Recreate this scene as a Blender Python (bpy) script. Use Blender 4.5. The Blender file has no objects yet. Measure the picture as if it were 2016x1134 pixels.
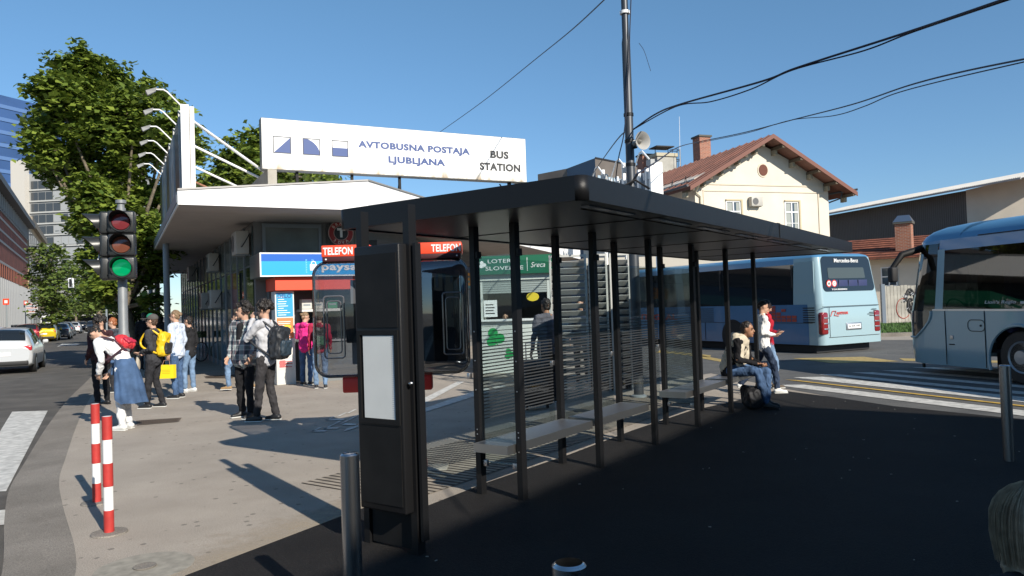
import bpy, math, random
from mathutils import Vector, Matrix, noise
R = math.radians
PI = math.pi
rnd = random.Random(7)
scene = bpy.context.scene
COL = scene.collection

# ------------------------------------------------------------------ camera
CAM_H = 1.62
FPX = 1459.3
_p, _r = R(1.312), R(-1.903)
FW = Vector((0, math.cos(_p), math.sin(_p)))
_u0 = Vector((0, -math.sin(_p), math.cos(_p)))
RT = Vector((1, 0, 0)) * math.cos(_r) + _u0 * math.sin(_r)
UP = Vector((1, 0, 0)) * -math.sin(_r) + _u0 * math.cos(_r)
cd = bpy.data.cameras.new('camera')
cam = bpy.data.objects.new('camera', cd)
COL.objects.link(cam)
cd.sensor_width = 36
cd.lens = FPX / 2016 * 36
cd.clip_start = 0.05
cd.clip_end = 6000
m = Matrix((RT, UP, -FW)).transposed().to_4x4()
m.translation = Vector((0, 0, CAM_H))
cam.matrix_world = m
scene.camera = cam

# ------------------------------------------------------------------ light
SUN_AZ, SUN_EL = R(144), R(31)          # azimuth clockwise from +Y
w = bpy.data.worlds.new('World')
scene.world = w
w.use_nodes = True
nt = w.node_tree
sky = nt.nodes.new('ShaderNodeTexSky')
sky.sky_type = 'NISHITA'
sky.sun_disc = False
sky.sun_elevation = SUN_EL
sky.sun_rotation = SUN_AZ
sky.air_density = 1.0
sky.dust_density = 0.0
sky.ozone_density = 4.0
bg = nt.nodes['Background']
bg.inputs[1].default_value = 0.10
wtc = nt.nodes.new('ShaderNodeTexCoord'); wsx = nt.nodes.new('ShaderNodeSeparateXYZ')
wr = nt.nodes.new('ShaderNodeValToRGB')
wr.color_ramp.elements[0].position = 0.0; wr.color_ramp.elements[0].color = (.56,.645,.78,1)
wr.color_ramp.elements[1].position = 0.45; wr.color_ramp.elements[1].color = (.80,.99,.96,1)
wm = nt.nodes.new('ShaderNodeMix'); wm.data_type = 'RGBA'; wm.blend_type = 'MULTIPLY'; wm.inputs[0].default_value = 1
nt.links.new(wtc.outputs['Generated'], wsx.inputs[0]); nt.links.new(wsx.outputs['Z'], wr.inputs[0])
nt.links.new(sky.outputs[0], wm.inputs[6]); nt.links.new(wr.outputs[0], wm.inputs[7]); nt.links.new(wm.outputs[2], bg.inputs[0])
sd = bpy.data.lights.new('sun', 'SUN')
sd.energy = 4.6
sd.angle = R(0.5)
sd.color = (1.0, 0.93, 0.82)
sun = bpy.data.objects.new('sun', sd)
COL.objects.link(sun)
sdir = Vector((math.sin(SUN_AZ) * math.cos(SUN_EL), math.cos(SUN_AZ) * math.cos(SUN_EL), math.sin(SUN_EL)))
sun.rotation_euler = (-sdir).to_track_quat('-Z', 'Y').to_euler()
scene.view_settings.view_transform = 'Standard'
scene.view_settings.look = 'None'
scene.view_settings.exposure = 0.55
scene.view_settings.gamma = 1
scene.cycles.max_bounces = 8
scene.cycles.transparent_max_bounces = 24
scene.cycles.use_denoising = True

# ------------------------------------------------------------------ helpers
def ray(u, v): return FW * FPX + RT * (u - 1008) - UP * (v - 567)
def gz(u, v, z=0.0):
    d = ray(u, v); t = (z - CAM_H) / d.z
    return Vector((d.x * t, d.y * t, z))
def at(u, v, dep):
    d = ray(u, v) * (dep / ray(u, v).y)
    return Vector((d.x, d.y, d.z + CAM_H))

MATS = {}
def mat(name, col, rough=0.6, metal=0.0, var=0.0, vscale=3.0, bump=0.0, bscale=40.0, spec=0.5, emit=None, coat=0.0, alpha=None, detail=4, col2=None):
    if name in MATS: return MATS[name]
    mt = bpy.data.materials.new(name)
    mt.use_nodes = True
    n = mt.node_tree.nodes; l = mt.node_tree.links
    b = n['Principled BSDF']
    b.inputs['Base Color'].default_value = (*col, 1)
    b.inputs['Roughness'].default_value = rough
    b.inputs['Metallic'].default_value = metal
    b.inputs['Specular IOR Level'].default_value = spec
    if coat: b.inputs['Coat Weight'].default_value = coat; b.inputs['Coat Roughness'].default_value = 0.05
    if emit:
        b.inputs['Emission Color'].default_value = (*emit[0], 1)
        b.inputs['Emission Strength'].default_value = emit[1]
    if var > 0 or col2:
        tc = n.new('ShaderNodeTexCoord')
        nz = n.new('ShaderNodeTexNoise'); nz.inputs['Scale'].default_value = vscale; nz.inputs['Detail'].default_value = detail
        l.new(tc.outputs['Object'], nz.inputs['Vector'])
        rp = n.new('ShaderNodeValToRGB')
        c2 = col2 if col2 else tuple(min(1, c * (1 + var)) for c in col)
        c1 = col if col2 else tuple(c * (1 - var) for c in col)
        rp.color_ramp.elements[0].position = 0.33; rp.color_ramp.elements[1].position = 0.67
        rp.color_ramp.elements[0].color = (*c1, 1); rp.color_ramp.elements[1].color = (*c2, 1)
        l.new(nz.outputs['Fac'], rp.inputs['Fac'])
        l.new(rp.outputs['Color'], b.inputs['Base Color'])
    if bump > 0:
        tc = n.new('ShaderNodeTexCoord')
        nb = n.new('ShaderNodeTexNoise'); nb.inputs['Scale'].default_value = bscale; nb.inputs['Detail'].default_value = 5
        bp = n.new('ShaderNodeBump'); bp.inputs['Strength'].default_value = bump; bp.inputs['Distance'].default_value = 0.02
        l.new(tc.outputs['Object'], nb.inputs['Vector']); l.new(nb.outputs['Fac'], bp.inputs['Height']); l.new(bp.outputs['Normal'], b.inputs['Normal'])
    MATS[name] = mt
    return mt

def glassmat(name, tint=(0.9, 0.93, 0.93), refl=0.12, rough=0.02, body=0.0, bodycol=(0.02, 0.02, 0.02)):
    mt = bpy.data.materials.new(name); mt.use_nodes = True
    n = mt.node_tree.nodes; l = mt.node_tree.links
    for x in list(n):
        if x.type != 'OUTPUT_MATERIAL': n.remove(x)
    out = n['Material Output']
    tr = n.new('ShaderNodeBsdfTransparent'); tr.inputs[0].default_value = (*tint, 1)
    gl = n.new('ShaderNodeBsdfGlossy'); gl.inputs['Roughness'].default_value = rough
    fr = n.new('ShaderNodeLayerWeight'); fr.inputs[0].default_value = .5
    pw = n.new('ShaderNodeMath'); pw.operation = 'POWER'; pw.inputs[1].default_value = 4.5; l.new(fr.outputs['Facing'], pw.inputs[0])
    ad = n.new('ShaderNodeMath'); ad.operation = 'MULTIPLY_ADD'; ad.inputs[1].default_value = .75; ad.inputs[2].default_value = refl; ad.use_clamp = True
    l.new(pw.outputs[0], ad.inputs[0])
    mx = n.new('ShaderNodeMixShader')
    l.new(ad.outputs[0], mx.inputs[0])
    src = tr.outputs[0]
    if body > 0:
        df = n.new('ShaderNodeBsdfDiffuse'); df.inputs[0].default_value = (*bodycol, 1)
        m2 = n.new('ShaderNodeMixShader'); m2.inputs[0].default_value = body
        l.new(tr.outputs[0], m2.inputs[1]); l.new(df.outputs[0], m2.inputs[2]); src = m2.outputs[0]
    l.new(src, mx.inputs[1]); l.new(gl.outputs[0], mx.inputs[2]); l.new(mx.outputs[0], out.inputs[0])
    MATS[name] = mt
    return mt

class MB:
    def __init__(s): s.v = []; s.f = []; s.mi = []; s.sm = []
    def add(s, vs, fs, mi=0, smooth=False, M=None):
        b = len(s.v)
        for p in vs:
            p = Vector(p)
            if M is not None: p = M @ p
            s.v.append(p)
        for f in fs: s.f.append([b + i for i in f]); s.mi.append(mi); s.sm.append(smooth)
        return s
    def box(s, x0, y0, z0, x1, y1, z1, mi=0, M=None):
        vs = [(x0,y0,z0),(x1,y0,z0),(x1,y1,z0),(x0,y1,z0),(x0,y0,z1),(x1,y0,z1),(x1,y1,z1),(x0,y1,z1)]
        return s.add(vs, [(0,3,2,1),(4,5,6,7),(0,1,5,4),(1,2,6,5),(2,3,7,6),(3,0,4,7)], mi, False, M)
    def cbox(s, c, d, mi=0, M=None):
        return s.box(c[0]-d[0]/2, c[1]-d[1]/2, c[2]-d[2]/2, c[0]+d[0]/2, c[1]+d[1]/2, c[2]+d[2]/2, mi, M)
    def rbox(s, c, d, r, mi=0, M=None, seg=3):
        # box with rounded vertical edges and chamfered rims
        hx, hy, hz = d[0]/2, d[1]/2, d[2]/2
        r = min(r, hx*.99, hy*.99, hz*.99)
        out = []
        for (sx, sy, a0) in ((1,1,0),(-1,1,90),(-1,-1,180),(1,-1,270)):
            for k in range(seg+1):
                a = R(a0 + 90*k/seg); out.append((sx*(hx-r), sy*(hy-r), math.cos(a), math.sin(a)))
        rings = []
        for k in range(seg+1):
            a = R(-90 + 90*k/seg); rings.append((-hz + r + r*math.sin(a), r*math.cos(a)))
        for k in range(seg+1):
            a = R(90*k/seg); rings.append((hz - r + r*math.sin(a), r*math.cos(a)))
        n = len(out); vs = []
        for z, rr in rings:
            for (bx, by, cx, cy) in out: vs.append((c[0]+bx+cx*rr, c[1]+by+cy*rr, c[2]+z))
        fs = []
        for i in range(len(rings)-1):
            for j in range(n):
                k = (j+1) % n; fs.append((i*n+j, i*n+k, (i+1)*n+k, (i+1)*n+j))
        fs.append(tuple(reversed(range(n)))); fs.append(tuple((len(rings)-1)*n + j for j in range(n)))
        return s.add(vs, fs, mi, True, M)
    def prism(s, poly, z0, z1, mi=0, M=None):
        n = len(poly)
        vs = [(p[0], p[1], z0) for p in poly] + [(p[0], p[1], z1) for p in poly]
        fs = [tuple(reversed(range(n))), tuple(range(n, 2*n))] + [(i, (i+1) % n, n+(i+1) % n, n+i) for i in range(n)]
        return s.add(vs, fs, mi, False, M)
    def poly(s, pts, mi=0, M=None): return s.add(pts, [tuple(range(len(pts)))], mi, False, M)
    def tube(s, path, rad, seg=8, mi=0, M=None, caps=True):
        path = [Vector(p) for p in path]
        n = len(path)
        if not isinstance(rad, (list, tuple)): rad = [rad]*n
        vs = []; prev = None
        for i, p in enumerate(path):
            t = (path[min(i+1, n-1)] - path[max(i-1, 0)]).normalized()
            if prev is None:
                a = Vector((0,0,1)) if abs(t.z) < .9 else Vector((1,0,0))
                prev = t.cross(a).normalized()
            prev = (prev - t*prev.dot(t)).normalized()
            q = t.cross(prev)
            for k in range(seg):
                an = 2*PI*k/seg
                vs.append(p + (prev*math.cos(an) + q*math.sin(an))*rad[i])
        fs = []
        for i in range(n-1):
            for k in range(seg):
                j = (k+1) % seg; fs.append((i*seg+k, i*seg+j, (i+1)*seg+j, (i+1)*seg+k))
        if caps: fs.append(tuple(reversed(range(seg)))); fs.append(tuple((n-1)*seg+k for k in range(seg)))
        return s.add(vs, fs, mi, True, M)
    def lathe(s, prof, seg=20, mi=0, M=None, c=(0,0,0)):
        vs = []
        for r, z in prof:
            for k in range(seg):
                a = 2*PI*k/seg; vs.append((c[0]+r*math.cos(a), c[1]+r*math.sin(a), c[2]+z))
        fs = []
        for i in range(len(prof)-1):
            for k in range(seg):
                j = (k+1) % seg; fs.append((i*seg+k, i*seg+j, (i+1)*seg+j, (i+1)*seg+k))
        fs.append(tuple(reversed(range(seg)))); fs.append(tuple((len(prof)-1)*seg+k for k in range(seg)))
        return s.add(vs, fs, mi, True, M)
    def ell(s, c, r, seg=12, rings=8, mi=0, M=None, rot=None):
        if not isinstance(r, (list, tuple)): r = (r, r, r)
        vs = []
        c = Vector(c)
        for i in range(1, rings):
            a = PI*i/rings
            for k in range(seg):
                b = 2*PI*k/seg
                q = Vector((r[0]*math.sin(a)*math.cos(b), r[1]*math.sin(a)*math.sin(b), r[2]*math.cos(a)))
                if rot is not None: q = rot @ q
                vs.append(c+q)
        t = Vector((0,0,r[2])); bt = Vector((0,0,-r[2]))
        if rot is not None: t = rot @ t; bt = rot @ bt
        vs += [c+t, c+bt]; T = len(vs)-2; Bm = len(vs)-1
        fs = []
        for k in range(seg):
            j = (k+1) % seg
            fs.append((T, k, j)); fs.append((Bm, (rings-2)*seg+j, (rings-2)*seg+k))
            for i in range(rings-2): fs.append((i*seg+k, (i+1)*seg+k, (i+1)*seg+j, i*seg+j))
        return s.add(vs, fs, mi, True, M)
    def cap(s, p0, p1, r0, r1, side=None, fx=1.0, n=6, seg=12):
        # tapered capsule with elliptical section; fx widens it along 'side'
        p0 = Vector(p0); p1 = Vector(p1); t = (p1-p0)
        L = t.length
        t = t.normalized() if L > 1e-6 else Vector((0,0,1))
        sd_ = Vector(side) if side is not None else (Vector((1,0,0)) if abs(t.x) < .9 else Vector((0,1,0)))
        sd_ = (sd_ - t*sd_.dot(t)).normalized(); q = t.cross(sd_)
        st = []
        for k in range(4): a = R(-90+90*k/4); st.append((math.sin(a)*r0, max(.02, math.cos(a))*r0))
        for k in range(n+1): u = k/n; st.append((L*u, r0+(r1-r0)*u))
        for k in range(1, 5): a = R(90*k/4); st.append((L+math.sin(a)*r1, max(.02, math.cos(a))*r1))
        vs = []
        for (d, r) in st:
            for k in range(seg):
                a = 2*PI*k/seg; vs.append(p0 + t*d + sd_*(math.cos(a)*r*fx) + q*(math.sin(a)*r))
        fs = []
        for i in range(len(st)-1):
            for k in range(seg):
                j = (k+1) % seg; fs.append((i*seg+k, i*seg+j, (i+1)*seg+j, (i+1)*seg+k))
        fs.append(tuple(reversed(range(seg)))); fs.append(tuple((len(st)-1)*seg+k for k in range(seg)))
        return s.add(vs, fs, 0, True)
    def mesh(s, name, mats):
        me = bpy.data.meshes.new(name)
        me.from_pydata([tuple(p) for p in s.v], [], s.f)
        if not isinstance(mats, (list, tuple)): mats = [mats]
        for x in mats: me.materials.append(x)
        me.polygons.foreach_set('material_index', s.mi)
        me.polygons.foreach_set('use_smooth', s.sm)
        me.update()
        if any(s.sm): me.set_sharp_from_angle(angle=R(38))
        return me

def link(name, me, parent=None):
    o = bpy.data.objects.new(name, me); COL.objects.link(o)
    if parent is not None: o.parent = parent
    return o
def part(name, mb, mats, parent=None, label=None):
    o = link(name, mb.mesh(name, mats), parent)
    if label: o['label'] = label
    return o
def tag(o, label, cat, group=None):
    o['label'] = label; o['category'] = cat
    if group: o['group'] = group
    return o
def thing(name, label, cat, loc=(0,0,0), rz=0.0, group=None):
    o = bpy.data.objects.new(name, None); COL.objects.link(o)
    o.location = loc; o.rotation_euler = (0,0,rz); o.empty_display_size = .2
    return tag(o, label, cat, group)
def struct(name, mb, mats):
    o = part(name, mb, mats); o['kind'] = 'structure'; return o
def frame(o): return Matrix.Translation(o.location) @ o.rotation_euler.to_matrix().to_4x4()
def copy_tree(o, parent=None):
    c = o.copy(); COL.objects.link(c)
    if parent is not None: c.parent = parent
    for ch in list(o.children): copy_tree(ch, c)
    return c
TS = bpy.data.scenes.new('workbench')
def text(s_, size, M, mt, parent, name='lettering', align='LEFT', bold=0.0, ext=0.004, xs=1.0, spacing=1.0, shear=0):
    cu = bpy.data.curves.new('t', 'FONT'); cu.body = s_; cu.size = size; cu.extrude = ext
    cu.align_x = align; cu.offset = bold; cu.space_character = spacing; cu.resolution_u = 3; cu.shear = shear
    o = bpy.data.objects.new('t', cu); TS.collection.objects.link(o)
    TS.view_layers[0].update(); dg = TS.view_layers[0].depsgraph; dg.update()
    me = bpy.data.meshes.new_from_object(o.evaluated_get(dg))
    bpy.data.objects.remove(o)
    me.transform(M @ Matrix.Diagonal((xs, 1, 1, 1)))
    me.materials.clear(); me.materials.append(mt)
    return link(name, me, parent)
def TM(x, y, z, rx=90, ry=0, rz=0):
    return Matrix.Translation((x,y,z)) @ Matrix.Rotation(R(rz),4,'Z') @ Matrix.Rotation(R(ry),4,'Y') @ Matrix.Rotation(R(rx),4,'X')
def fuse(mb, voxel=0.01, mt=None, name='m', wr=0.0, wscale=9.0, dec=0.35, sm=3):
    me = mb.mesh('tmp', mt)
    o = bpy.data.objects.new('tmp', me); TS.collection.objects.link(o)
    r = o.modifiers.new('r', 'REMESH'); r.mode = 'VOXEL'; r.voxel_size = voxel; r.use_smooth_shade = True
    s_ = o.modifiers.new('s', 'SMOOTH'); s_.iterations = sm; s_.factor = .5
    TS.view_layers[0].update(); dg = TS.view_layers[0].depsgraph; dg.update()
    out = bpy.data.meshes.new_from_object(o.evaluated_get(dg)); out.name = name
    bpy.data.objects.remove(o)
    if wr > 0:
        nrm_ = [v.normal.copy() for v in out.vertices]; cos_ = []
        for v, nv in zip(out.vertices, nrm_):
            p = v.co
            a = noise.noise(Vector((p.x*wscale, p.y*wscale, p.z*wscale*.9)))
            b = abs(noise.noise(Vector((p.x*wscale*2.1+5, p.y*wscale*2.1, p.z*wscale*1.2))))
            q_ = p + nv*(wr*(a*1.2 - b*1.3)); cos_.extend(q_)
        out.vertices.foreach_set('co', cos_); out.update()
    out.materials.clear()
    for x in (mt if isinstance(mt, (list, tuple)) else [mt]): out.materials.append(x)
    for p_ in out.polygons: p_.use_smooth = True
    return out

# ------------------------------------------------------------------ materials
def asphalt(name, c1, c2, speck, bump=.35, patch=1.2, spots=0.0):
    mt = bpy.data.materials.new(name); mt.use_nodes = True
    n = mt.node_tree.nodes; l = mt.node_tree.links; b = n['Principled BSDF']
    tc = n.new('ShaderNodeTexCoord')
    a = n.new('ShaderNodeTexNoise'); a.inputs['Scale'].default_value = patch; a.inputs['Detail'].default_value = 8; a.inputs['Roughness'].default_value = .65
    f = n.new('ShaderNodeTexNoise'); f.inputs['Scale'].default_value = 110; f.inputs['Detail'].default_value = 3
    l.new(tc.outputs['Object'], a.inputs[0]); l.new(tc.outputs['Object'], f.inputs[0])
    r1 = n.new('ShaderNodeValToRGB'); r1.color_ramp.elements[0].position = .35; r1.color_ramp.elements[1].position = .68
    r1.color_ramp.elements[0].color = (*c1, 1); r1.color_ramp.elements[1].color = (*c2, 1)
    l.new(a.outputs[0], r1.inputs[0])
    r2 = n.new('ShaderNodeValToRGB'); r2.color_ramp.elements[0].position = .35; r2.color_ramp.elements[1].position = .66
    r2.color_ramp.elements[0].color = (1-speck,)*3 + (1,); r2.color_ramp.elements[1].color = (1+speck*.8,)*3 + (1,)
    l.new(f.outputs[0], r2.inputs[0])
    mx = n.new('ShaderNodeMix'); mx.data_type = 'RGBA'; mx.blend_type = 'MULTIPLY'; mx.inputs[0].default_value = 1
    l.new(r1.outputs[0], mx.inputs[6]); l.new(r2.outputs[0], mx.inputs[7])
    last = mx.outputs[2]
    if spots > 0:      # chewing-gum spots and small pits on trodden paving
        vo = n.new('ShaderNodeTexVoronoi'); vo.inputs['Scale'].default_value = 5.5
        l.new(tc.outputs['Object'], vo.inputs[0])
        r3 = n.new('ShaderNodeValToRGB'); r3.color_ramp.elements[0].position = .10; r3.color_ramp.elements[1].position = .14
        r3.color_ramp.elements[0].color = (1-spots,)*3 + (1,); r3.color_ramp.elements[1].color = (1,1,1,1)
        l.new(vo.outputs['Distance'], r3.inputs[0])
        m3 = n.new('ShaderNodeMix'); m3.data_type = 'RGBA'; m3.blend_type = 'MULTIPLY'; m3.inputs[0].default_value = 1
        l.new(last, m3.inputs[6]); l.new(r3.outputs[0], m3.inputs[7]); last = m3.outputs[2]
    l.new(last, b.inputs['Base Color'])
    b.inputs['Roughness'].default_value = .85
    b.inputs['Specular IOR Level'].default_value = .3
    bp = n.new('ShaderNodeBump'); bp.inputs['Strength'].default_value = bump; bp.inputs['Distance'].default_value = .012
    l.new(f.outputs[0], bp.inputs['Height']); l.new(bp.outputs[0], b.inputs['Normal'])
    MATS[name] = mt
    return mt
M_side = asphalt('sidewalk_asphalt', (.300,.262,.220), (.372,.327,.276), .24, spots=.45)
M_road = asphalt('road_asphalt', (.075,.07,.064), (.125,.116,.105), .3)
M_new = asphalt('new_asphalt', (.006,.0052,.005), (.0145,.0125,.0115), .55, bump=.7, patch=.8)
M_ground = asphalt('yard_asphalt', (.10,.095,.088), (.16,.15,.14), .25)
M_kerb = asphalt('kerb_stone', (.17,.152,.13), (.25,.225,.195), .3)
M_conc = asphalt('concrete', (.28,.26,.22), (.40,.37,.32), .2)
M_blk = mat('anthracite_metal', (.010,.010,.0108), .42, .15, spec=.35, bump=.12, bscale=900)
M_blk2 = mat('anthracite_panel', (.008,.0078,.0078), .6, .0, spec=.25, var=.25, vscale=5, bump=.08, bscale=500)
M_steel = mat('brushed_steel', (.46,.46,.47), .27, 1.0, bump=.03, bscale=300)
M_steel2 = mat('satin_steel', (.55,.55,.56), .38, 1.0)
M_grey = mat('grey_paint', (.22,.25,.27), .45)
M_white = mat('white_paint', (.80,.79,.77), .5, var=.04, vscale=1.5)
M_whiteP = mat('white_plastic', (.78,.78,.78), .35)
M_line = mat('road_marking_white', (.50,.49,.46), .75, var=.25, vscale=9, col2=None, bump=.3, bscale=90)
M_yline = mat('road_marking_yellow', (.50,.32,.06), .75, var=.25, vscale=9)
M_red = mat('red_paint', (.55,.045,.03), .4)
M_sred = mat('sign_red', (.78,.07,.025), .45)
M_black = mat('black_rubber', (.012,.012,.013), .6)
M_dark = mat('dark_interior', (.012,.012,.014), .7)
M_bark = mat('bark', (.16,.13,.09), .9, var=.4, vscale=7, bump=.8, bscale=18)
M_glass = glassmat('clear_glass', (.86,.90,.90), .05)
M_tint = glassmat('tinted_glass', (.30,.33,.34), .08)
M_dglass = mat('dark_window', (.012,.015,.018), .04, spec=.9)
M_wglass = mat('window_glass', (.05,.065,.08), .06, spec=.9)

# ------------------------------------------------------------------ ground
g = MB(); g.poly([(-2500,-2500,-.13),(2500,-2500,-.13),(2500,2500,-.13),(-2500,2500,-.13)]); struct('ground', g, M_ground)
kin = [(-2.2,-60),(-2.2,-4),(-2.25,2.0),(-2.45,3.6),(-2.70,4.45),(-3.08,5.17),(-3.93,6.43),(-4.65,7.55),(-5.33,8.79),(-7.0,11.9),(-8.9,15.6),(-10.6,19.1),(-12.5,23.0),(-30.3,56),(-137,255)]
def smooth2(path, n=5):
    out = []
    P_ = [Vector(p) for p in path]
    for i in range(len(P_)-1):
        p0 = P_[max(i-1,0)]; p1 = P_[i]; p2 = P_[i+1]; p3 = P_[min(i+2,len(P_)-1)]
        for k in range(n):
            t = k/n; q = .5*((2*p1)+(p2-p0)*t+(2*p0-5*p1+4*p2-p3)*t*t+(3*p1-p0-3*p2+p3)*t**3); out.append((q.x,q.y))
    return out+[tuple(P_[-1])]
kin = kin[:2]+smooth2(kin[2:12])+kin[12:]
def off(path, d):
    out = []
    for i, p in enumerate(path):
        a = Vector(path[max(i-1,0)]); b = Vector(path[min(i+1,len(path)-1)])
        t = (b-a).normalized(); nrm = Vector((-t.y, t.x)); out.append((p[0]+nrm.x*d, p[1]+nrm.y*d))
    return out
kout = off(kin, .42)
g = MB(); g.poly([(-260,-60,-.10)] + [(p[0],p[1],-.10) for p in off(kin, .2)] + [(-330,255,-.10)])
struct('road', g, M_road)
g = MB(); poly = kin + [(60,255),(120,60),(120,-60)]; g.prism(poly, -.12, 0); struct('sidewalk', g, M_side)
g = MB()
for i in range(len(kin)-1):
    a, b, c, d = kin[i], kin[i+1], kout[i+1], kout[i]
    g.add([(*a,-.004),(*b,-.004),(*c,-.03),(*d,-.03),(*d,-.125),(*c,-.125)], [(0,1,2,3),(3,2,5,4)])
struct('kerb', g, M_kerb)

SH_N = Vector((.492, 4.839)); SH_Y = R(55.04)
SA = Vector((math.cos(SH_Y), math.sin(SH_Y))); SB = Vector((-math.sin(SH_Y), math.cos(SH_Y)))
def S2(s, d): p = SH_N + SA*s + SB*d; return (p.x, p.y)

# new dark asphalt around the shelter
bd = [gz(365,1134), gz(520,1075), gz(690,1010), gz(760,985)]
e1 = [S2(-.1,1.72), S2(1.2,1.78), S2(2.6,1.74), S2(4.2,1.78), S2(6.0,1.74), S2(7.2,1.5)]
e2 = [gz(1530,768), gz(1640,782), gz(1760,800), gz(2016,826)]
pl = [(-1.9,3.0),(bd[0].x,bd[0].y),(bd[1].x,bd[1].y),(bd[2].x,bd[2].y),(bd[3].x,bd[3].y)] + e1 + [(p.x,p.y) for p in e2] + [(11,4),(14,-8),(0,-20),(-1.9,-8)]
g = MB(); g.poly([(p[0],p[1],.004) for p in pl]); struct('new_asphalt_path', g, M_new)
# ribbed concrete strip behind the shelter
mt = mat('ribbed_concrete', (.30,.26,.21), .9, var=.25, vscale=4, bump=.2)
n = mt.node_tree.nodes; l = mt.node_tree.links
tc = n.new('ShaderNodeTexCoord'); wv = n.new('ShaderNodeTexWave'); wv.bands_direction = 'X'; wv.inputs['Scale'].default_value = 3.6; wv.inputs['Distortion'].default_value = .25
l.new(tc.outputs['Object'], wv.inputs[0])
rp = n.new('ShaderNodeValToRGB'); rp.color_ramp.elements[0].position = .25; rp.color_ramp.elements[1].position = .45
rp.color_ramp.elements[0].color = (.12,.10,.085,1); rp.color_ramp.elements[1].color = (1,1,1,1)
l.new(wv.outputs['Fac'], rp.inputs[0])
base = n['Principled BSDF'].inputs['Base Color'].links[0].from_socket
mx = n.new('ShaderNodeMix'); mx.data_type = 'RGBA'; mx.blend_type = 'MULTIPLY'; mx.inputs[0].default_value = 1
l.new(base, mx.inputs[6]); l.new(rp.outputs[0], mx.inputs[7]); l.new(mx.outputs[2], n['Principled BSDF'].inputs['Base Color'])
strip = MB()
strip.poly([(.35,1.98,.006),(7.4,1.98,.006),(7.4,3.35,.006),(.35,3.35,.006)])
o = struct('tactile_paving', strip, mt); o.location = (SH_N.x, SH_N.y, 0); o.rotation_euler = (0,0,SH_Y)
def paint(name, quads, mt_, z=.009, label=None):
    g = MB()
    for q in quads: g.poly([(p[0],p[1],z) for p in q])
    o = struct(name, g, mt_); return o
def G(*uv, z=0.0): return [gz(u, v, z) for u, v in uv]
paint('lane_marking', [G((832,806),(838,812),(968,770),(958,762)), G((965,762),(985,757),(1000,762),(980,768)),
      G((830,787),(900,752),(915,752),(838,794))] +
      [G((u,v),(u+6,v-1),(u+22,v-9),(u+15,v-8)) for u, v in ((612,851),(636,846),(652,838),(668,836),(684,828),(640,829),(662,822),(682,815))] +
      [G((612,851),(640,851),(646,848),(616,848)), G((636,846),(664,845),(668,842),(640,843)), G((672,838),(700,838),(702,835),(680,834)), G((640,829),(676,828),(680,825),(644,826)), G((676,851),(704,842),(706,838),(682,845))], M_line)
# zebra crossing on the street
paint('zebra_crossing', [G((24,811),(94,809),(12,968),(-75,972),z=-.10), G((-60,1012),(72,998),(57,1028),(-40,1040),z=-.10),
      G((70,880),(132,879),(136,882),(112,930),(88,935),z=-.10)][:2], M_line, -.094)
mpatch = asphalt('road_patch', (.19,.18,.165), (.25,.235,.215), .3)
paint('road_patch', [G((108,881),(136,879),(120,928),(88,935),z=-.10)], mpatch, -.095)
paint('lane_line', [G((78,679),(88,672),(162,645),(150,650),z=-.1), G((62,690),(70,685),(88,675),(80,682),z=-.1),
      G((112,683),(122,677),(158,677),(150,680),(125,680),z=-.1), G((165,655),(170,648),(178,648),(172,655),z=-.1), G((150,652),(160,652),(180,645),(172,644),z=-.1)], M_line, -.093)
# bus bay: zebra and yellow lines
rd = asphalt('bus_bay_asphalt', (.085,.085,.085), (.13,.128,.122), .28)
g = MB(); g.poly([(p.x,p.y,.003) for p in G((1528,762),(1640,782),(1760,800),(2016,828))] + [(30,-4,.003),(45,30,.003)] + [(p.x,p.y,.003) for p in G((1900,668),(1500,672),(1200,676),(1180,700),(1240,760),(1400,735))]); struct('bus_bay_road', g, rd)
P0 = gz(1544,747); P1 = gz(2016,800); ed = (P1-P0).normalized(); en = Vector((ed.y*-1, ed.x, 0))
if en.dot(Vector((0,1,0))) < 0: en = -en
def stripe(u, v, wd, L=9.0, cut=.25):
    a = gz(u, v); b = a + ed*L
    return [a, b, b+en*wd, a+en*wd+ed*cut]
paint('bus_zebra_crossing', [stripe(1526,759,.42), stripe(1562,744,.50), stripe(1612,738,.30), stripe(1676,734,.30), stripe(1735,730,.3), stripe(1796,724,.3), stripe(1850,719,.3)], M_line, .010)
paint('bus_yellow_line', [stripe(1544,748.5,.10)], M_yline, .014)
paint('bus_yellow_marking', [G((1560,706),(1700,703),(1770,712),(1640,716)), G((1380,700),(1440,712),(1436,716),(1370,704)), G((1300,690),(1400,700),(1398,704),(1290,694)), G((1770,706),(2016,712),(2016,716),(1780,711))], mat('worn_yellow', (.34,.25,.09), .8, var=.3, vscale=14), .010)
# far pavement, grass strip and kerb by the barn
g = MB()
kk = [gz(1180,672), gz(1500,668), gz(1740,663), gz(1900,659), gz(2100,654)]
for i in range(len(kk)-1):
    a, b = kk[i], kk[i+1]; nn = Vector((0,.35,0))
    g.add([(a.x,a.y,.0),(b.x,b.y,.0),(b.x,b.y,.13),(a.x,a.y,.13),(b.x,b.y+.3,.13),(a.x,a.y+.3,.13)], [(0,1,2,3),(3,2,4,5)])
struct('far_kerb', g, M_kerb)
ka, kb, kc, kd = kk[2], kk[4], kk[4]+Vector((1,9,0)), kk[2]+Vector((1,9,0))
mgr = mat('lawn', (.035,.075,.015), .9, var=.35, vscale=2, bump=.5, bscale=60)
g = MB(); g.poly([(ka.x-6,ka.y+.3,.12),(kb.x+20,kb.y+.3,.12),(kc.x+20,kc.y,.12),(kd.x-6,kd.y,.12)]); struct('lawn', g, mgr)
rg = random.Random(3); g = MB()
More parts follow.
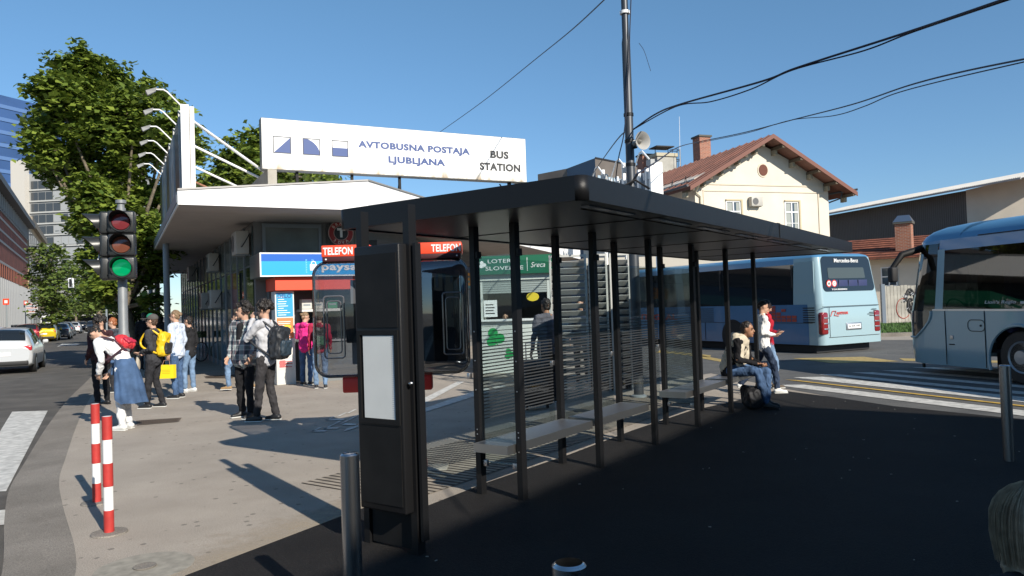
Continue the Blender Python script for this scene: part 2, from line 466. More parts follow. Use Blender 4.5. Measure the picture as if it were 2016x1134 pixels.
for i in range(5200):
    x = rg.uniform(ka.x-1, kb.x); y = ka.y + .4 + rg.random()**1.3*8 - (x-ka.x)*.1*0
    h = rg.uniform(.05,.13); a = rg.uniform(0,6.28); dx, dy = math.cos(a)*.02, math.sin(a)*.02
    g.add([(x-dx,y-dy,.12),(x+dx,y+dy,.12),(x+rg.uniform(-.03,.03),y+rg.uniform(-.03,.03),.12+h)], [(0,1,2)])
o = part('grass', g, mat('grass_blades', (.05,.11,.02), .8)); o['kind'] = 'stuff'; o['label'] = 'short green grass in front of the graffiti fence'; o['category'] = 'grass'
# litter on the dark asphalt
rg = random.Random(11); g = MB()
for i in range(60):
    s_ = rg.uniform(-1.0, 8); d = rg.uniform(-4.2, 1.0)
    p = S2(s_, d)
    if p[1] < 2: continue
    a = rg.uniform(0,3.14); L = rg.uniform(.004,.012); wd = rg.uniform(.002,.004)
    Mx = Matrix.Translation((p[0],p[1],.0055)) @ Matrix.Rotation(a,4,'Z')
    g.box(-L,-wd,0,L,wd,.005,0,Mx)
o = part('cigarette_butts', g, mat('paper_scrap', (.26,.25,.23), .8)); o['kind'] = 'stuff'; o['label'] = 'scattered cigarette ends and paper scraps on the dark asphalt'; o['category'] = 'litter'

md = mat('sand_dust', (.40,.33,.24), .95)
n = md.node_tree.nodes; l = md.node_tree.links
tc = n.new('ShaderNodeTexCoord'); nz = n.new('ShaderNodeTexNoise'); nz.inputs['Scale'].default_value = 2.6; nz.inputs['Detail'].default_value = 9; nz.inputs['Roughness'].default_value = .7
gr = n.new('ShaderNodeSeparateXYZ'); m_ = n.new('ShaderNodeMapRange'); m_.inputs[1].default_value = 0; m_.inputs[2].default_value = .75; m_.inputs[3].default_value = .34; m_.inputs[4].default_value = -.12
a_ = n.new('ShaderNodeMath'); a_.operation = 'ADD'; r_ = n.new('ShaderNodeValToRGB'); r_.color_ramp.elements[0].position = .55; r_.color_ramp.elements[1].position = .95; r_.color_ramp.elements[0].color = (0,0,0,1); r_.color_ramp.elements[1].color = (.75,.75,.75,1)
l.new(tc.outputs['Object'], nz.inputs[0]); l.new(tc.outputs['Object'], gr.inputs[0]); l.new(gr.outputs['Y'], m_.inputs[0]); l.new(m_.outputs[0], a_.inputs[0]); l.new(nz.outputs[0], a_.inputs[1]); l.new(a_.outputs[0], r_.inputs[0]); l.new(r_.outputs[0], n['Principled BSDF'].inputs['Alpha'])
q0 = gz(300,1160); q1 = gz(760,985); dv = q1-q0
g = MB(); g.poly([(0,0,0),(dv.length,0,0),(dv.length,.9,0),(0,.9,0)]); o = struct('sand_on_path', g, md); o.location = (q0.x,q0.y,.0025); o.rotation_euler = (0,0,math.atan2(dv.y,dv.x))
# manhole and drain covers
mh = mat('cast_iron', (.085,.060,.045), .6, .6, var=.3, vscale=20)
def cover_rect(px, label):
    q = G(*px); g = MB()
    g.add([(p.x,p.y,.006) for p in q], [(0,1,2,3)])
    o = thing('drain_cover', label, 'drain cover', (q[0].x,q[0].y,0))
    g2 = MB()
    c = sum(q, Vector())/4
    loc = [p - Vector((q[0].x,q[0].y,0)) for p in q]
    cc = c - Vector((q[0].x,q[0].y,0))
    g2.add([(p.x,p.y,.008) for p in loc], [(0,1,2,3)]); part('frame', g2, mat('cover_frame', (.12,.095,.075), .8), o)
    g3 = MB(); k = 22
    for i in range(k):
        t0 = (i+.2)/k; t1 = (i+.75)/k
        f_ = lambda s_, t: (loc[0]*(1-s_)*(1-t)+loc[1]*s_*(1-t)+loc[2]*s_*t+loc[3]*(1-s_)*t)
        qq = [f_(.05+.9*t0,.1), f_(.05+.9*t1,.1), f_(.05+.9*t1,.9), f_(.05+.9*t0,.9)]
        g3.poly([(p.x,p.y,.012) for p in qq])
    part('grate', g3, mh, o)
cover_rect([(270,838),(352,831),(358,823),(268,829)], 'rectangular rusty iron drain cover in the sunlit pavement')
cover_rect([(405,745),(458,745),(462,738),(402,741)], 'small iron drain cover behind the young men')
o = thing('manhole_cover', 'round worn concrete manhole cover at the pavement corner', 'manhole cover', gz(285,1117))
g = MB(); g.lathe([(.30,0),(.30,.003),(.0,.0032)], 32); g.sm = [False]*len(g.sm); part('ring', g, mat('worn_concrete', (.26,.24,.20), .9, var=.2, vscale=12), o)
g = MB(); g.lathe([(.07,.0072),(.07,.012),(.05,.012),(.04,.010),(0,.010)], 20); part('lifting_lug', g, M_kerb, o)

# ------------------------------------------------------------------ bus shelter
SHL = thing('bus_shelter', 'black metal bus shelter with flat roof, striped glass and benches', 'bus shelter', (SH_N.x, SH_N.y, 0), SH_Y)
ZB, ZT, LEN, WID = 2.2975, 2.463, 8.99, 2.356
def rrect(x0,y0,x1,y1,r,seg=5):
    out = []
    for cx, cy, a0 in ((x1-r,y1-r,0),(x0+r,y1-r,90),(x0+r,y0+r,180),(x1-r,y0+r,270)):
        for k in range(seg+1):
            a = R(a0+90*k/seg); out.append((cx+r*math.cos(a), cy+r*math.sin(a)))
    return out
g = MB()
ol = rrect(0,0,LEN,WID,.07,6); il = rrect(.05,.05,LEN-.05,WID-.05,.04,6); n_ = len(ol)
vs = [(p[0],p[1],ZB) for p in ol]+[(p[0],p[1],ZT) for p in ol]+[(p[0],p[1],ZB) for p in il]+[(p[0],p[1],ZT-.03) for p in il]+[(p[0],p[1],ZT) for p in il]
fs = []
for i in range(n_):
    j = (i+1) % n_
    fs += [(i,j,n_+j,n_+i),(n_+i,n_+j,4*n_+j,4*n_+i),(4*n_+i,4*n_+j,3*n_+j,3*n_+i),(2*n_+i,2*n_+j,j,i)]
g.add(vs, fs, 0, False)
for i, fl in enumerate(g.f): g.sm[i] = False
fas = part('fascia', g, M_blk, SHL)
for p_ in fas.data.polygons: p_.use_smooth = p_.area < .01
g = MB()
for x in (4.615,): g.box(x-.006,-.006,ZB,x+.006,-.001,ZT+.006); g.box(x-.05,-.0,ZT,x+.05,.06,ZT+.008)
part('roof_joint', g, M_blk2, SHL)
g = MB(); g.box(.055,.055,ZB+.012,LEN-.055,WID-.055,ZB+.08); part('soffit', g, mat('soffit_panel', (.035,.033,.034), .38, .3, var=.08, vscale=2), SHL)
g = MB()
for y in (.30,): g.box(.5,y,ZB+.006,LEN-.4,y+.012,ZB+.0118)
for x in (1.5,3.0,4.5,6.0,7.5): g.box(x,.06,ZB+.006,x+.008,WID-.06,ZB+.0115)
part('soffit_joint', g, M_dark, SHL)
for x in (.35,1.55,2.6,3.7,4.9,6.1,7.4):
    g = MB(); g.box(x,.16,ZB+.002,x+.75,.225,ZB+.0115); part('lamp', g, mat('lamp_lens', (.40,.42,.44), .25), SHL)
POST_S = [.85,2.2,3.5,4.8,6.08,7.36]
def post(s_, d, zt=ZB+.012):
    g = MB(); g.box(s_-.036, d-.003, 0, s_+.036, d+.050, zt)
    return part('post', g, M_blk, SHL)
for s_ in POST_S: post(s_, 1.13)
for s_ in POST_S[:5]: post(s_, 1.56)
# sign cabinet between two posts at the near end
post(-.60, .975); post(-.57, 1.45)
g = MB(); g.rbox((-.645,1.21,1.165),(.13,.42,1.77),.012); cab = part('sign_cabinet', g, M_blk, SHL)
g = MB(); g.box(-.59,1.0,.02,-.55,1.43,.28); part('base_panel', g, M_blk2, SHL)
def cabpanel(z0, z1, mt_, nm, pr=.006):
    g = MB(); g.box(-.7105-pr,1.02,z0,-.7105,1.40,z1); part(nm, g, mt_, cab)
cabpanel(1.50,1.99,M_blk2,'upper_panel'); cabpanel(.33,.84,M_blk2,'lower_panel')
# window frame with white back of timetable
g = MB()
g.box(-.722,1.02,.86,-.7105,1.055,1.48); g.box(-.722,1.37,.86,-.7105,1.40,1.48); g.box(-.722,1.055,.86,-.7105,1.37,.89); g.box(-.722,1.055,1.45,-.7105,1.37,1.48)
part('window_frame', g, M_blk2, cab)
g = MB(); g.box(-.7165,1.06,.895,-.7115,1.345,1.445); part('timetable_panel', g, mat('milky_panel', (.62,.63,.61), .35, var=.03, vscale=6), cab)
g = MB()
for k in range(44):
    for j in range(4):
        z = .905+k*.0125; y = 1.062+j*.0062
        g.box(-.7172,y,z,-.7166,y+.0032,z+.005+.001*(3-j))
part('dotted_edge', g, mat('blue_grey_dots', (.25,.30,.36), .4), cab)
g = MB(); g.lathe([(.014,0),(.014,.02),(.008,.026),(0,.027)], 12, 0, Matrix.Translation((-.665,.973,1.13)) @ Matrix.Rotation(R(90),4,'X')); part('lock', g, M_steel, cab)
g = MB(); g.box(-.63,.925,.1,-.575,.948,2.05); part('side_channel', g, M_blk, SHL)
# glass with dark stripes
def pane(p0, p1, z0, z1, nm='glass_pane'):
    a = Vector((*p0,0)); b = Vector((*p1,0)); t = (b-a).normalized(); nr = Vector((-t.y,t.x,0))*.004
    L = (b-a).length
    g = MB()
    vs = [a-nr,b-nr,b+nr,a+nr]; g.add([(v.x,v.y,z0) for v in vs]+[(v.x,v.y,z1) for v in vs], [(0,3,2,1),(4,5,6,7),(0,1,5,4),(1,2,6,5),(2,3,7,6),(3,0,4,7)])
    o = part(nm, g, M_glass, SHL); return o, a, t, nr, L
mstripe = mat('stripe_print', (.035,.037,.04), .5)
def stripes(o, a, t, nr, L, z0, z1, dense=.030):
    g = MB(); z = z0; i = 0
    while z < z1:
        fr = (z-z0)/(z1-z0)
        th = .012 if fr < .72 else .010*(1-(fr-.72)/.28)+.0015
        q = [a+t*.02-nr*1.4, a+t*(L-.02)-nr*1.4, a+t*(L-.02)-nr*1.2, a+t*.02-nr*1.2]
        g.add([(v.x,v.y,z) for v in q]+[(v.x,v.y,z+th) for v in q], [(0,3,2,1),(4,5,6,7),(0,1,5,4),(1,2,6,5),(2,3,7,6),(3,0,4,7)])
        z += dense + (0 if fr < .72 else .02*(fr-.72)/.28); i += 1
    part('stripe_pattern', g, mstripe, o)
for s0, s1 in ((.89,2.16),(2.24,3.46),(3.54,4.76),(4.84,6.04)):
    r_ = pane((s0,1.63),(s1,1.63),.30,2.05); stripes(*r_, .62, 1.48)
r_ = pane((.85,1.19),(.85,1.55),.28,2.05)
r_ = pane((4.8,1.19),(4.8,1.55),.28,2.05)
def clamp(s_, d, z):
    g = MB(); g.rbox((s_,d,z),(.028,.05,.055),.004); g.lathe([(.007,0),(.007,.004),(0,.004)],8,0,Matrix.Translation((s_-.014,d,z))@Matrix.Rotation(R(-90),4,'Y'))
    part('glass_clamp', g, M_whiteP if False else M_steel2, SHL)
for s_ in (.85,4.8):
    clamp(s_, 1.215, .27); clamp(s_, 1.53, .27)
    g = MB(); g.tube([(s_,1.2,.285),(s_,1.54,.285)],.004); part('tie_rod', g, M_steel, SHL)
for s_ in POST_S[:5]:
    for ds in (-.06,.06):
        g = MB(); g.rbox((s_+ds,1.63,1.02),(.045,.03,.05),.004); part('glass_clamp', g, M_steel2, SHL)
for s_ in (.85,2.2,4.8):
    g = MB(); g.box(s_-.03,1.10,2.03,s_+.03,1.125,2.09); g.box(s_-.03,1.53,2.03,s_+.03,1.555,2.09); part('top_bracket', g, M_blk, SHL)
# small bolts on posts
for s_, d in ((.85,1.56),(.85,1.13)):
    g = MB()
    for z in (.40,.52,.56,.9,1.15,1.4): g.lathe([(.006,0),(.006,.003),(0,.004)],8,0,Matrix.Translation((s_-.04,d+.02,z))@Matrix.Rotation(R(-90),4,'Y'))
    part('bolts', g, M_steel2, SHL)
# benches
mb_ = mat('bench_steel', (.30,.31,.33), .38, .9, bump=.1, bscale=200)
nn = mb_.node_tree.nodes; ll = mb_.node_tree.links
tc = nn.new('ShaderNodeTexCoord'); vo = nn.new('ShaderNodeTexVoronoi'); vo.inputs['Scale'].default_value = 55; vo.inputs['Randomness'].default_value = 0
rp = nn.new('ShaderNodeValToRGB'); rp.color_ramp.elements[0].position=.18; rp.color_ramp.elements[1].position=.24; rp.color_ramp.elements[0].color=(.015,.015,.018,1); rp.color_ramp.elements[1].color=(.32,.33,.36,1)
ll.new(tc.outputs['Object'], vo.inputs[0]); ll.new(vo.outputs['Distance'], rp.inputs[0]); ll.new(rp.outputs[0], nn['Principled BSDF'].inputs['Base Color'])
mbe = mat('bench_edge', (.42,.42,.41), .35, .95, bump=.05, bscale=100)
for s0, s1 in ((.70,2.14),(2.26,3.44),(4.52,6.0),(6.14,7.34)):
    g = MB(); g.box(s0+.01,1.20,.452,s1-.01,1.53,.460); be = part('bench', g, mb_, SHL)
    g = MB(); g.box(s0,1.19,.39,s1,1.20,.464); g.box(s0,1.53,.39,s1,1.54,.464); g.box(s0,1.20,.39,s0+.01,1.53,.464); g.box(s1-.01,1.20,.39,s1,1.53,.464)
    part('bench_edge', g, mbe, be)
    g = MB(); g.box(s0+.1,1.3,.37,s1-.1,1.36,.39); part('bench_rail', g, M_blk, be)

# ------------------------------------------------------------------ bollards
def bollard(loc, label, h=.9, r=.048):
    o = thing('bollard', label, 'bollard', loc, 0, 'stainless steel bollards')
    g = MB(); g.lathe([(r,0),(r,h-.006),(r-.004,h-.001)], 28); part('tube', g, M_steel, o)
    g = MB(); g.lathe([(r-.004,h-.002),(r-.010,h+.003),(0,h+.004)], 28); part('cap', g, mat('polished_steel', (.6,.6,.62), .06, 1.0), o)
p = at(688,890,3.75); bollard((p.x,p.y,0), 'stainless steel bollard in front of the black sign cabinet')
p = at(1120,1100,2.07); bollard((p.x,p.y,0), 'stainless bollard whose cap just shows at the bottom edge')
p = at(1978,722,7.0); bollard((p.x,p.y,0), 'stainless bollard at the right in front of the parked coach')
def rw_post(loc, h, label):
    o = thing('striped_post', label, 'bollard', (loc.x, loc.y, 0), 0, 'red and white posts at the kerb')
    r = .034; g = MB(); nb = 5
    g.lathe([(r,0),(r,h-.004),(r-.004,h),(0,h+.001)], 20); part('tube', g, M_white, o)
    for k in (0,2,4):
        g = MB(); g.lathe([(r+.002,h*k/5+.002),(r+.002,h*(k+1)/5)],20); g2 = g.mesh('band',[mat('faded_red',(.42,.035,.03),.5,var=.15,vscale=12)]); link('band', g2, o)
    g = MB(); g.lathe([(.13,.001),(.125,.012),(0,.014)], 24); part('footing', g, M_kerb, o)
rw_post(gz(191,990), .87, 'red and white striped post farther from the camera at the kerb')
rw_post(gz(215,1050), .88, 'red and white striped post nearer the camera at the kerb')

def fit_text(s_, x, z, wd, ht, mt, parent, y=0.0, Mp=None, name='lettering', bold=0.0, ext=.003, shear=0):
    # lettering on a face that looks to local -y, filling width wd and height ht from (x, z)
    o = text(s_, 1.0, Matrix.Identity(4), mt, None, name, bold=bold, ext=ext, shear=shear, spacing=1.0+bold*1.6)
    xs_ = [v.co.x for v in o.data.vertices]; ys_ = [v.co.y for v in o.data.vertices]
    x0, x1, y0, y1 = min(xs_), max(xs_), min(ys_), max(ys_)
    for v in o.data.vertices:
        a = (v.co.x-x0)/(x1-x0)*wd + x; b = (v.co.y-y0)/(y1-y0)*ht + z
        q = Vector((a, y - v.co.z, b))
        v.co = Mp @ q if Mp is not None else q
    o.parent = parent
    return o

# ------------------------------------------------------------------ station building
ST = thing('station_building', 'low bus station building under a white flat roof canopy with shopfronts', 'building', (-6.5,14.5,0), R(28))
SM = frame(ST); SMI = SM.inverted()
g = MB()
rp_ = [(0,0),(3.85,0),(19.5,15.4),(19.5,26),(0,26)]
zt_ = [4.09,4.46,4.46,4.46,4.09]
n_ = 5
g.add([(*p,3.81) for p in rp_]+[(p[0],p[1],z) for p, z in zip(rp_, zt_)], [tuple(reversed(range(5))),(5,6,7,8,9)]+[(i,(i+1)%5,5+(i+1)%5,5+i) for i in range(5)])
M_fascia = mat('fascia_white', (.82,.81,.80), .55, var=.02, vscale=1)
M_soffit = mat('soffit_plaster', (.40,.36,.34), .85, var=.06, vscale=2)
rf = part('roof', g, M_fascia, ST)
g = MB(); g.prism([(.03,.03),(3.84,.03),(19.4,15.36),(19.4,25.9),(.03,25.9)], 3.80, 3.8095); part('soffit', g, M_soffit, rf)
g = MB()
for a, b, za, zb in ((rp_[0],rp_[1],4.09,4.46),(rp_[1],rp_[2],4.46,4.46)):
    A_ = Vector((*a,za)); B_ = Vector((*b,zb)); t = (B_-A_).normalized(); nr = Vector((t.y,-t.x,0)).normalized()
    q = [A_-nr*.05, B_-nr*.05, B_+nr*.025, A_+nr*.025]
    g.add([tuple(v) for v in q]+[(v.x,v.y,v.z+.035) for v in q], [(0,3,2,1),(4,5,6,7),(0,1,5,4),(1,2,6,5),(2,3,7,6),(3,0,4,7)])
part('roof_edge_trim', g, mat('grey_flashing', (.30,.29,.28), .5, .3), rf)
g = MB(); g.box(-.02,.1,3.86,-.002,26,4.06); part('side_edge', g, M_grey, rf)
g = MB(); g.box(2.0,1.6,4.2,2.2,9.5,4.93); part('roof_upstand', g, M_conc, rf)
M_wall = mat('grey_cladding', (.17,.17,.165), .6, var=.08, vscale=2)
g = MB(); g.prism([(1.8,2.44),(4.5,2.44),(16.0,17.4),(16,25),(1.8,25)], 0, 3.8); wl = part('wall', g, M_wall, ST)
# columns along the canopy
for y in (8.5,20.9,14.7)[:3]:
    g = MB(); g.tube([(.22,y,0),(.22,y,3.81)], .09, 14); part('column', g, M_grey, ST)
# shopfront bays on the street side: mullion + panel of changing kind
cols = [((.05,.07,.03),'green_glass'),((.02,.03,.035),'dark_glass_a'),((.16,.015,.03),'red_poster'),((.02,.03,.035),'dark_glass_a'),((.05,.14,.20),'blue_poster'),((.03,.05,.03),'green_glass_b'),((.015,.02,.025),'dark_glass_b')]
y = 2.62; k = 0
while y < 24:
    wdt = 1.25
    c, nm = cols[k % len(cols)]
    g = MB(); g.box(1.772,y,.18,1.792,y+wdt-.07,2.75)
    part('shop_window', g, mat(nm, c, .08, spec=.8, var=.35, vscale=1.7), wl)
    g = MB(); g.box(1.765,y,2.80,1.79,y+wdt-.07,3.72); part('transom_panel', g, mat('transom_grey', (.10,.13,.13), .15, spec=.7, var=.3, vscale=1.1), wl)
    g = MB(); g.box(1.74,y+wdt-.06,0,1.79,y+wdt-.01,3.78); part('mullion', g, M_grey, wl)
    y += wdt; k += 1
# yellow green lettering strip
g = MB(); g.box(1.74,4.6,.5,1.76,4.85,2.7); part('banner', g, mat('banner_black', (.02,.03,.02), .4), wl)
g = MB(); rg = random.Random(5)
for i in range(26):
    z = .55+i*.082; g.box(1.735,4.63+rg.uniform(0,.06),z,1.7395,4.82-rg.uniform(0,.05),z+.045)
part('banner_pattern', g, mat('lime', (.30,.42,.03), .5), wl)
# front wall: window, cladding ribs
g = MB(); g.box(2.05,2.40,3.02,3.30,2.43,3.66); part('window', g, mat('pale_window', (.16,.18,.17), .12, spec=.7, var=.25, vscale=1.3), wl)
g = MB()
g.box(1.98,2.38,2.95,2.05,2.438,3.75); g.box(3.30,2.38,2.95,3.37,2.438,3.75); g.box(2.05,2.385,3.66,3.30,2.437,3.75)
part('window_frame', g, M_grey, wl)
for i in range(11):
    g = MB(); g.box(3.42+i*.1,2.425,0,3.49+i*.1,2.4385,3.79); part('cladding_rib', g, mat('rib_cladding', (.20,.20,.19), .55), wl)
# diagonal wall signs
dd = Vector((.608,.79)).normalized()
DM = Matrix.Translation((4.5,2.44,0)) @ Matrix.Rotation(math.atan2(dd.y, dd.x), 4, 'Z')
g = MB(); g.box(.3,-.14,2.35,18,-.012,3.2,0,DM); sg = part('shop_sign', g, mat('deep_blue_sign', (.015,.06,.16), .4, var=.2, vscale=1.2), wl)
g = MB(); g.box(.9,-.15,2.6,2.2,-.141,3.1,0,DM); part('sign_panel', g, mat('leaf_green_sign', (.06,.20,.05), .4), sg)
g = MB(); g.box(6.2,-.15,2.35,18,-.141,2.78,0,DM); part('sign_panel', g, mat('teal_sign', (.04,.20,.24), .4), sg)
fit_text('EE', 10.6, 2.45, .9, .5, mat('orange_letter', (.75,.30,.02), .5), sg, -.155, DM, bold=.04)
g = MB()
for i in range(9): g.box(.4+2*i,-.012,.2,2.2+2*i,-.002,2.3,0,DM)
part('shop_glazing', g, M_wglass, wl)
g = MB(); g.box(.0,-.3,3.2,19,-.0,3.38,0,DM); part('beam', g, mat('dark_beam', (.05,.05,.055), .5), wl)

# kiosk attached in front of the wall
KK = thing('newspaper_kiosk', 'newspaper kiosk with blue sign box and red awning band', 'kiosk', SM @ Vector((1.68,1.03,0)), R(28))
g = MB(); g.rbox((1.42,.70,2.685),(2.84,1.4,.53),.01); bx = part('sign_box', g, mat('sign_box_side', (.10,.14,.14), .3), KK)
g = MB(); g.box(.0,-.012,2.42,2.84,-.001,2.95); part('sign_frame', g, M_whiteP, bx)
g = MB(); g.box(.03,-.018,2.45,2.81,-.0125,2.76); part('sign_face', g, mat('sky_blue_sign', (.02,.34,.75), .35), bx)
g = MB(); g.box(.03,-.018,2.762,2.81,-.0125,2.92); part('sign_band', g, mat('royal_blue_sign', (.01,.11,.48), .35), bx)
g = MB(); g.rbox((1.16,-.023,2.615),(.16,.01,.14),.004); g.tube([(1.11,-.023,2.68),(1.12,-.023,2.735),(1.16,-.023,2.755),(1.20,-.023,2.735),(1.21,-.023,2.68)],.014,6); part('padlock_emblem', g, M_whiteP, bx)
g = MB()
for i in range(2): g.box(.99+i*.16,-.0195,2.49,1.0+i*.16,-.0185,2.80)
for i in range(6): g.box(1.0,-.0195,2.5+i*.055,1.02,-.0185,2.52+i*.055); g.box(1.12,-.0195,2.5+i*.055,1.14,-.0185,2.52+i*.055)
part('film_emblem', g, mat('pale_blue_print', (.15,.50,.80), .4), bx)
fit_text('paysafe', 1.34, 2.50, 1.1, .22, M_whiteP, bx, -.024, bold=.03)
g = MB(); g.box(.34,.12,2.12,2.8,1.3,2.41); part('awning_band', g, M_sred, KK)
g = MB(); g.box(.36,1.05,0,2.8,1.36,2.12); part('back_panel', g, mat('kiosk_grey', (.13,.14,.14), .5, var=.1), KK)
g = MB(); g.box(1.0,.35,.0,2.8,1.04,.92); part('counter_base', g, mat('kiosk_base', (.16,.17,.17), .5), KK)
g = MB(); g.box(.95,.30,.92,2.8,1.04,.96); part('counter_top', g, M_steel2, KK)
g = MB(); g.box(.98,.45,1.62,2.8,1.04,1.68); part('shelf', g, mat('shelf_white', (.55,.55,.52), .5), KK)
g = MB(); g.box(1.05,.95,.98,2.75,1.03,1.6); part('serving_window', g, M_dglass, KK)
for i, (x, c_) in enumerate(((1.02,(.50,.50,.46)),(1.28,(.55,.55,.50)),(1.62,(.05,.22,.12)))):
    g = MB(); g.rbox((x+.11,.75,1.68+.12),(.23,.3,.23),.01); b_ = part('box', g, mat('carton_%d' % i, c_, .7), KK)
    g = MB(); g.box(x+.03,.594,1.76,x+.19,.599,1.80); part('label', g, M_grey, b_)
# newspaper column
NC = thing('newspaper_stand', 'tall white newspaper column with front page posters beside kiosk window', 'newspaper stand', SM @ Vector((2.03,1.30,0)), R(28))
g = MB(); g.rbox((.21,.22,1.05),(.42,.44,2.1),.01); part('column', g, mat('stand_white', (.60,.60,.57), .5), NC)
papers = [((.02,.30,.52),1.53,2.06),((.70,.20,.06),1.04,1.50),((.66,.64,.60),.62,1.01),((.62,.58,.55),.36,.60)]
rg = random.Random(9)
for i, (c, z0, z1) in enumerate(papers):
    g = MB(); g.box(.03,-.012,z0,.39,-.001,z1); pp = part('poster', g, mat('poster_%d' % i, c, .5), NC)
    g = MB()
    for k in range(9):
        z = z0+.03+k*(z1-z0-.08)/9; g.box(.05+rg.uniform(0,.02),-.0145,z,.05+rg.uniform(.12,.30),-.0125,z+.014)
    part('print_lines', g, M_whiteP if i < 2 else mat('print_red', (.45,.05,.05), .5), pp)
fit_text('DELO', .06, 1.95, .30, .09, mat('delo_blue', (.02,.06,.25), .5), NC, -.016, bold=.01)
g = MB(); g.lathe([(.09,0),(.09,.004),(0,.004)],16,0,TM(.25,-.013,1.30,90)@Matrix.Diagonal((1,.5,1,1))); part('sun_emblem', g, mat('sun_yellow', (.80,.50,.03), .5), NC)

# round red sign
RS = thing('round_sign', 'round red sign with white T on a black disc under the canopy', 'sign', SM @ Vector((3.83,2.30,3.54)), R(28))
def disc(r0, r1, y0, y1, M=Matrix.Identity(4)):
    g = MB(); g.lathe([(r0,0),(r1,0),(r1,y1-y0),(r0,y1-y0)] if r0 > 0 else [(r1,0),(r1,y1-y0),(0,y1-y0)], 36, 0, M @ TM(0,-y0,0,90)); return g
part('rim', disc(0,.315,.0,.03), mat('rim_pink', (.50,.32,.28), .5), RS)
part('red_disc', disc(0,.295,.0,.034), mat('dark_red_sign', (.33,.015,.015), .45), RS)
part('inner_rim', disc(0,.185,.0,.038), mat('rim_pink', (.5,.32,.28), .5), RS)
part('black_disc', disc(0,.17,.0,.042), mat('sign_black', (.012,.012,.014), .4), RS)
g = MB(); g.box(-.10,-.06,.06,.10,-.043,.12); g.box(-.03,-.06,-.11,.03,-.043,.06); part('letter_t', g, M_whiteP, RS)
for ch, a in (('B',140),('R',116),('A',92),('3',232),('D',258),('V',282),('A',306)):
    r_ = .238; up_ = a < 180
    x = r_*math.cos(R(a)); z = r_*math.sin(R(a)); rot = (a-90) if up_ else (a-270)
    M_ = TM(x,-.036,z) @ Matrix.Rotation(R(rot),4,'Z') @ Matrix.Translation((-.035,-.035,0))
    text(ch, .10, M_, mat('letter_cream', (.70,.55,.48), .5), RS, 'letter', bold=.003)

# air conditioners on the street wall
def ac_unit(loc, rz, label, sc=1.0, bracket=True):
    o = thing('air_conditioner', label, 'air conditioner', loc, rz, 'air conditioner units')
    g = MB(); g.rbox((0,-.17*sc,0),(.78*sc,.30*sc,.55*sc),.02); part('casing', g, mat('ac_beige', (.42,.40,.36), .5, var=.06), o)
    g = MB(); g.lathe([(.20*sc,0),(.20*sc,.008),(.17*sc,.008),(.17*sc,.004),(0,.004)], 20, 0, TM(-.12*sc,-.3205*sc,0,90)); part('fan_grille', g, mat('ac_grille', (.10,.10,.10), .5), o)
    g = MB()
    for k in (-1,1): g.box(k*.28*sc-.015,-.32*sc,-.31*sc,k*.28*sc+.015,.0,-.28*sc)
    part('bracket', g, M_grey, o)
    g = MB(); g.tube([(.36*sc,-.2*sc,-.1),(.46*sc,-.2*sc,-.12),(.50*sc,-.1*sc,.05),(.5*sc,-.02,.2)],.014*sc,6); part('pipe', g, M_dark, o)
    return o
for y, z, lb in ((3.0,3.32,'air conditioner at the near corner of the station under its canopy'),(9.0,3.25,'air conditioner on the shaded street wall of the station'),(16.5,3.3,'farthest air conditioner along the station wall by the columns')):
    p = SM @ Vector((1.73,y,z)); ac_unit(p, R(28-90), lb)
for y in (8.4,11.2):
    p = SM @ Vector((1.70,y,1.75+.35)); ac_unit(p, R(28-90), 'lower air conditioner on a shelf above the red shop window' if y < 9 else 'lower air conditioner next to the one above the red window')

# billboard along the street edge of the roof
BB = thing('roof_billboard', 'long billboard seen edge on at the corner of the station roof', 'billboard', SM @ Vector((.12,.12,4.15)), R(28))
g = MB(); g.box(0,0,0,.16,8.3,1.62); part('panel_box', g, mat('board_grey', (.20,.20,.21), .45, var=.15, vscale=1.5), BB)
g = MB(); g.box(-.03,-.10,-.06,.12,-.002,1.66); part('end_post', g, M_white, BB)
g = MB(); g.box(.135,-.06,-.02,.22,-.002,1.64); part('end_trim', g, mat('trim_pale', (.62,.60,.56), .4), BB)
for i in range(5):
    g = MB(); g.box(-.03,.35+i*1.6,.05,-.001,1.75+i*1.6,1.55); part('poster_panel', g, mat(['poster_dark','poster_pale','poster_dark2','poster_pale','poster_dark'][i], [(.03,.03,.035),(.40,.40,.40),(.05,.05,.05),(.4,.4,.4),(.03,.03,.035)][i], .35, var=.4, vscale=2.5), BB)
    g = MB(); g.box(-.05,.27+i*1.6,-.02,-.002,.33+i*1.6,1.62); part('frame_post', g, mat('frame_grey', (.45,.45,.44), .4), BB)
for i in range(6):
    y = .1+i*1.6
    g = MB(); g.tube([(.05,y,1.62),(-.25,y-.02,1.92),(-.32,y-.02,1.96),(-.46,y-.02,1.95)], .017, 8); arm = part('lamp_arm', g, M_white, BB)
    g = MB(); g.add([(-.44,y-.08,1.98),(-.44,y+.08,1.98),(-.64,y+.08,1.90),(-.64,y-.08,1.90),(-.46,y-.05,1.91),(-.46,y+.05,1.91),(-.60,y+.05,1.82),(-.60,y-.05,1.82)], [(0,1,2,3),(7,6,5,4),(0,4,5,1),(1,5,6,2),(2,6,7,3),(3,7,4,0)]); part('floodlight', g, mat('lamp_grey', (.35,.35,.34), .4), arm)
for i, (z, c) in enumerate(((1.42,M_white),(1.42,M_white),(1.42,M_white),(1.42,mat('rust', (.30,.14,.08), .8, var=.3, vscale=20)),(1.42,M_white))):
    y = (.2,2.2,4.3,6.2,7.6)[i]
    g = MB(); g.tube([(.2,y,z),(2.0,y+(1.9 if i == 0 else .6),.74)], .03, 8); part('strut', g, c, BB)

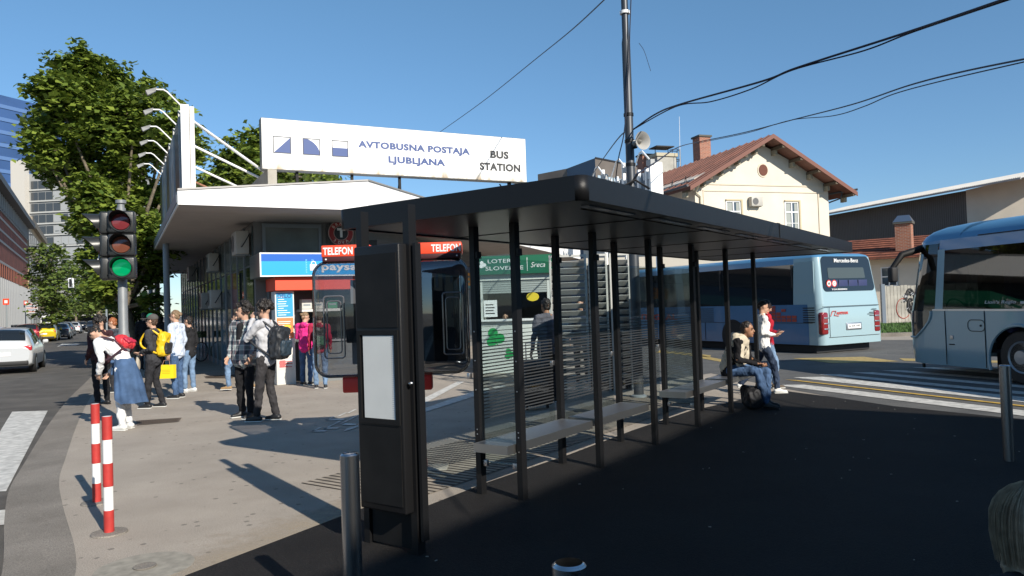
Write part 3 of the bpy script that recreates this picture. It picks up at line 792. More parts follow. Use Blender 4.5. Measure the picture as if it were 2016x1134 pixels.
# main sign on the roof
pL = at(516,333,16.8); pR = at(1037,359,19.9)
sv = (pR-pL); rzs = math.atan2(sv.y, sv.x); L_ = Vector((sv.x,sv.y)).length; zb_ = (pL.z+pR.z)/2
SG = thing('station_sign', 'big white AVTOBUSNA POSTAJA LJUBLJANA bus station sign on roof legs', 'sign', (pL.x,pL.y,zb_), rzs)
g = MB(); g.box(0,0,0,L_,.28,1.18); part('sign_box', g, mat('sign_side', (.18,.18,.17), .5), SG)
msf = mat('sign_face_white', (.80,.79,.76), .4)
n = msf.node_tree.nodes; l = msf.node_tree.links
tc = n.new('ShaderNodeTexCoord'); mp = n.new('ShaderNodeMapping'); mp.inputs['Scale'].default_value = (2.6,1,.7)
nz = n.new('ShaderNodeTexNoise'); nz.inputs['Scale'].default_value = 1.6; nz.inputs['Detail'].default_value = 6
sx = n.new('ShaderNodeSeparateXYZ'); mr = n.new('ShaderNodeMapRange'); mr.inputs[1].default_value = 0; mr.inputs[2].default_value = .55; mr.inputs[3].default_value = 1; mr.inputs[4].default_value = 0
ml = n.new('ShaderNodeMath'); ml.operation = 'MULTIPLY'
r_ = n.new('ShaderNodeValToRGB'); r_.color_ramp.elements[0].position = .36; r_.color_ramp.elements[0].color = (.80,.79,.77,1); r_.color_ramp.elements[1].position = .60; r_.color_ramp.elements[1].color = (.36,.28,.18,1)
l.new(tc.outputs['Object'], mp.inputs[0]); l.new(mp.outputs[0], nz.inputs[0]); l.new(tc.outputs['Object'], sx.inputs[0]); l.new(sx.outputs['Z'], mr.inputs[0]); l.new(mr.outputs[0], ml.inputs[0]); l.new(nz.outputs[0], ml.inputs[1]); l.new(ml.outputs[0], r_.inputs[0]); l.new(r_.outputs[0], n['Principled BSDF'].inputs['Base Color'])
g = MB(); g.box(.012,-.012,.012,L_-.012,-.001,1.168); fc = part('sign_face', g, msf, SG)
mbl = mat('sign_blue', (.028,.062,.20), .5); mdk = mat('sign_dark_grey', (.022,.022,.024), .5); mol = mat('sign_outline', (.04,.045,.06), .5)
k_ = L_/6.85
def outline(x0, x1, z0, z1):
    t_ = .022; g = MB()
    g.box(x0,-.016,z0,x1,-.0125,z0+t_); g.box(x0,-.016,z1-t_,x1,-.0125,z1); g.box(x0,-.016,z0+t_,x0+t_,-.0125,z1-t_); g.box(x1-t_,-.016,z0+t_,x1,-.0125,z1-t_)
    return g
def solid(pts):
    n__ = len(pts); g = MB()
    g.add([(x,-.0155,z) for x, z in pts]+[(x,-.0125,z) for x, z in pts], [tuple(range(n__)), tuple(reversed(range(n__,2*n__)))]+[(i,(i+1)%n__,n__+(i+1)%n__,n__+i) for i in range(n__)])
    return g
for i, (x0, x1) in enumerate(((.25,.66),(.92,1.33),(1.60,2.0))):
    x0 *= k_; x1 *= k_; z0, z1 = .38, .775
    e = part('emblem_outline', outline(x0,x1,z0,z1), mol, SG)
    a, b, c, d = x0+.009, x1-.009, z0+.009, z1-.009
    if i == 0: s_ = solid([(a,c),(b,c),(b,d)])
    elif i == 1: s_ = solid([(a,c)]+[(a+(b-a)*math.sin(R(q)), c+(d-c)*math.cos(R(q))) for q in range(90,-1,-9)])
    else: s_ = solid([(a,c),(b,c),(b,c+(d-c)*.55),(a,c+(d-c)*.55)])
    part('emblem_fill', s_, mbl, e)
fit_text('AVTOBUSNA POSTAJA', 2.24*k_, .595, 2.95*k_, .215, mbl, SG, -.015, bold=.048)
fit_text('LJUBLJANA', 2.99*k_, .265, 1.5*k_, .215, mbl, SG, -.015, bold=.048)
fit_text('BUS', 5.78*k_, .595, .54*k_, .205, mdk, SG, -.015, bold=.048)
fit_text('STATION', 5.46*k_, .265, 1.2*k_, .205, mdk, SG, -.015, bold=.048)
zr = 4.45-zb_
for x, z in ((.8,4.2),(2.1,4.3),(3.3,4.4)):
    g = MB(); g.box(x-.03,.1,z-zb_,x+.03,.16,-.0); part('leg', g, M_blk2, SG)
    g = MB(); g.tube([(x+.0,.3,z-zb_+.1),(x-.0,.13,0)],.015,6); part('brace', g, M_blk2, SG)
g = MB(); g.box(L_-.5,.1,-zb_,L_-.42,.18,0); part('leg', g, M_blk2, SG)
g = MB(); g.tube([(L_-.46,.14,-.45),(L_-.75,.14,-.05)],.018,6); part('brace', g, M_blk2, SG)

# ------------------------------------------------------------------ lottery booth and louvre screen
LK = thing('lottery_booth', 'white lottery booth with green LOTERIJA SLOVENIJE sign and roller shutter', 'kiosk', at(940,735,17.8)*1.0, R(-2))
LK.location.z = 0
LK.location.x = -.81
g = MB(); g.box(0,0,0,1.75,1.9,1.05); bs = part('counter_base', g, mat('booth_white', (.55,.57,.54), .5, var=.04), LK)
g = MB(); g.box(-.04,-.12,1.24,1.79,.1,1.29); part('counter_ledge', g, M_whiteP, LK)
g = MB(); g.box(0,.0,1.05,1.75,.06,1.24); part('front_band', g, mat('booth_white', (.55,.57,.54), .5), LK)
g = MB(); g.box(0,.02,1.24,.10,1.9,2.3); g2 = part('side_wall', g, MATS['booth_white'], LK)
g = MB(); g.box(1.65,.02,1.24,1.75,1.9,2.3); part('side_wall', g, MATS['booth_white'], LK)
g = MB(); g.box(.10,1.8,0,1.65,1.9,2.3); part('back_wall', g, M_dark, LK)
g = MB()
for i in range(7): g.rbox((.875,.04,1.93+i*.052),(1.55,.03,.046),.006)
part('roller_shutter', g, mat('shutter_grey', (.30,.33,.32), .5), LK)
g = MB(); g.box(0,-.02,2.22,1.75,1.9,2.36); part('lintel', g, MATS['booth_white'], LK)
g = MB(); g.box(-.03,-.16,2.36,1.80,1.95,2.80); part('sign_box', g, mat('lottery_green', (.01,.11,.055), .4), LK)
fit_text('LOTERIJA', .26, 2.60, .78, .12, M_whiteP, LK, -.165, bold=.0)
fit_text('SLOVENIJE', .20, 2.43, .90, .12, M_whiteP, LK, -.165, bold=.0)
fit_text('Sreca', 1.28, 2.50, .34, .12, M_whiteP, LK, -.165, bold=-.005, shear=.3)
g = MB(); g.box(1.19,-.168,2.42,1.2,-.1605,2.74); part('sign_divider', g, M_whiteP, LK)
def clover(parent, cx, cz, r, mt_, y):
    g = MB()
    for a in (90,210,330):
        g.lathe([(r,0),(r,.004),(0,.004)], 18, 0, TM(cx+r*1.0*math.cos(R(a+20)),y,cz+r*1.0*math.sin(R(a+20)),90))
    g.tube([(cx,y,cz),(cx+r*.6,y,cz-r*1.6)], r*.12, 5)
    part('clover_emblem', g, mt_, parent)
clover(LK, .13, 2.60, .045, M_whiteP, -.161)
mcl = mat('clover_green', (.01,.30,.07), .4)
clover(LK, .36, .85, .12, mcl, -.002); clover(LK, .70, .45, .07, mcl, -.002)
g = MB(); g.box(.12,-.008,1.35,.44,-.0,1.75); pst = part('notice', g, M_whiteP, LK)
g = MB()
for i in range(4): g.box(.16,-.011,1.42+i*.07,.38-.03*(i%2),-.0085,1.445+i*.07)
part('notice_print', g, M_blk2, pst)
g = MB(); g.lathe([(.15,0),(.15,.004),(0,.004)], 24, 0, TM(1.30,-.004,1.80,90)@Matrix.Diagonal((1,.7,1,1))); part('yellow_sticker', g, mat('sticker_yellow', (.65,.50,.03), .4), LK)

LV = thing('louvre_screen', 'white louvred metal screen behind the shelter half in shade', 'screen', at(1089,760,13.5), R(0))
LV.location.z = 0
mlv = mat('louvre_white', (.46,.46,.43), .5, var=.05)
x_ = 0
for (xa, xb) in ((0,.68),(.72,1.06),(1.10,1.47)):
    g = MB()
    g.box(xa,0,0,xa+.035,.06,2.5); g.box(xb-.035,0,0,xb,.06,2.5); g.box(xa+.035,.0,2.46,xb-.035,.06,2.5)
    part('frame', g, mlv, LV)
    k = 0; z = 2.38
    while z > .2:
        g = MB(); g.add([(xa+.036,0,z),(xb-.036,0,z),(xb-.036,.09,z-.085),(xa+.036,.09,z-.085),(xa+.036,.006,z+.006),(xb-.036,.006,z+.006),(xb-.036,.096,z-.079),(xa+.036,.096,z-.079)], [(0,1,2,3),(7,6,5,4),(0,4,5,1),(2,6,7,3),(0,3,7,4),(1,5,6,2)])
        part('louvre', g, mlv, LV); z -= .13
g = MB(); g.box(.70,.12,0,1.47,.15,2.3); part('backing', g, mat('screen_backing', (.03,.03,.035), .7), LV)

# ------------------------------------------------------------------ pole with speakers
PB = at(1258,781,12.5)
PO = thing('utility_pole', 'tall dark steel pole carrying cables and a horn loudspeaker', 'pole', (PB.x,PB.y,0))
g = MB(); g.lathe([(.085,0),(.085,3.2),(.075,3.25),(.072,6.0),(.058,6.1),(.055,8.6)], 16); part('shaft', g, mat('pole_grey', (.055,.06,.068), .45, .4), PO)
g = MB(); g.lathe([(.13,0),(.13,.03),(.088,.05)],16); part('base_flange', g, M_grey, PO)
for z in (3.9,4.3,4.75,6.5):
    g = MB(); g.lathe([(.085,z),(.085,z+.05),(.07,z+.05)],14); part('clamp_band', g, M_blk if z < 6 else M_white, PO)
g = MB(); g.tube([(-.35,-.15,3.45),(.05,-.1,3.65),(.3,-.05,3.5)],.02,6); g.tube([(-.2,-.1,3.3),(.1,-.1,3.75)],.018,6); part('cable_bracket', g, M_blk, PO)
HS = thing('horn_speaker', 'grey horn loudspeaker fixed to the tall pole', 'loudspeaker', (PB.x+.10,PB.y-.09,4.28), R(28))
Mh = Matrix.Rotation(R(90),4,'X')
g = MB(); g.lathe([(.02,-.16),(.055,-.15),(.055,-.04),(.03,-.02),(.045,.04),(.08,.11),(.15,.17),(.155,.175),(.145,.17),(.07,.11),(.03,.04),(.0,.03)],24,0,Mh); part('horn', g, mat('horn_grey', (.33,.32,.30), .5), HS)
g = MB(); g.lathe([(.035,.03),(.04,.08),(.02,.12),(0,.13)],16,0,Mh); part('driver_cone', g, mat('horn_inner', (.20,.19,.17), .5), HS)
g = MB(); g.box(-.02,.0,-.09,.02,.12,-.06); part('bracket', g, M_blk, HS)

# cables
def cable(pts, rad, label, mt_=None, wob=0.0):
    P = [at(u,v,d) for u, v, d in pts]
    # resample smoothly
    out = []
    n__ = len(P)
    for i in range(n__-1):
        p0 = P[max(i-1,0)]; p1 = P[i]; p2 = P[i+1]; p3 = P[min(i+2,n__-1)]
        for k in range(10):
            t = k/10
            q = .5*((2*p1)+(p2-p0)*t+(2*p0-5*p1+4*p2-p3)*t*t+(3*p1-p0-3*p2+p3)*t**3)
            out.append(q)
    out.append(P[-1])
    if rad > .0085 and 'hanging' not in label and 'span' not in label:      # run on well past the frame
        dv_ = (P[-1]-P[-2]).normalized()
        for k in (4,8,14): out.append(P[-1]+dv_*k+Vector((0,0,-.004*k*k)))
    o0 = out[0].copy()
    g = MB(); g.tube([p-o0 for p in out], rad, 6)
    o = part('cable', g, mt_ or mat('cable_black', (.012,.014,.03), .6)); o.location = o0
    tag(o, label, 'cable', 'overhead cables')
cable([(1165,345,26),(1215,275,16),(1245,256,12.6),(1290,225,12),(1340,205,11),(1500,160,9.5),(1570,133,9),(1760,72,8),(1880,32,7.2),(2060,-30,6.2)], .013, 'thick black cable crossing the sky to the top right corner')
cable([(1245,256,12.6),(1330,210,11.1),(1400,200,10.6),(1480,175,9.9),(1560,138,9.1),(1700,100,8.3),(1800,62,7.8),(2050,-22,6.3)], .009, 'thinner black cable twisted round the upper right cable')
cable([(1250,345,12.5),(1290,320,16),(1335,290,24),(1372,280,30),(1460,262,26),(1560,236,22),(1680,205,18),(1790,168,15),(1900,140,13),(2060,108,11)], .016, 'black cable running from the brick chimney to the right edge')
cable([(1372,282,30),(1470,262,26),(1555,237,22.1),(1640,228,19),(1700,210,17.5),(1760,185,16),(1860,158,14),(2060,112,11.1)], .012, 'lower sagging strand of the cable from the chimney')
cable([(866,260,40),(950,200,32),(1060,112,24),(1130,55,18),(1210,-20,14)], .014, 'single black cable rising behind the station sign')
cable([(1243,-20,12.4),(1240,60,12.4),(1238,120,12.4),(1230,250,12.4),(1218,310,12.6),(1212,352,13)], .010, 'vertical black cable hanging beside the tall pole')
cable([(1258,85,12.4),(1268,100,12.3),(1278,130,12.3),(1281,140,12.3)], .004, 'short thin wire end dangling from the pole')
for k, (u, v) in enumerate(((1338,232),(1564,150),(1798,72))):
    pass

# ------------------------------------------------------------------ trees
def leafmat(name, c0, c1):
    mt = bpy.data.materials.new(name); mt.use_nodes = True
    n = mt.node_tree.nodes; l = mt.node_tree.links; b = n['Principled BSDF']
    ge = n.new('ShaderNodeNewGeometry')
    rp = n.new('ShaderNodeValToRGB'); rp.color_ramp.elements[0].color = (*c0,1); rp.color_ramp.elements[1].color = (*c1,1)
    l.new(ge.outputs['Random Per Island'], rp.inputs[0]); l.new(rp.outputs[0], b.inputs['Base Color'])
    b.inputs['Roughness'].default_value = .5; b.inputs['Specular IOR Level'].default_value = .35
    tl = n.new('ShaderNodeBsdfTranslucent'); mx = n.new('ShaderNodeMixShader'); mx.inputs[0].default_value = .28
    l.new(rp.outputs[0], tl.inputs[0]); l.new(b.outputs[0], mx.inputs[1]); l.new(tl.outputs[0], mx.inputs[2])
    l.new(mx.outputs[0], n['Material Output'].inputs[0])
    return mt
M_leaf = leafmat('plane_leaf', (.065,.112,.018), (.225,.285,.042))
M_leaf2 = leafmat('far_leaf', (.06,.10,.022), (.16,.21,.045))
def tree(base, blobs, label, lm, size, count, trunk_r=.2, seed=1, group='street trees', clump=.5, top=None):
    rg = random.Random(seed)
    o = thing('street_tree', label, 'tree', (base[0],base[1],0), 0, group)
    B0 = Vector((base[0],base[1],0))
    bl = [(Vector(b[:3])-B0, b[3]) for b in blobs]
    g = MB(); cz = sum((b[0]*b[1] for b in bl), Vector())/sum(b[1] for b in bl)
    lowest = min(b[0].z-b[1]*.3 for b in bl)
    fork = Vector((cz.x*.4, cz.y*.4, max(1.8, lowest)))
    g.tube([(0,0,-.15),(0.02,0,.5),(cz.x*.12,cz.y*.12,fork.z*.6),fork], [trunk_r*1.25,trunk_r,trunk_r*.85,trunk_r*.75], 10)
    part('trunk', g, M_bark, o)
    g = MB()
    for c, r in bl:
        mid = (fork+c)/2 + Vector((rg.uniform(-.2,.2),rg.uniform(-.2,.2),rg.uniform(0,.4)))
        g.tube([fork,mid,c], [trunk_r*.42,trunk_r*.25,trunk_r*.1], 6)
        for k in range(5):
            d = Vector((rg.gauss(0,1),rg.gauss(0,1),rg.gauss(0,1)))
            if d.length < .1: continue
            g.tube([c, c+d.normalized()*r*.85], [trunk_r*.09,.01], 4)
    part('branch', g, M_bark, o)
    vs = []; fs = []
    tot = sum(r**2 for _, r in bl)
    for c, r in bl:
        nc = max(3, int(count*r*r/tot/26))
        for _ in range(nc):
            d = Vector((rg.gauss(0,1),rg.gauss(0,1),rg.gauss(0,1)*.85+.1)).normalized()
            cc = c + d*r*(rg.random()**.38)*rg.uniform(.8,1.12)
            cr = clump*rg.uniform(.55,1.15)
            for _ in range(26):
                e = Vector((rg.gauss(0,.48),rg.gauss(0,.48),rg.gauss(0,.25)))*cr
                p = cc+e
                s_ = size*rg.uniform(.6,1.25)
                nrm = Vector((rg.gauss(0,.55)+d.x*.3,rg.gauss(0,.55)+d.y*.3,1.0)).normalized()
                a = Vector((rg.gauss(0,1),rg.gauss(0,1),rg.gauss(0,.3)-.3)); a = (a - nrm*a.dot(nrm)).normalized(); b = nrm.cross(a)
                i0 = len(vs)
                vs += [p-a*s_*.5, p+b*s_*.42-a*s_*.12, p+b*s_*.22+a*s_*.12, p+a*s_*.6, p-b*s_*.22+a*s_*.12, p-b*s_*.42-a*s_*.12]
                fs.append((i0,i0+1,i0+2,i0+3,i0+4,i0+5))
    me = bpy.data.meshes.new('crown'); me.from_pydata([tuple(v) for v in vs], [], fs); me.materials.append(lm)
    link('crown', me, o)
    return o
def bpx(lst, d, dj=0.0):
    out = []
    for i, (u, v, r) in enumerate(lst):
        p = at(u, v, d + dj*math.sin(i*2.3)); out.append((p.x,p.y,p.z,r/FPX*d))
    return out
tb = at(262,722,25)
tree((tb.x,tb.y), bpx([(150,132,46),(215,158,40),(110,185,42),(95,245,42),(160,215,70),(85,300,38),(130,330,60),(210,270,75),(265,215,45),(290,180,30),(180,395,48),(240,370,66),(290,290,60),(345,250,38),(330,205,22),(355,300,35),(235,450,60),(165,455,30),(205,500,38),(290,470,60),(245,530,44),(205,570,30),(300,540,34),(330,400,45),(300,595,20),(215,585,24),(385,300,26),(75,255,22)], 25, 1.6),
     'big plane tree towering over the traffic light and street', M_leaf, .21, 42000, .22, 4, clump=.42)
tb = at(270,715,26.5)
tree((tb.x+.5,tb.y+.6), bpx([(268,640,22),(262,665,18),(275,690,16),(255,610,26),(280,600,24)], 26), 'ivy grown young tree beside the pavement column', M_leaf2, .13, 1800, .12, 8, clump=.35)
tb = at(480,690,34)
tree((tb.x,tb.y), bpx([(500,280,26),(545,305,45),(470,310,34),(600,345,30),(430,360,35),(520,345,50),(570,345,34),(460,345,42),(640,350,22)], 34, 1.2),
     'tree rising behind the station roof under the big sign', M_leaf, .27, 9000, .2, 5, clump=.6)
tb = at(105,640,62)
tree((tb.x,tb.y), bpx([(100,505,30),(90,545,34),(110,575,38),(92,600,28),(125,540,24),(118,615,24)], 62, 2), 'tree in front of the grey tower on the far left', M_leaf2, .32, 3800, .25, 6, clump=1.0)
tb = at(190,640,48)
tree((tb.x,tb.y), bpx([(170,530,26),(200,560,38),(160,575,18),(220,595,34),(250,600,30),(185,600,20),(235,560,30)], 48, 2), 'tree over the pavement behind the traffic light pole', M_leaf2, .28, 4200, .22, 12, clump=.8)
tb = at(150,630,110)
tree((tb.x,tb.y), bpx([(140,606,14),(160,610,12),(125,612,12),(172,612,9)], 110, 3), 'low bushy tree at the far end of the street', M_leaf2, .5, 1400, .2, 15, clump=1.2)
# planting under the canopy
sb = MB()
# ------------------------------------------------------------------ far buildings
def wallgrid(name, o, x0, x1, z0, z1, nx, nz, y, mt_, fx=.12, fz=.25, nm='window', dep=.06):
    # windows of one face in local x-z at local y, each its own part
    for i in range(nx):
        for j in range(nz):
            wx = (x1-x0)/nx; wz = (z1-z0)/nz
            g = MB(); g.box(x0+i*wx+wx*fx, y-dep, z0+j*wz+wz*fz, x0+(i+1)*wx-wx*fx, y-.002, z0+(j+1)*wz-wz*fz*.6)
            part(nm, g, mt_, o)
def facade_frame(name, label, P, Q, cat='building'):
    # local x from P to Q, face looking to local -y
    a = math.atan2(Q[1]-P[1], Q[0]-P[0]); L = math.hypot(Q[0]-P[0], Q[1]-P[1])
    return thing(name, label, cat, (P[0],P[1],-.1), a), L
# brick building, left side of the street: facade seen from the street (far end first so that -y faces the street)
def fpt(d): return (-8.6-.56*d, d)
A1 = fpt(92); A0 = fpt(50)
bk, L = facade_frame('brick_building', 'long red brick office block with grey pilasters on the left of the street', A0, A1)
# facing: make depth go away from street
g = MB(); g.box(0,0,0,L,18,13.6); wl2 = part('wall', g, mat('brick_red', (.20,.055,.035), .85, var=.25, vscale=.8), bk)
sgn = -1
for z0, z1, c, nm in ((0,3.3,(.09,.09,.10),'ground_floor_band'),(3.3,5.6,(.22,.24,.27),'glazed_band'),(11.7,13.2,(.17,.17,.17),'parapet_band')):
    g = MB(); g.box(-.1,-.12,z0,L+.1,-.002,z1); part(nm, g, mat(nm, c, .6), bk)
g = MB(); g.box(-.3,-.9,13.2,L+.3,18.2,13.75); part('cornice', g, mat('cornice_dark', (.06,.06,.065), .6), bk)
for z in (7.0,8.9,9.9,11.0):
    g = MB(); g.box(0,-.05,z,L,-.002,z+.22); part('stone_course', g, mat('course_pale', (.38,.34,.31), .7), bk)
npil = 30
for i in range(npil):
    x = L*(i+.5)/npil
    g = MB(); g.box(x-.09,-.30,0,x+.09,-.13,5.6); part('pilaster', g, mat('pilaster_grey', (.25,.26,.27), .6), bk)
for i in range(npil):
    x = L*(i)/npil
    g = MB(); g.box(x+.25,-.10,5.75,x+.55,-.06,6.95); part('window', g, mat('orange_shutter', (.24,.075,.04), .7), bk)
for i in range(npil):
    x = L*(i)/npil
    g = MB(); g.box(x+.3,-.30,11.8,x+.5,-.13,13.1); part('parapet_fin', g, mat('fin_pale', (.34,.34,.33), .7), bk)
A2 = fpt(94); A3 = fpt(122)
tn, L = facade_frame('tan_building', 'tan stone building with dark window bands next to the brick block', A2, A3)
g = MB(); g.box(0,0,0,L,16,14.2); part('wall', g, mat('tan_stone', (.42,.31,.19), .8, var=.12, vscale=.6), tn)
g = MB(); g.box(-.2,-.5,14.2,L+.2,16.2,15.0); part('cornice', g, mat('tan_cornice', (.25,.21,.16), .8), tn)
for j in range(4):
    for i in range(9):
        x = L*(i+.12)/9; g = MB(); g.box(x,-.05,1.0+j*3.4,x+L/9*.72,-.002,3.2+j*3.4); part('window', g, M_wglass, tn)
# glass tower, grey tower block, low annexe
GT = thing('glass_tower', 'tall blue glass office tower at the far left edge', 'tower', (at(-140,600,150).x, 150, -.1), R(-22))
H1 = at(0,195,165).z; xr = 15.5
g = MB(); g.box(0,0,0,xr,20,H1-4); part('wall', g, mat('tower_glass', (.05,.10,.23), .12, .2, spec=.9, var=.25, vscale=.06), GT)
nf = 15
for j in range(nf):
    z = 8+j*(H1-12)/nf; g = MB(); g.box(-.15,-.2,z,xr+.15,20.1,z+.75); part('floor_band', g, mat('tower_band', (.10,.18,.36), .3), GT)
for i in range(14):
    g = MB(); g.tube([(xr*i/13,.1,H1-4),(xr*i/13,.1,H1-1.2)],.06,5); part('rail_post', g, M_steel2, GT)
g = MB(); g.box(0,.05,H1-1.3,xr,.15,H1-1.15); g2 = part('rail', g, M_steel2, GT)
TW = thing('office_tower', 'grey high rise slab with pale stair shaft and ribbon windows', 'tower', (at(37,600,140).x, 140, -.1), R(-6))
H2 = at(60,330,140).z
g = MB(); g.box(0,0,0,21,12,H2-1.2); part('wall', g, mat('tower_grey', (.27,.275,.27), .7, var=.08, vscale=.2), TW)
g = MB(); g.box(-.2,-1.2,0,2.6,-.002,H2+1.3); part('stair_shaft', g, mat('shaft_pale', (.52,.49,.44), .7), TW)
for j in range(13):
    z = 3.0+j*2.15
    if z+1.4 > H2-1.5: break
    for i in range(12):
        x = 2.9+i*1.5; g = MB(); g.box(x+.06,-.08,z,x+1.42,-.002,z+1.45)
        part('window', g, mat('tower_window_dark', (.05,.055,.06), .2, spec=.8) if (i<3 or (i*7+j*3)%4==0) else mat('tower_window_pale', (.33,.34,.34), .35), TW)
    g = MB(); g.box(2.7,-.25,z-.38,21,-.002,z-.12); part('sill_band', g, mat('sill_pale', (.42,.42,.40), .6), TW)
g = MB(); g.tube([(5,3,H2-1.2),(5,3,H2+1.5)],.07,5); g.tube([(4.4,3,H2+.6),(5.6,3,H2+.8)],.05,5); g.tube([(4.2,3,H2+.0),(5.3,3,H2+.0)],.05,5); part('antenna', g, M_steel2, TW)
AN = thing('annexe', 'low glazed modern block closing the end of the street', 'building', (at(118,620,120).x, 120, -.1), R(-4))
g = MB(); g.box(0,0,0,12,8,6.2); part('wall', g, mat('annexe_grey', (.30,.31,.31), .6), AN)
for i in range(9):
    g = MB(); g.box(.3+i*1.3,-.06,3.1,1.35+i*1.3,-.002,5.4); part('window', g, M_wglass, AN)
g = MB(); g.box(-.5,-1.5,2.3,12.5,-.002,2.8); part('canopy', g, mat('annexe_band', (.45,.45,.43), .6), AN)
g = MB(); g.box(.2,-.05,0,11.8,-.002,2.2); part('dark_entrance', g, M_dglass, AN)

# street signs far left
def street_sign(px, d, w_, h_, c, label, extra=None, round_=False):
    u, v = px; p = at(u, v, d)
    o = thing('street_sign', label, 'sign', (p.x,p.y,-.1), 0)
    g = MB(); g.tube([(0,.05,0),(0,.05,p.z+.1)],.05,8); part('pole', g, M_grey, o)
    g = MB()
    if round_: g.lathe([(w_/2,0),(w_/2,.02),(0,.02)],20,0,TM(0,.0,p.z+.1,90))
    else: g.box(-w_/2,-.03,p.z+.1-h_/2,w_/2,0,p.z+.1+h_/2)
    pl_ = part('plate', g, c, o); return o, pl_, p.z+.1
o, pl_, z = street_sign((63,606), 80, 1.25, 1.15, mat('sign_plate_white', (.55,.55,.55), .5), 'white board with red and blue stripes on the far pavement')
for i in range(5):
    g = MB(); g.box(-.58,-.04,z-.45+i*.2,.58,-.031,z-.39+i*.2); part('stripe', g, [M_red, mbl][i % 2], pl_)
o, pl_, z = street_sign((12,594), 60, .5, .5, M_sred, 'red square advertising sign on the brick block pavement')
g = MB(); g.box(-.12,-.04,z-.12,.14,-.031,z+.12); part('white_mark', g, M_whiteP, pl_)
o, pl_, z = street_sign((51,596), 84, .5, .5, mat('small_red_sign', (.6,.06,.04), .5), 'small red sign left of the striped board')
g = MB(); g.box(-.12,-.04,z-.12,.14,-.031,z+.12); part('white_mark', g, M_whiteP, pl_)
o, pl_, z = street_sign((208,587), 40, .38, .38, mat('no_entry_red', (.6,.08,.04), .5), 'round red no entry sign above the distant traffic', round_=True)
g = MB(); g.box(-.13,-.035,z-.035,.13,-.022,z+.035); part('white_bar', g, M_whiteP, pl_)
p = at(140,557,45)
o = thing('hanging_traffic_signal', 'small white backed traffic signal hanging over the street', 'traffic light', (p.x,p.y,p.z))
g = MB(); g.rbox((0,0,0),(.32,.10,.60),.03); part('backboard', g, M_whiteP, o)
g = MB(); g.rbox((0,-.06,0),(.15,.06,.48),.02); part('signal_head', g, M_dark, o)
cable([(60,552,60),(140,548,45),(330,535,30)], .012, 'thin span wire holding the small hanging signal')

# ------------------------------------------------------------------ cream house with red roof
gl = at(1375,560,40); gr = at(1638,560,42.8)
ga = math.atan2(gr.y-gl.y, gr.x-gl.x); GW = math.hypot(gr.y-gl.y, gr.x-gl.x)
HO = thing('cream_house', 'cream gabled house with rust red metal roof behind the coaches', 'house', (gl.x,gl.y,0), ga)
AZ = 10.5; EZ = AZ - .51*GW/2 - .1; DEP = 15
M_cream = mat('cream_render', (.62,.56,.47), .85, var=.06, vscale=.8, bump=.1, bscale=20)
g = MB()
g.add([(0,0,0),(GW,0,0),(GW,0,EZ),(GW/2,0,AZ-.35),(0,0,EZ),(0,DEP,0),(GW,DEP,0),(GW,DEP,EZ),(GW/2,DEP,AZ-.35),(0,DEP,EZ)],
      [(0,1,2,3,4),(9,8,7,6,5),(5,0,4,9),(1,6,7,2),(4,3,8,9),(3,2,7,8)])
wl3 = part('wall', g, M_cream, HO)
rmt = mat('rust_metal_roof', (.13,.050,.034), .55, .1, var=.3, vscale=.9)
nn = rmt.node_tree.nodes; ll = rmt.node_tree.links
tc = nn.new('ShaderNodeTexCoord'); wv = nn.new('ShaderNodeTexWave'); wv.bands_direction = 'Y'; wv.inputs['Scale'].default_value = .55; wv.wave_profile = 'SAW'
bp = nn.new('ShaderNodeBump'); bp.inputs['Strength'].default_value = 1; bp.inputs['Distance'].default_value = .15
ll.new(tc.outputs['Object'], wv.inputs[0]); ll.new(wv.outputs['Fac'], bp.inputs['Height']); ll.new(bp.outputs[0], nn['Principled BSDF'].inputs['Normal'])
OV = 1.15; FO = 1.0; sl = (AZ-EZ+.1)/(GW/2)
def roofslab(x_eave, x_r, z_e, z_r, y0, y1, th=.14):
    g = MB(); g.add([(x_eave,y0,z_e),(x_r,y0,z_r),(x_r,y1,z_r),(x_eave,y1,z_e),(x_eave,y0,z_e-th),(x_r,y0,z_r-th),(x_r,y1,z_r-th),(x_eave,y1,z_e-th)], [(0,1,2,3),(7,6,5,4),(0,4,5,1),(1,5,6,2),(2,6,7,3),(3,7,4,0)]); return g
rf2 = part('roof', roofslab(-OV*.8, GW/2, AZ-sl*(GW/2+OV*.8), AZ, -FO, DEP+FO), rmt, HO)
rf3 = part('roof', roofslab(GW+OV, GW/2, AZ-sl*(GW/2+OV), AZ, -FO, DEP+FO), rmt, HO)
g = MB(); g.box(-OV*.8,-FO-.03,0,0,0,0)
for k in range(26):
    y = -FO+.3+k*.66; g = MB(); x0 = -OV*.8; zz = AZ-sl*(GW/2+OV*.8)
    g.add([(x0,y,zz+.005),(GW/2,y,AZ+.005),(GW/2,y+.06,AZ+.005),(x0,y+.06,zz+.005),(x0,y,zz+.06),(GW/2,y,AZ+.06),(GW/2,y+.06,AZ+.06),(x0,y+.06,zz+.06)], [(3,2,1,0),(4,5,6,7),(0,1,5,4),(2,3,7,6),(0,4,7,3)]); part('roof_seam', g, rmt, rf2)
mwd = mat('dark_timber', (.10,.075,.05), .8)
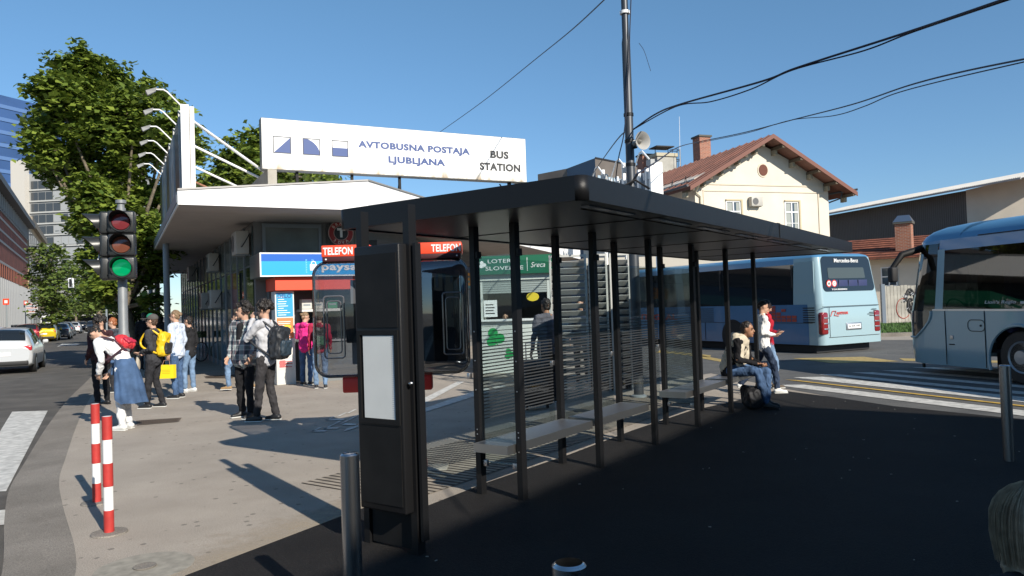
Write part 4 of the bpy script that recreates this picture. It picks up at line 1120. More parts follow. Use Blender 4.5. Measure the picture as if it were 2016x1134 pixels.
for s_ in (-1,1):      # bargeboards, purlin ends
    x0 = GW/2; x1 = GW/2+s_*(GW/2+(OV if s_>0 else OV*.8)); z1 = AZ-sl*abs(x1-x0)
    g = MB(); g.add([(x0,-FO-.05,AZ+.02),(x1,-FO-.05,z1+.02),(x1,-FO-.05,z1-.22),(x0,-FO-.05,AZ-.22),(x0,-FO-.005,AZ+.02),(x1,-FO-.005,z1+.02),(x1,-FO-.005,z1-.22),(x0,-FO-.005,AZ-.22)], [(0,1,2,3),(7,6,5,4),(0,4,5,1),(1,5,6,2),(2,6,7,3),(3,7,4,0)]); part('bargeboard', g, mat('bargeboard_red', (.16,.06,.04), .6), HO)
    for k in range(5):
        t = .12+k*.21; x = x0+(x1-x0)*t; z = AZ-sl*abs(x-x0)-.17
        g = MB(); g.box(x-.08,-FO,z-.16,x+.08,-.002,z); part('purlin_end', g, mwd, HO)
        g = MB(); g.box(x-.08,-.35,z-.42,x+.08,-.004,z-.162); part('corbel', g, mat('corbel_grey', (.30,.27,.2), .8), HO)
# gable mouldings
mml = mat('moulding', (.60,.53,.42), .8)
g = MB(); g.box(.5,-.04,7.82,GW-.35,-.002,7.90); part('moulding', g, mml, HO)
g = MB(); g.box(.5,-.04,7.46,GW-.35,-.002,7.52); part('moulding', g, mml, HO)
g = MB(); g.box(.5,-.03,0,.55,-.002,7.459); part('pilaster', g, mml, HO)
g = MB(); g.box(GW-.75,-.05,0,GW-.68,-.002,7.459); part('pilaster', g, mml, HO)
g = MB(); g.lathe([(.36,0),(.36,.03),(0,.03)],24,0,TM(GW*.5,-.004,8.7,90)@Matrix.Diagonal((1,1.1,1,1))); part('vent_rim', g, mml, HO)
g = MB(); g.lathe([(.29,0),(.29,.05),(0,.05)],24,0,TM(GW*.5,-.006,8.7,90)@Matrix.Diagonal((1,1.1,1,1))); part('round_vent', g, mat('vent_brown', (.12,.04,.025), .8), HO)
mrv = mat('reveal', (.45,.38,.25), .85)
def hwin(xc, z0, z1, w_=.95):
    g = MB(); g.box(xc-w_/2,-.006,z0,xc+w_/2,-.002,z1); w__ = part('window', g, M_wglass, HO)
    g = MB()
    f_ = .07
    for xx in (xc-w_/2,xc-f_/2,xc+w_/2-f_): g.box(xx,-.04,z0,xx+f_,-.0065,z1)
    for zz in (z0,z0+(z1-z0)*.66,z1-f_): g.box(xc-w_/2,-.045,zz,xc+w_/2,-.0415,zz+f_)
    for zz in (z0+(z1-z0)*.33,): g.box(xc-w_/2,-.035,zz,xc+w_/2,-.0068,zz+.03)
    part('window_frame', g, M_whiteP, w__)
    g = MB(); g.box(xc-w_/2+.07,-.009,z0+.1,xc-.06,-.0066,z1-.1); g.box(xc+.2,-.009,z0+.1,xc+w_/2-.08,-.0066,z1-.1); part('curtain', g, mat('curtain', (.30,.32,.30), .9), w__)
    g = MB(); g.box(xc-w_/2-.05,-.13,z0-.08,xc+w_/2+.05,-.002,z0); part('sill', g, mrv, w__)
    g = MB(); g.box(xc+w_/2,-.10,z0,xc+w_/2+.10,-.002,z1+.08); g.box(xc-w_/2,-.10,z1,xc+w_/2,-.002,z1+.08); part('surround', g, mrv, w__)
for xc in (2.38,6.25):
    hwin(xc, 5.1, 6.95); hwin(xc, .9, 2.6)
acp = frame(HO) @ Vector((3.75,-.02,6.9)); ac_unit(acp, ga, 'white air conditioner between the two upper windows of the cream house', .95)
g = MB(); g.tube([(-.1,-.85,EZ-.25),(-.1,-.5,EZ-.5),(.0,-.10,EZ-.75),(.3,-.08,EZ-1.0),(.3,-.08,0)],.05,8); part('downpipe', g, mat('pipe_cream', (.55,.50,.38), .5), HO)
g = MB(); g.tube([(GW+1.3,-.9,EZ-.55),(GW+.1,.2,EZ-.7)],.06,8); g.tube([(GW+.7,-.35,EZ-.62),(GW+.6,-.3,EZ-1.0),(GW+.1,.1,EZ-1.2)],.045,8); part('gutter', g, mat('gutter_dark', (.06,.06,.065), .5), HO)
g = MB(); g.tube([(-1.05,-FO,EZ-.56),(-1.05,DEP+FO,EZ-.56)],.07,8); part('gutter', g, MATS['gutter_dark'], HO)
g = MB()
for k in range(10): y = k*1.4; g.tube([(-.5,y,EZ-.25),(-.45,y+.1,EZ+.15),(-.5,y+.2,EZ-.25)],.02,4)
g.tube([(-.6,-.6,EZ-.02),(-.6,DEP,EZ-.02)],.018,4); part('snow_guard', g, M_dark, HO)
# chimneys
mbr = mat('chimney_brick', (.30,.10,.055), .85)
nn = mbr.node_tree.nodes; ll = mbr.node_tree.links
tc = nn.new('ShaderNodeTexCoord'); br = nn.new('ShaderNodeTexBrick'); br.inputs['Scale'].default_value = 1; br.inputs['Brick Width'].default_value = .25; br.inputs['Row Height'].default_value = .085; br.inputs['Mortar Size'].default_value = .012
br.inputs['Color1'].default_value = (.33,.11,.06,1); br.inputs['Color2'].default_value = (.23,.07,.04,1); br.inputs['Mortar'].default_value = (.30,.24,.19,1)
mpn = nn.new('ShaderNodeMapping'); mpn.inputs['Rotation'].default_value = (R(90),0,0)
sx = nn.new('ShaderNodeSeparateXYZ'); cx = nn.new('ShaderNodeCombineXYZ'); ad = nn.new('ShaderNodeMath'); ad.operation = 'ADD'
ll.new(tc.outputs['Object'], sx.inputs[0]); ll.new(sx.outputs['X'], ad.inputs[0]); ll.new(sx.outputs['Y'], ad.inputs[1]); ll.new(ad.outputs[0], cx.inputs['X']); ll.new(sx.outputs['Z'], cx.inputs['Y'])
ll.new(cx.outputs[0], br.inputs[0]); ll.new(br.outputs[0], nn['Principled BSDF'].inputs['Base Color'])
def chimney(x, y, z0, z1, w_, cap_='slab', parent=HO, nm='chimney', mt_=None):
    g = MB(); g.box(x-w_/2,y-w_/2,z0,x+w_/2,y+w_/2,z1); c = part(nm, g, mt_ or mbr, parent)
    g = MB(); g.box(x-w_/2-.08,y-w_/2-.08,z1,x+w_/2+.08,y+w_/2+.08,z1+.12); part('chimney_cap', g, mat('cap_dark', (.08,.08,.07), .8), c)
    return c
pc = frame(HO).inverted() @ at(1382,300,50); chimney(pc.x, pc.y, EZ+.8, at(1382,272,50).z, .85)
pc = frame(HO).inverted() @ at(1270,320,57); chimney(pc.x, pc.y, 6, at(1270,308,57).z, .9)
# grey vent shaft with cage
pv = at(1305,330,56)
VS = thing('vent_shaft', 'grey concrete vent shaft with flat metal hood and ladder cage', 'shaft', (pv.x,pv.y,0), ga)
ztop = at(1305,305,56).z
g = MB(); g.box(-.85,-.7,0,.75,.7,ztop-.25); part('shaft', g, mat('shaft_concrete', (.34,.33,.29), .85, var=.12, vscale=2), VS)
g = MB(); g.box(-.95,-.8,ztop-.25,.85,.8,ztop); part('rim', g, mat('shaft_rim', (.40,.36,.26), .8), VS)
g = MB()
for sx_ in (-.6,.5): g.tube([(sx_,0,ztop),(sx_,0,ztop+.5)],.03,5)
g.box(-.8,-.6,ztop+.5,.7,.6,ztop+.58); part('hood', g, M_dark, VS)
g = MB()
for k in range(5): a = R(-90+45*k); g.tube([(1.1+.4*math.cos(a),.4*math.sin(a),ztop-1.8),(1.1+.4*math.cos(a),.4*math.sin(a),ztop+.4)],.025,4)
for z in (ztop-1.2,ztop-.4,ztop+.4): g.tube([(1.1+.4*math.cos(R(a)),.4*math.sin(R(a)),z) for a in range(0,361,30)],.025,4)
part('ladder_cage', g, M_dark, VS)
o = thing('antenna_wire', 'thin vertical white antenna rod above the vent shaft', 'antenna', (at(1337,290,55).x,55,at(1337,290,55).z))
g = MB(); g.tube([(0,0,-3.0),(.1,0,2.3)],[.025,.012],5); part('rod', g, M_white, o)

# dark block behind
pk = at(1122,500,75); pq = at(1178,500,70); pz = at(1245,500,74)
DB = thing('dark_block', 'dark tall block with brown clad top behind the shelter roof', 'building', (pq.x,pq.y,0), math.atan2(pz.y-pq.y, pz.x-pq.x))
ztop = at(1178,311,70).z; W2 = math.hypot(pz.x-pq.x,pz.y-pq.y); M_i = frame(DB).inverted(); pkl = M_i @ Vector((pk.x,pk.y,0))
g = MB(); g.prism([(0,0),(W2+9,0),(W2+9,10),(pkl.x,pkl.y+4),(pkl.x,pkl.y)], 0, ztop); part('wall', g, mat('block_brown', (.13,.11,.095), .7, var=.15, vscale=.5), DB)
g = MB(); g.prism([(-.05,-.05),(0,0),(pkl.x,pkl.y),(pkl.x-.05,pkl.y-.1)], 0, ztop-.05); part('painted_shade_side', g, mat('block_shade_blue', (.05,.08,.13), .5), DB)  # left face in darker blue: its shade is put into the colour
for i in range(5):
    g = MB(); g.box(.3+i*.85,-.05,ztop-2.3,.95+i*.85,-.002,ztop-1.6); part('window', g, mat('sky_window', (.35,.45,.52), .15), DB)
g = MB(); g.box(0,-.06,ztop-.05,W2+9,-.0,ztop+.1); part('roof_edge', g, M_dark, DB)

# platform canopy with billboard seen over the shelter
PCN = thing('platform_canopy', 'pale platform canopy slab on columns behind the coach', 'canopy', (at(1150,500,36).x, 36, 0), R(8))
zc0 = at(1250,527,36).z; zc1 = at(1250,505,36).z
g = MB(); g.box(0,0,zc0,9.5,5,zc1); part('slab', g, mat('canopy_beige', (.40,.37,.32), .8), PCN)
for x in (.6,4.5,8.8):
    g = MB(); g.tube([(x,1,0),(x,1,zc0)],.12,10); part('column', g, M_grey, PCN)
pb = at(1290,350,30); pb2 = at(1175,350,34)
B2 = thing('platform_billboard', 'white framed billboard seen from behind over the shelter roof', 'billboard', (pb2.x,pb2.y,0), math.atan2(pb.y-pb2.y,pb.x-pb2.x))
Lb = math.hypot(pb.y-pb2.y,pb.x-pb2.x); z0 = 4.9; z1 = at(1290,325,30).z
mbb = mat('billboard_grey_blue', (.12,.15,.19), .5, var=.2)
g = MB(); g.box(0,.05,z0,Lb,.15,z1-.15); part('back_panel', g, mbb, B2)
for i in range(9):
    x = Lb*i/8; g = MB(); g.box(x-.05,-.08,z0-(.0 if i not in (1,4,8) else z0),x+.06,.048,z1+(.5 if i in (1,4) else 0)); part('post', g, M_white, B2)
for i in range(14):
    x = .15+Lb*i/14; g = MB(); g.box(x,-.03,z1-.5,x+.10,.045,z1-.2); part('slat', g, mat('slat_pale', (.55,.58,.60), .5), B2)
g = MB(); g.box(Lb-.02,-.3,z0-.3,Lb+.10,.3,z1+.12); part('end_post', g, M_white, B2)
for i in range(3):
    x = .2+i*1.7; zz = z1
    g = MB(); g.tube([(x-.5,-.3,z1-.4),(x+.35,-.4,z1+.55),(x+.55,-.4,z1+.6),(x+1.15,-.5,z1+.15)],.035,6); a_ = part('lamp_arm', g, M_white, B2)
    g = MB(); g.cbox((x+1.25,-.52,z1+.0),(.3,.2,.22)); part('floodlight', g, mat('lamp_grey', (.35,.35,.34), .4), a_)

# ------------------------------------------------------------------ barn and yard at the right
bR = at(1910,560,46); bL = at(1600,560,60); bF = at(2120,560,43)
BA = thing('timber_barn', 'long dark boarded barn with corrugated grey roof', 'barn', (bL.x,bL.y,0), math.atan2(bR.y-bL.y,bR.x-bL.x))
Lb = math.hypot(bR.x-bL.x,bR.y-bL.y); MI = frame(BA).inverted()
zl = at(1640,414,58).z; zr_ = at(1910,388,46).z; ze = min(zl,zr_)
ze = (zl+zr_)/2
g = MB(); g.box(0,0,0,Lb,9,ze); part('wall', g, mat('dark_boards', (.10,.092,.085), .85, var=.2, vscale=1.5), BA)
for i in range(90):
    x = Lb*i/90; g = MB(); g.box(x,-.03,5.2,x+Lb/90*.62,-.002,ze-.02); part('board', g, mat('board_grey_dark', (.15,.14,.13), .8), BA)
g = MB(); seg = 150
for i in range(seg):
    x0 = -1+(Lb+5.5)*i/seg; x1 = -1+(Lb+5.5)*(i+.55)/seg; x2 = -1+(Lb+5.5)*(i+1)/seg
    g.add([(x0,-1.0,ze),(x1,-1.0,ze+.09),(x2,-1.0,ze),(x0,4.5,ze+1.1),(x1,4.5,ze+1.19),(x2,4.5,ze+1.1)], [(0,1,4,3),(1,2,5,4)])
g.box(-1,-1.06,ze-.07,Lb+4.5,-1.002,ze+.03)
g.add([(-1,-1.0,ze-.06),(Lb+4.5,-1.0,ze-.06),(Lb+4.5,4.5,ze+1.02),(-1,4.5,ze+1.02)],[(0,1,2,3)])
part('roof', g, mat('fibre_cement', (.40,.39,.37), .85, var=.12, vscale=1), BA)
CW = thing('cream_wing', 'cream rendered gable wing to the right of the dark barn', 'building', (bR.x,bR.y,0), math.atan2(bF.y-bR.y,bF.x-bR.x))
g = MB(); g.add([(0,0,0),(9,0,0),(9,0,ze+1.5),(0,0,ze+.02),(0,8,0),(9,8,0),(9,8,ze+1.5),(0,8,ze+.02)],[(0,1,2,3),(7,6,5,4),(0,4,5,1),(1,5,6,2),(2,6,7,3),(3,7,4,0)]); part('wall', g, M_cream, CW)
# low shed with rust roof, cream wall
s0 = at(1640,560,44); s1 = at(1830,560,41)
LS = thing('low_shed', 'low cream shed with rusty corrugated roof behind the coach', 'shed', (s0.x,s0.y,0), math.atan2(s1.y-s0.y,s1.x-s0.x))
zt1 = at(1740,510,42).z; Ls = 17
g = MB(); g.box(0,0,0,Ls,5,zt1); part('wall', g, M_cream, LS)
g = MB(); g.box(0,-.02,zt1-.30,Ls,-.002,zt1); part('frieze', g, mml, LS)
mrs = mat('rusty_sheet', (.20,.065,.035), .8, var=.45, vscale=3)
zt2 = at(1740,468,45).z
g = MB(); g.add([(-.3,-.9,zt1-.02),(Ls,-.9,zt1-.02),(Ls,5,zt2),(-.3,5,zt2),(-.3,-.9,zt1+.06),(Ls,-.9,zt1+.06),(Ls,5,zt2+.1),(-.3,5,zt2+.1)],[(3,2,1,0),(4,5,6,7),(0,1,5,4),(1,2,6,5),(2,3,7,6),(3,0,4,7)]); rfs = part('roof', g, mrs, LS)
for k in range(9):
    t = k/9; y = -.9+5.9*t; z = zt1+.06+(zt2-zt1+.04)*t
    g = MB(); g.box(-.3,y,z,Ls,y+.06,z+.06); part('roof_rib', g, mat('rust_dark', (.09,.03,.02), .85), rfs)
cpx = at(1776,450,42); q = frame(LS).inverted() @ cpx
ch = chimney(q.x, q.y+.6, zt1, at(1776,440,42).z, .82, parent=LS)
g = MB(); zc = at(1776,436,42).z
g.add([(q.x-.5,q.y+.1,zc),(q.x+.5,q.y+.1,zc),(q.x+.5,q.y+1.1,zc),(q.x-.5,q.y+1.1,zc),(q.x-.3,q.y+.6,zc+.4),(q.x+.3,q.y+.6,zc+.4)],[(0,1,5,4),(2,3,4,5),(1,2,5),(3,0,4)]); part('chimney_hood', g, M_steel2, ch)
q = frame(LS).inverted() @ at(1757,545,43)
for dx in (0,3.4):
    xc = q.x+dx; g = MB(); g.box(xc-.42,-.03,q.z-.55,xc+.42,-.003,q.z+.55); w__ = part('window', g, M_wglass, LS)
    g = MB()
    for xx in (-.42,-.03,.36): g.box(xc+xx,-.06,q.z-.55,xc+xx+.06,-.031,q.z+.55)
    for zz in (-.55,-.03,.49): g.box(xc-.42,-.066,q.z+zz,xc+.42,-.061,q.z+zz+.06)
    part('window_frame', g, M_whiteP, w__)
# fence with graffiti
f0 = at(1742,632,37); f1 = at(2150,620,37)
FE = thing('board_fence', 'grey vertical board fence sprayed with black graffiti', 'fence', (f0.x,f0.y,.1), math.atan2(f1.y-f0.y,f1.x-f0.x))
Lf = math.hypot(f1.x-f0.x,f1.y-f0.y); nb = 60
zf = at(1745,563,37).z-.1
g = MB()
for i in range(nb):
    x = Lf*i/nb; h_ = zf+random.Random(i).uniform(-.03,.03); g.box(x,0,0,x+Lf/nb-.02,.03,h_)
part('boards', g, mat('weathered_board', (.33,.31,.27), .85, var=.2, vscale=2), FE)
g = MB(); g.box(0,.031,.4,Lf,.08,.5); g.box(0,.031,zf-.5,Lf,.08,zf-.4); part('rails', g, mwd, FE)
g = MB(); g.box(-.12,-.04,0,.06,.12,zf+.1); part('post', g, mat('fence_post', (.12,.15,.19), .6), FE)
gf = MB(); rg = random.Random(21)
for bx_, rr in ((1.25,.42),(4.3,.5),(6.5,.45)):
    cz = zf*.55
    for k in range(9):
        a0 = rg.uniform(0,6.28); r0 = rr*rg.uniform(.35,1); cx_ = bx_+rg.uniform(-.12,.12); c2 = cz+rg.uniform(-.3,.3)
        gf.tube([(cx_+r0*.55*math.cos(a0+t*.4), -.012, c2+r0*1.25*math.sin(a0+t*.4)) for t in range(int(rg.uniform(5,12)))], rg.uniform(.03,.06), 5)
    gf.tube([(bx_+.1,-.012,cz-.2),(bx_+.12,-.012,.15)],.05,5)
part('graffiti_black', gf, mat('spray_black', (.015,.015,.018), .6), FE)
gf = MB(); gf.tube([(.95+.35*math.cos(R(a)),-.015,zf*.38+.5*math.sin(R(a))) for a in range(60,330,20)],.018,5); part('graffiti_red', gf, mat('spray_red', (.35,.05,.03), .6), FE)
gf = MB()
for k in range(7):
    x = 1.2+rg.uniform(-.3,.3); z = zf*.55+rg.uniform(-.4,.5); gf.tube([(x,-.05,z),(x+.08,-.05,z+.08),(x+.14,-.05,z-.02)],.015,4)
part('graffiti_white', gf, M_whiteP, FE)

# building behind the camera that throws the big shadow
c0 = Vector((12.55,-1.2)); v1 = Vector((-.573,-.82)); v2 = Vector((.80,-.60))
ez1 = gz(1000,955); 
BH = thing('street_building', 'rendered building standing behind the viewer across the forecourt', 'building', (c0.x,c0.y,0), math.atan2(v2.y,v2.x))
M_i = frame(BH).inverted(); w1 = M_i @ Vector((c0.x+v1.x*28,c0.y+v1.y*28,0))
HB = 9.0
g = MB(); g.prism([(0,0),(w1.x,w1.y),(w1.x+14,w1.y),(14,0)], 0, HB); wb = part('wall', g, mat('ochre_render', (.35,.29,.20), .85, var=.06), BH)
g = MB(); g.prism([(-.0,.0),(w1.x,w1.y),(w1.x+14,w1.y),(14,0)], HB, HB+.25); part('roof', g, M_dark, BH)
wlen = Vector((w1.x,w1.y)).length; WM = Matrix.Rotation(math.atan2(w1.y,w1.x),4,'Z')
for i in range(8):
    for j in range(2):
        g = MB(); x = 1.5+i*3.3; g.box(x,.002,1.0+j*3.8,x+1.3,.06,3.0+j*3.8,0,WM @ Matrix.Rotation(0,4,'Z') @ Matrix.Scale(-1,4,(0,1,0))); part('window', g, M_wglass, BH)

# ------------------------------------------------------------------ cars
def carpaint(name, c, metal=.3): return mat(name, c, .28, metal, coat=.8)
def smooth_stations(st, n=4):
    out = []
    for i in range(len(st)-1):
        for k in range(n):
            t = k/n; p0 = st[max(i-1,0)]; p1 = st[i]; p2 = st[i+1]; p3 = st[min(i+2,len(st)-1)]
            out.append(tuple(.5*(2*b+(c-a)*t+(2*a-5*b+4*c-d)*t*t+(3*b-a-3*c+d)*t**3) for a,b,c,d in zip(p0,p1,p2,p3)))
    out.append(st[-1]); return out
# y, z_bottom, z_belt, z_roof, half width, half roof width
HATCH = [(-2.08,.42,.80,.86,.78,.60),(-2.02,.30,.86,1.02,.86,.66),(-1.90,.24,.92,1.18,.88,.66),(-1.66,.22,.94,1.40,.89,.62),(-1.30,.20,.94,1.47,.895,.62),(-.5,.20,.93,1.51,.90,.63),(.25,.20,.92,1.48,.90,.63),(.75,.20,.92,1.30,.90,.66),(1.15,.20,.90,1.02,.89,.72),(1.55,.21,.82,.90,.87,.70),(1.92,.26,.70,.77,.80,.60),(2.10,.38,.58,.62,.66,.48)]
SEDAN = [(-2.25,.42,.80,.86,.78,.60),(-2.18,.30,.88,.94,.85,.66),(-1.80,.22,.93,.98,.88,.68),(-1.45,.20,.94,1.05,.89,.66),(-.95,.20,.94,1.36,.90,.60),(-.4,.20,.93,1.43,.90,.61),(.25,.20,.92,1.42,.90,.62),(.75,.20,.92,1.24,.90,.66),(1.20,.20,.90,.98,.89,.72),(1.65,.21,.82,.88,.87,.70),(2.05,.26,.70,.75,.80,.60),(2.22,.38,.58,.62,.66,.48)]
def car_ring(s_):
    y, zb, zl, zr, wb, wr = s_
    zm = zb+(zl-zb)*.5
    half = [(0,zb),(wb*.85,zb),(wb*.97,zb+.06),(wb,zm),(wb*.985,zl-.08),(wb*.955,zl),(wb*.955+(wr-wb*.955)*.5,zl+(zr-zl)*.55),(wr,zr-(zr-zl)*.10),(wr*.75,zr-.01),(0,zr+.012)]
    return [(x,y,z) for x, z in half] + [(-x,y,z) for x, z in reversed(half[1:-1])]
def make_car(label, paint, loc, rz, prof=HATCH, detail=True, group='cars on the street', lights=(.35,.01,.01)):
    o = thing('car', label, 'car', loc, rz, group)
    st = smooth_stations(prof, 4); rings = [car_ring(s_) for s_ in st]; n = len(rings[0])
    g = MB(); vs = [p for r_ in rings for p in r_]; fs = []
    for i in range(len(rings)-1):
        for k in range(n):
            j = (k+1) % n; fs.append((i*n+k,i*n+j,(i+1)*n+j,(i+1)*n+k))
    fs.append(tuple(range(n))); fs.append(tuple(reversed([(len(rings)-1)*n+k for k in range(n)])))
    g.add(vs, fs, 0, True); g.sm[-1] = g.sm[-2] = False; part('body', g, paint, o)
    def patch(i0, i1, ks, nm, mt_, o_=.006):
        g = MB(); vs = []; idx = {}
        fs = []
        for i in range(i0, i1):
            for k in ks:
                q = [rings[i][k], rings[i+1][k], rings[i+1][(k+1)%n], rings[i][(k+1)%n]]
                nr = (Vector(q[1])-Vector(q[0])).cross(Vector(q[3])-Vector(q[0]))
                if nr.length < 1e-9: continue
                nr.normalize(); c = Vector((0,q[0][1],.9))
                if nr.dot(Vector(q[0])-c) < 0: nr = -nr
                b = len(vs); vs += [Vector(p)+nr*o_ for p in q]; fs.append((b,b+1,b+2,b+3))
        g.add(vs, fs, 0, True); return part(nm, g, mt_, o)
    # index of stations by y
    def ix(y): return min(range(len(st)), key=lambda i: abs(st[i][0]-y))
    hat = prof is HATCH
    patch(ix(-1.28 if hat else -.93), ix(-.12), [5,6], 'side_window', M_dglass); patch(ix(-1.28 if hat else -.93), ix(-.12), [n-7,n-6], 'side_window', M_dglass)
    patch(ix(-.0), ix(.78), [5,6], 'side_window', M_dglass); patch(ix(-.0), ix(.78), [n-7,n-6], 'side_window', M_dglass)
    if hat: patch(ix(-1.96), ix(-1.55), [7,8,9,10], 'rear_window', M_dglass)
    else: patch(ix(-1.42), ix(-1.0), [7,8,9,10], 'rear_window', M_dglass)
    patch(ix(.62), ix(1.2), [7,8,9,10], 'windscreen', M_dglass)
    yr = prof[0][0]
    for s_ in (-1,1):
        g = MB(); g.rbox((s_*.70,yr+.075,.83),(.30,.14,.17),.04); part('tail_light', g, mat('tail_light_%.2f' % lights[0], lights, .2, coat=.5), o)
        g = MB(); g.rbox((s_*.62,-yr-.13,.64),(.28,.16,.12),.04); part('headlight', g, mat('headlight', (.6,.62,.64), .1, .3), o)
        g = MB(); g.rbox((s_*.99,.62,.98),(.18,.10,.13),.04); part('mirror', g, paint, o)
        for yw in (-1.32,1.30):
            g = MB(); g.lathe([(.20,-.10),(.30,-.10),(.325,-.07),(.325,.07),(.30,.10),(.20,.10)],22,0,Matrix.Translation((s_*.80,yw,.325))@Matrix.Rotation(R(90),4,'Y')); wh = part('wheel', g, M_black, o)
            g = MB(); g.lathe([(.20,0),(.20,.012),(.05,.03),(0,.03)],18,0,Matrix.Translation((s_*.885,yw,.325))@Matrix.Rotation(R(90*s_),4,'Y')); part('rim', g, M_steel2, wh)
    g = MB(); g.box(-.26,yr-.012,.60,.26,yr+.05,.71); pl_ = part('number_plate', g, M_whiteP, o)
    g = MB(); g.rbox((0,yr+.06,.36),(1.5,.14,.16),.04); part('bumper_insert', g, M_black, o)
    return o
STREET = math.atan2(.53, 1)   # heading of the street, left of forward
sz = -.10
def cpos(u, v): p = gz(u, v, sz); return (p.x, p.y, sz)
silver = carpaint('silver_paint', (.52,.54,.56), .15); yellow = carpaint('yellow_paint', (.62,.46,.01)); redp = carpaint('red_car_paint', (.28,.02,.03)); bluep = carpaint('dark_blue_paint', (.03,.05,.09), .4); greyp = carpaint('grey_paint_car', (.10,.11,.12), .5); whitep = carpaint('white_car_paint', (.62,.62,.62), .0); blackp = carpaint('black_car_paint', (.015,.016,.018))
sp = gz(8,738,sz); make_car('silver hatchback nearest the camera at the left edge', silver, (sp.x-1.0,sp.y+1.8,sz), R(27), HATCH, lights=(.45,.02,.03))
make_car('silver car queuing just beyond the nearest silver hatchback', silver, cpos(-12,690), R(27), SEDAN)
make_car('dark red car beside the yellow hatchback', redp, cpos(58,675), R(27), HATCH)
make_car('bright yellow hatchback in the traffic queue', yellow, cpos(91,672), R(27), HATCH, lights=(.5,.08,.02))
make_car('dark blue car just right of the yellow hatchback', bluep, cpos(118,668), R(27), SEDAN)
make_car('grey car half hidden behind the dark blue one', greyp, cpos(128,662), R(27), HATCH)
make_car('white car with red rear lamps farther along the queue', whitep, cpos(144,657), R(27), SEDAN)
make_car('small white car at the far front of the queue', whitep, cpos(150,650), R(27), HATCH)
make_car('dark oncoming car in the opposite lane', bluep, cpos(162,650), R(27+180), SEDAN)
make_car('black oncoming car nearest behind the bent woman', blackp, cpos(184,653), R(27+180), HATCH)
make_car('black oncoming estate farthest along the opposite lane', blackp, cpos(176,645), R(27+180), HATCH)
make_car('grey car on the far kerb left of the red car', greyp, cpos(30,668), R(27), SEDAN)
VN = thing('white_van', 'white van roof rising above the far traffic', 'van', gz(100,655,sz), R(27))
g = MB(); g.rbox((0,0,1.35),(2.0,5.0,2.1),.2); part('body', g, whitep, VN)
g = MB(); g.box(-.8,-2.51,1.5,.8,-2.503,2.1); part('rear_window', g, M_dglass, VN)
for sx_ in (-.85,.85):
    for y in (-1.6,1.6):
        g = MB(); g.lathe([(.34,-.1),(.34,.1)],18,0,Matrix.Translation((sx_,y,.34))@Matrix.Rotation(R(90),4,'Y')); part('wheel', g, M_black, VN)

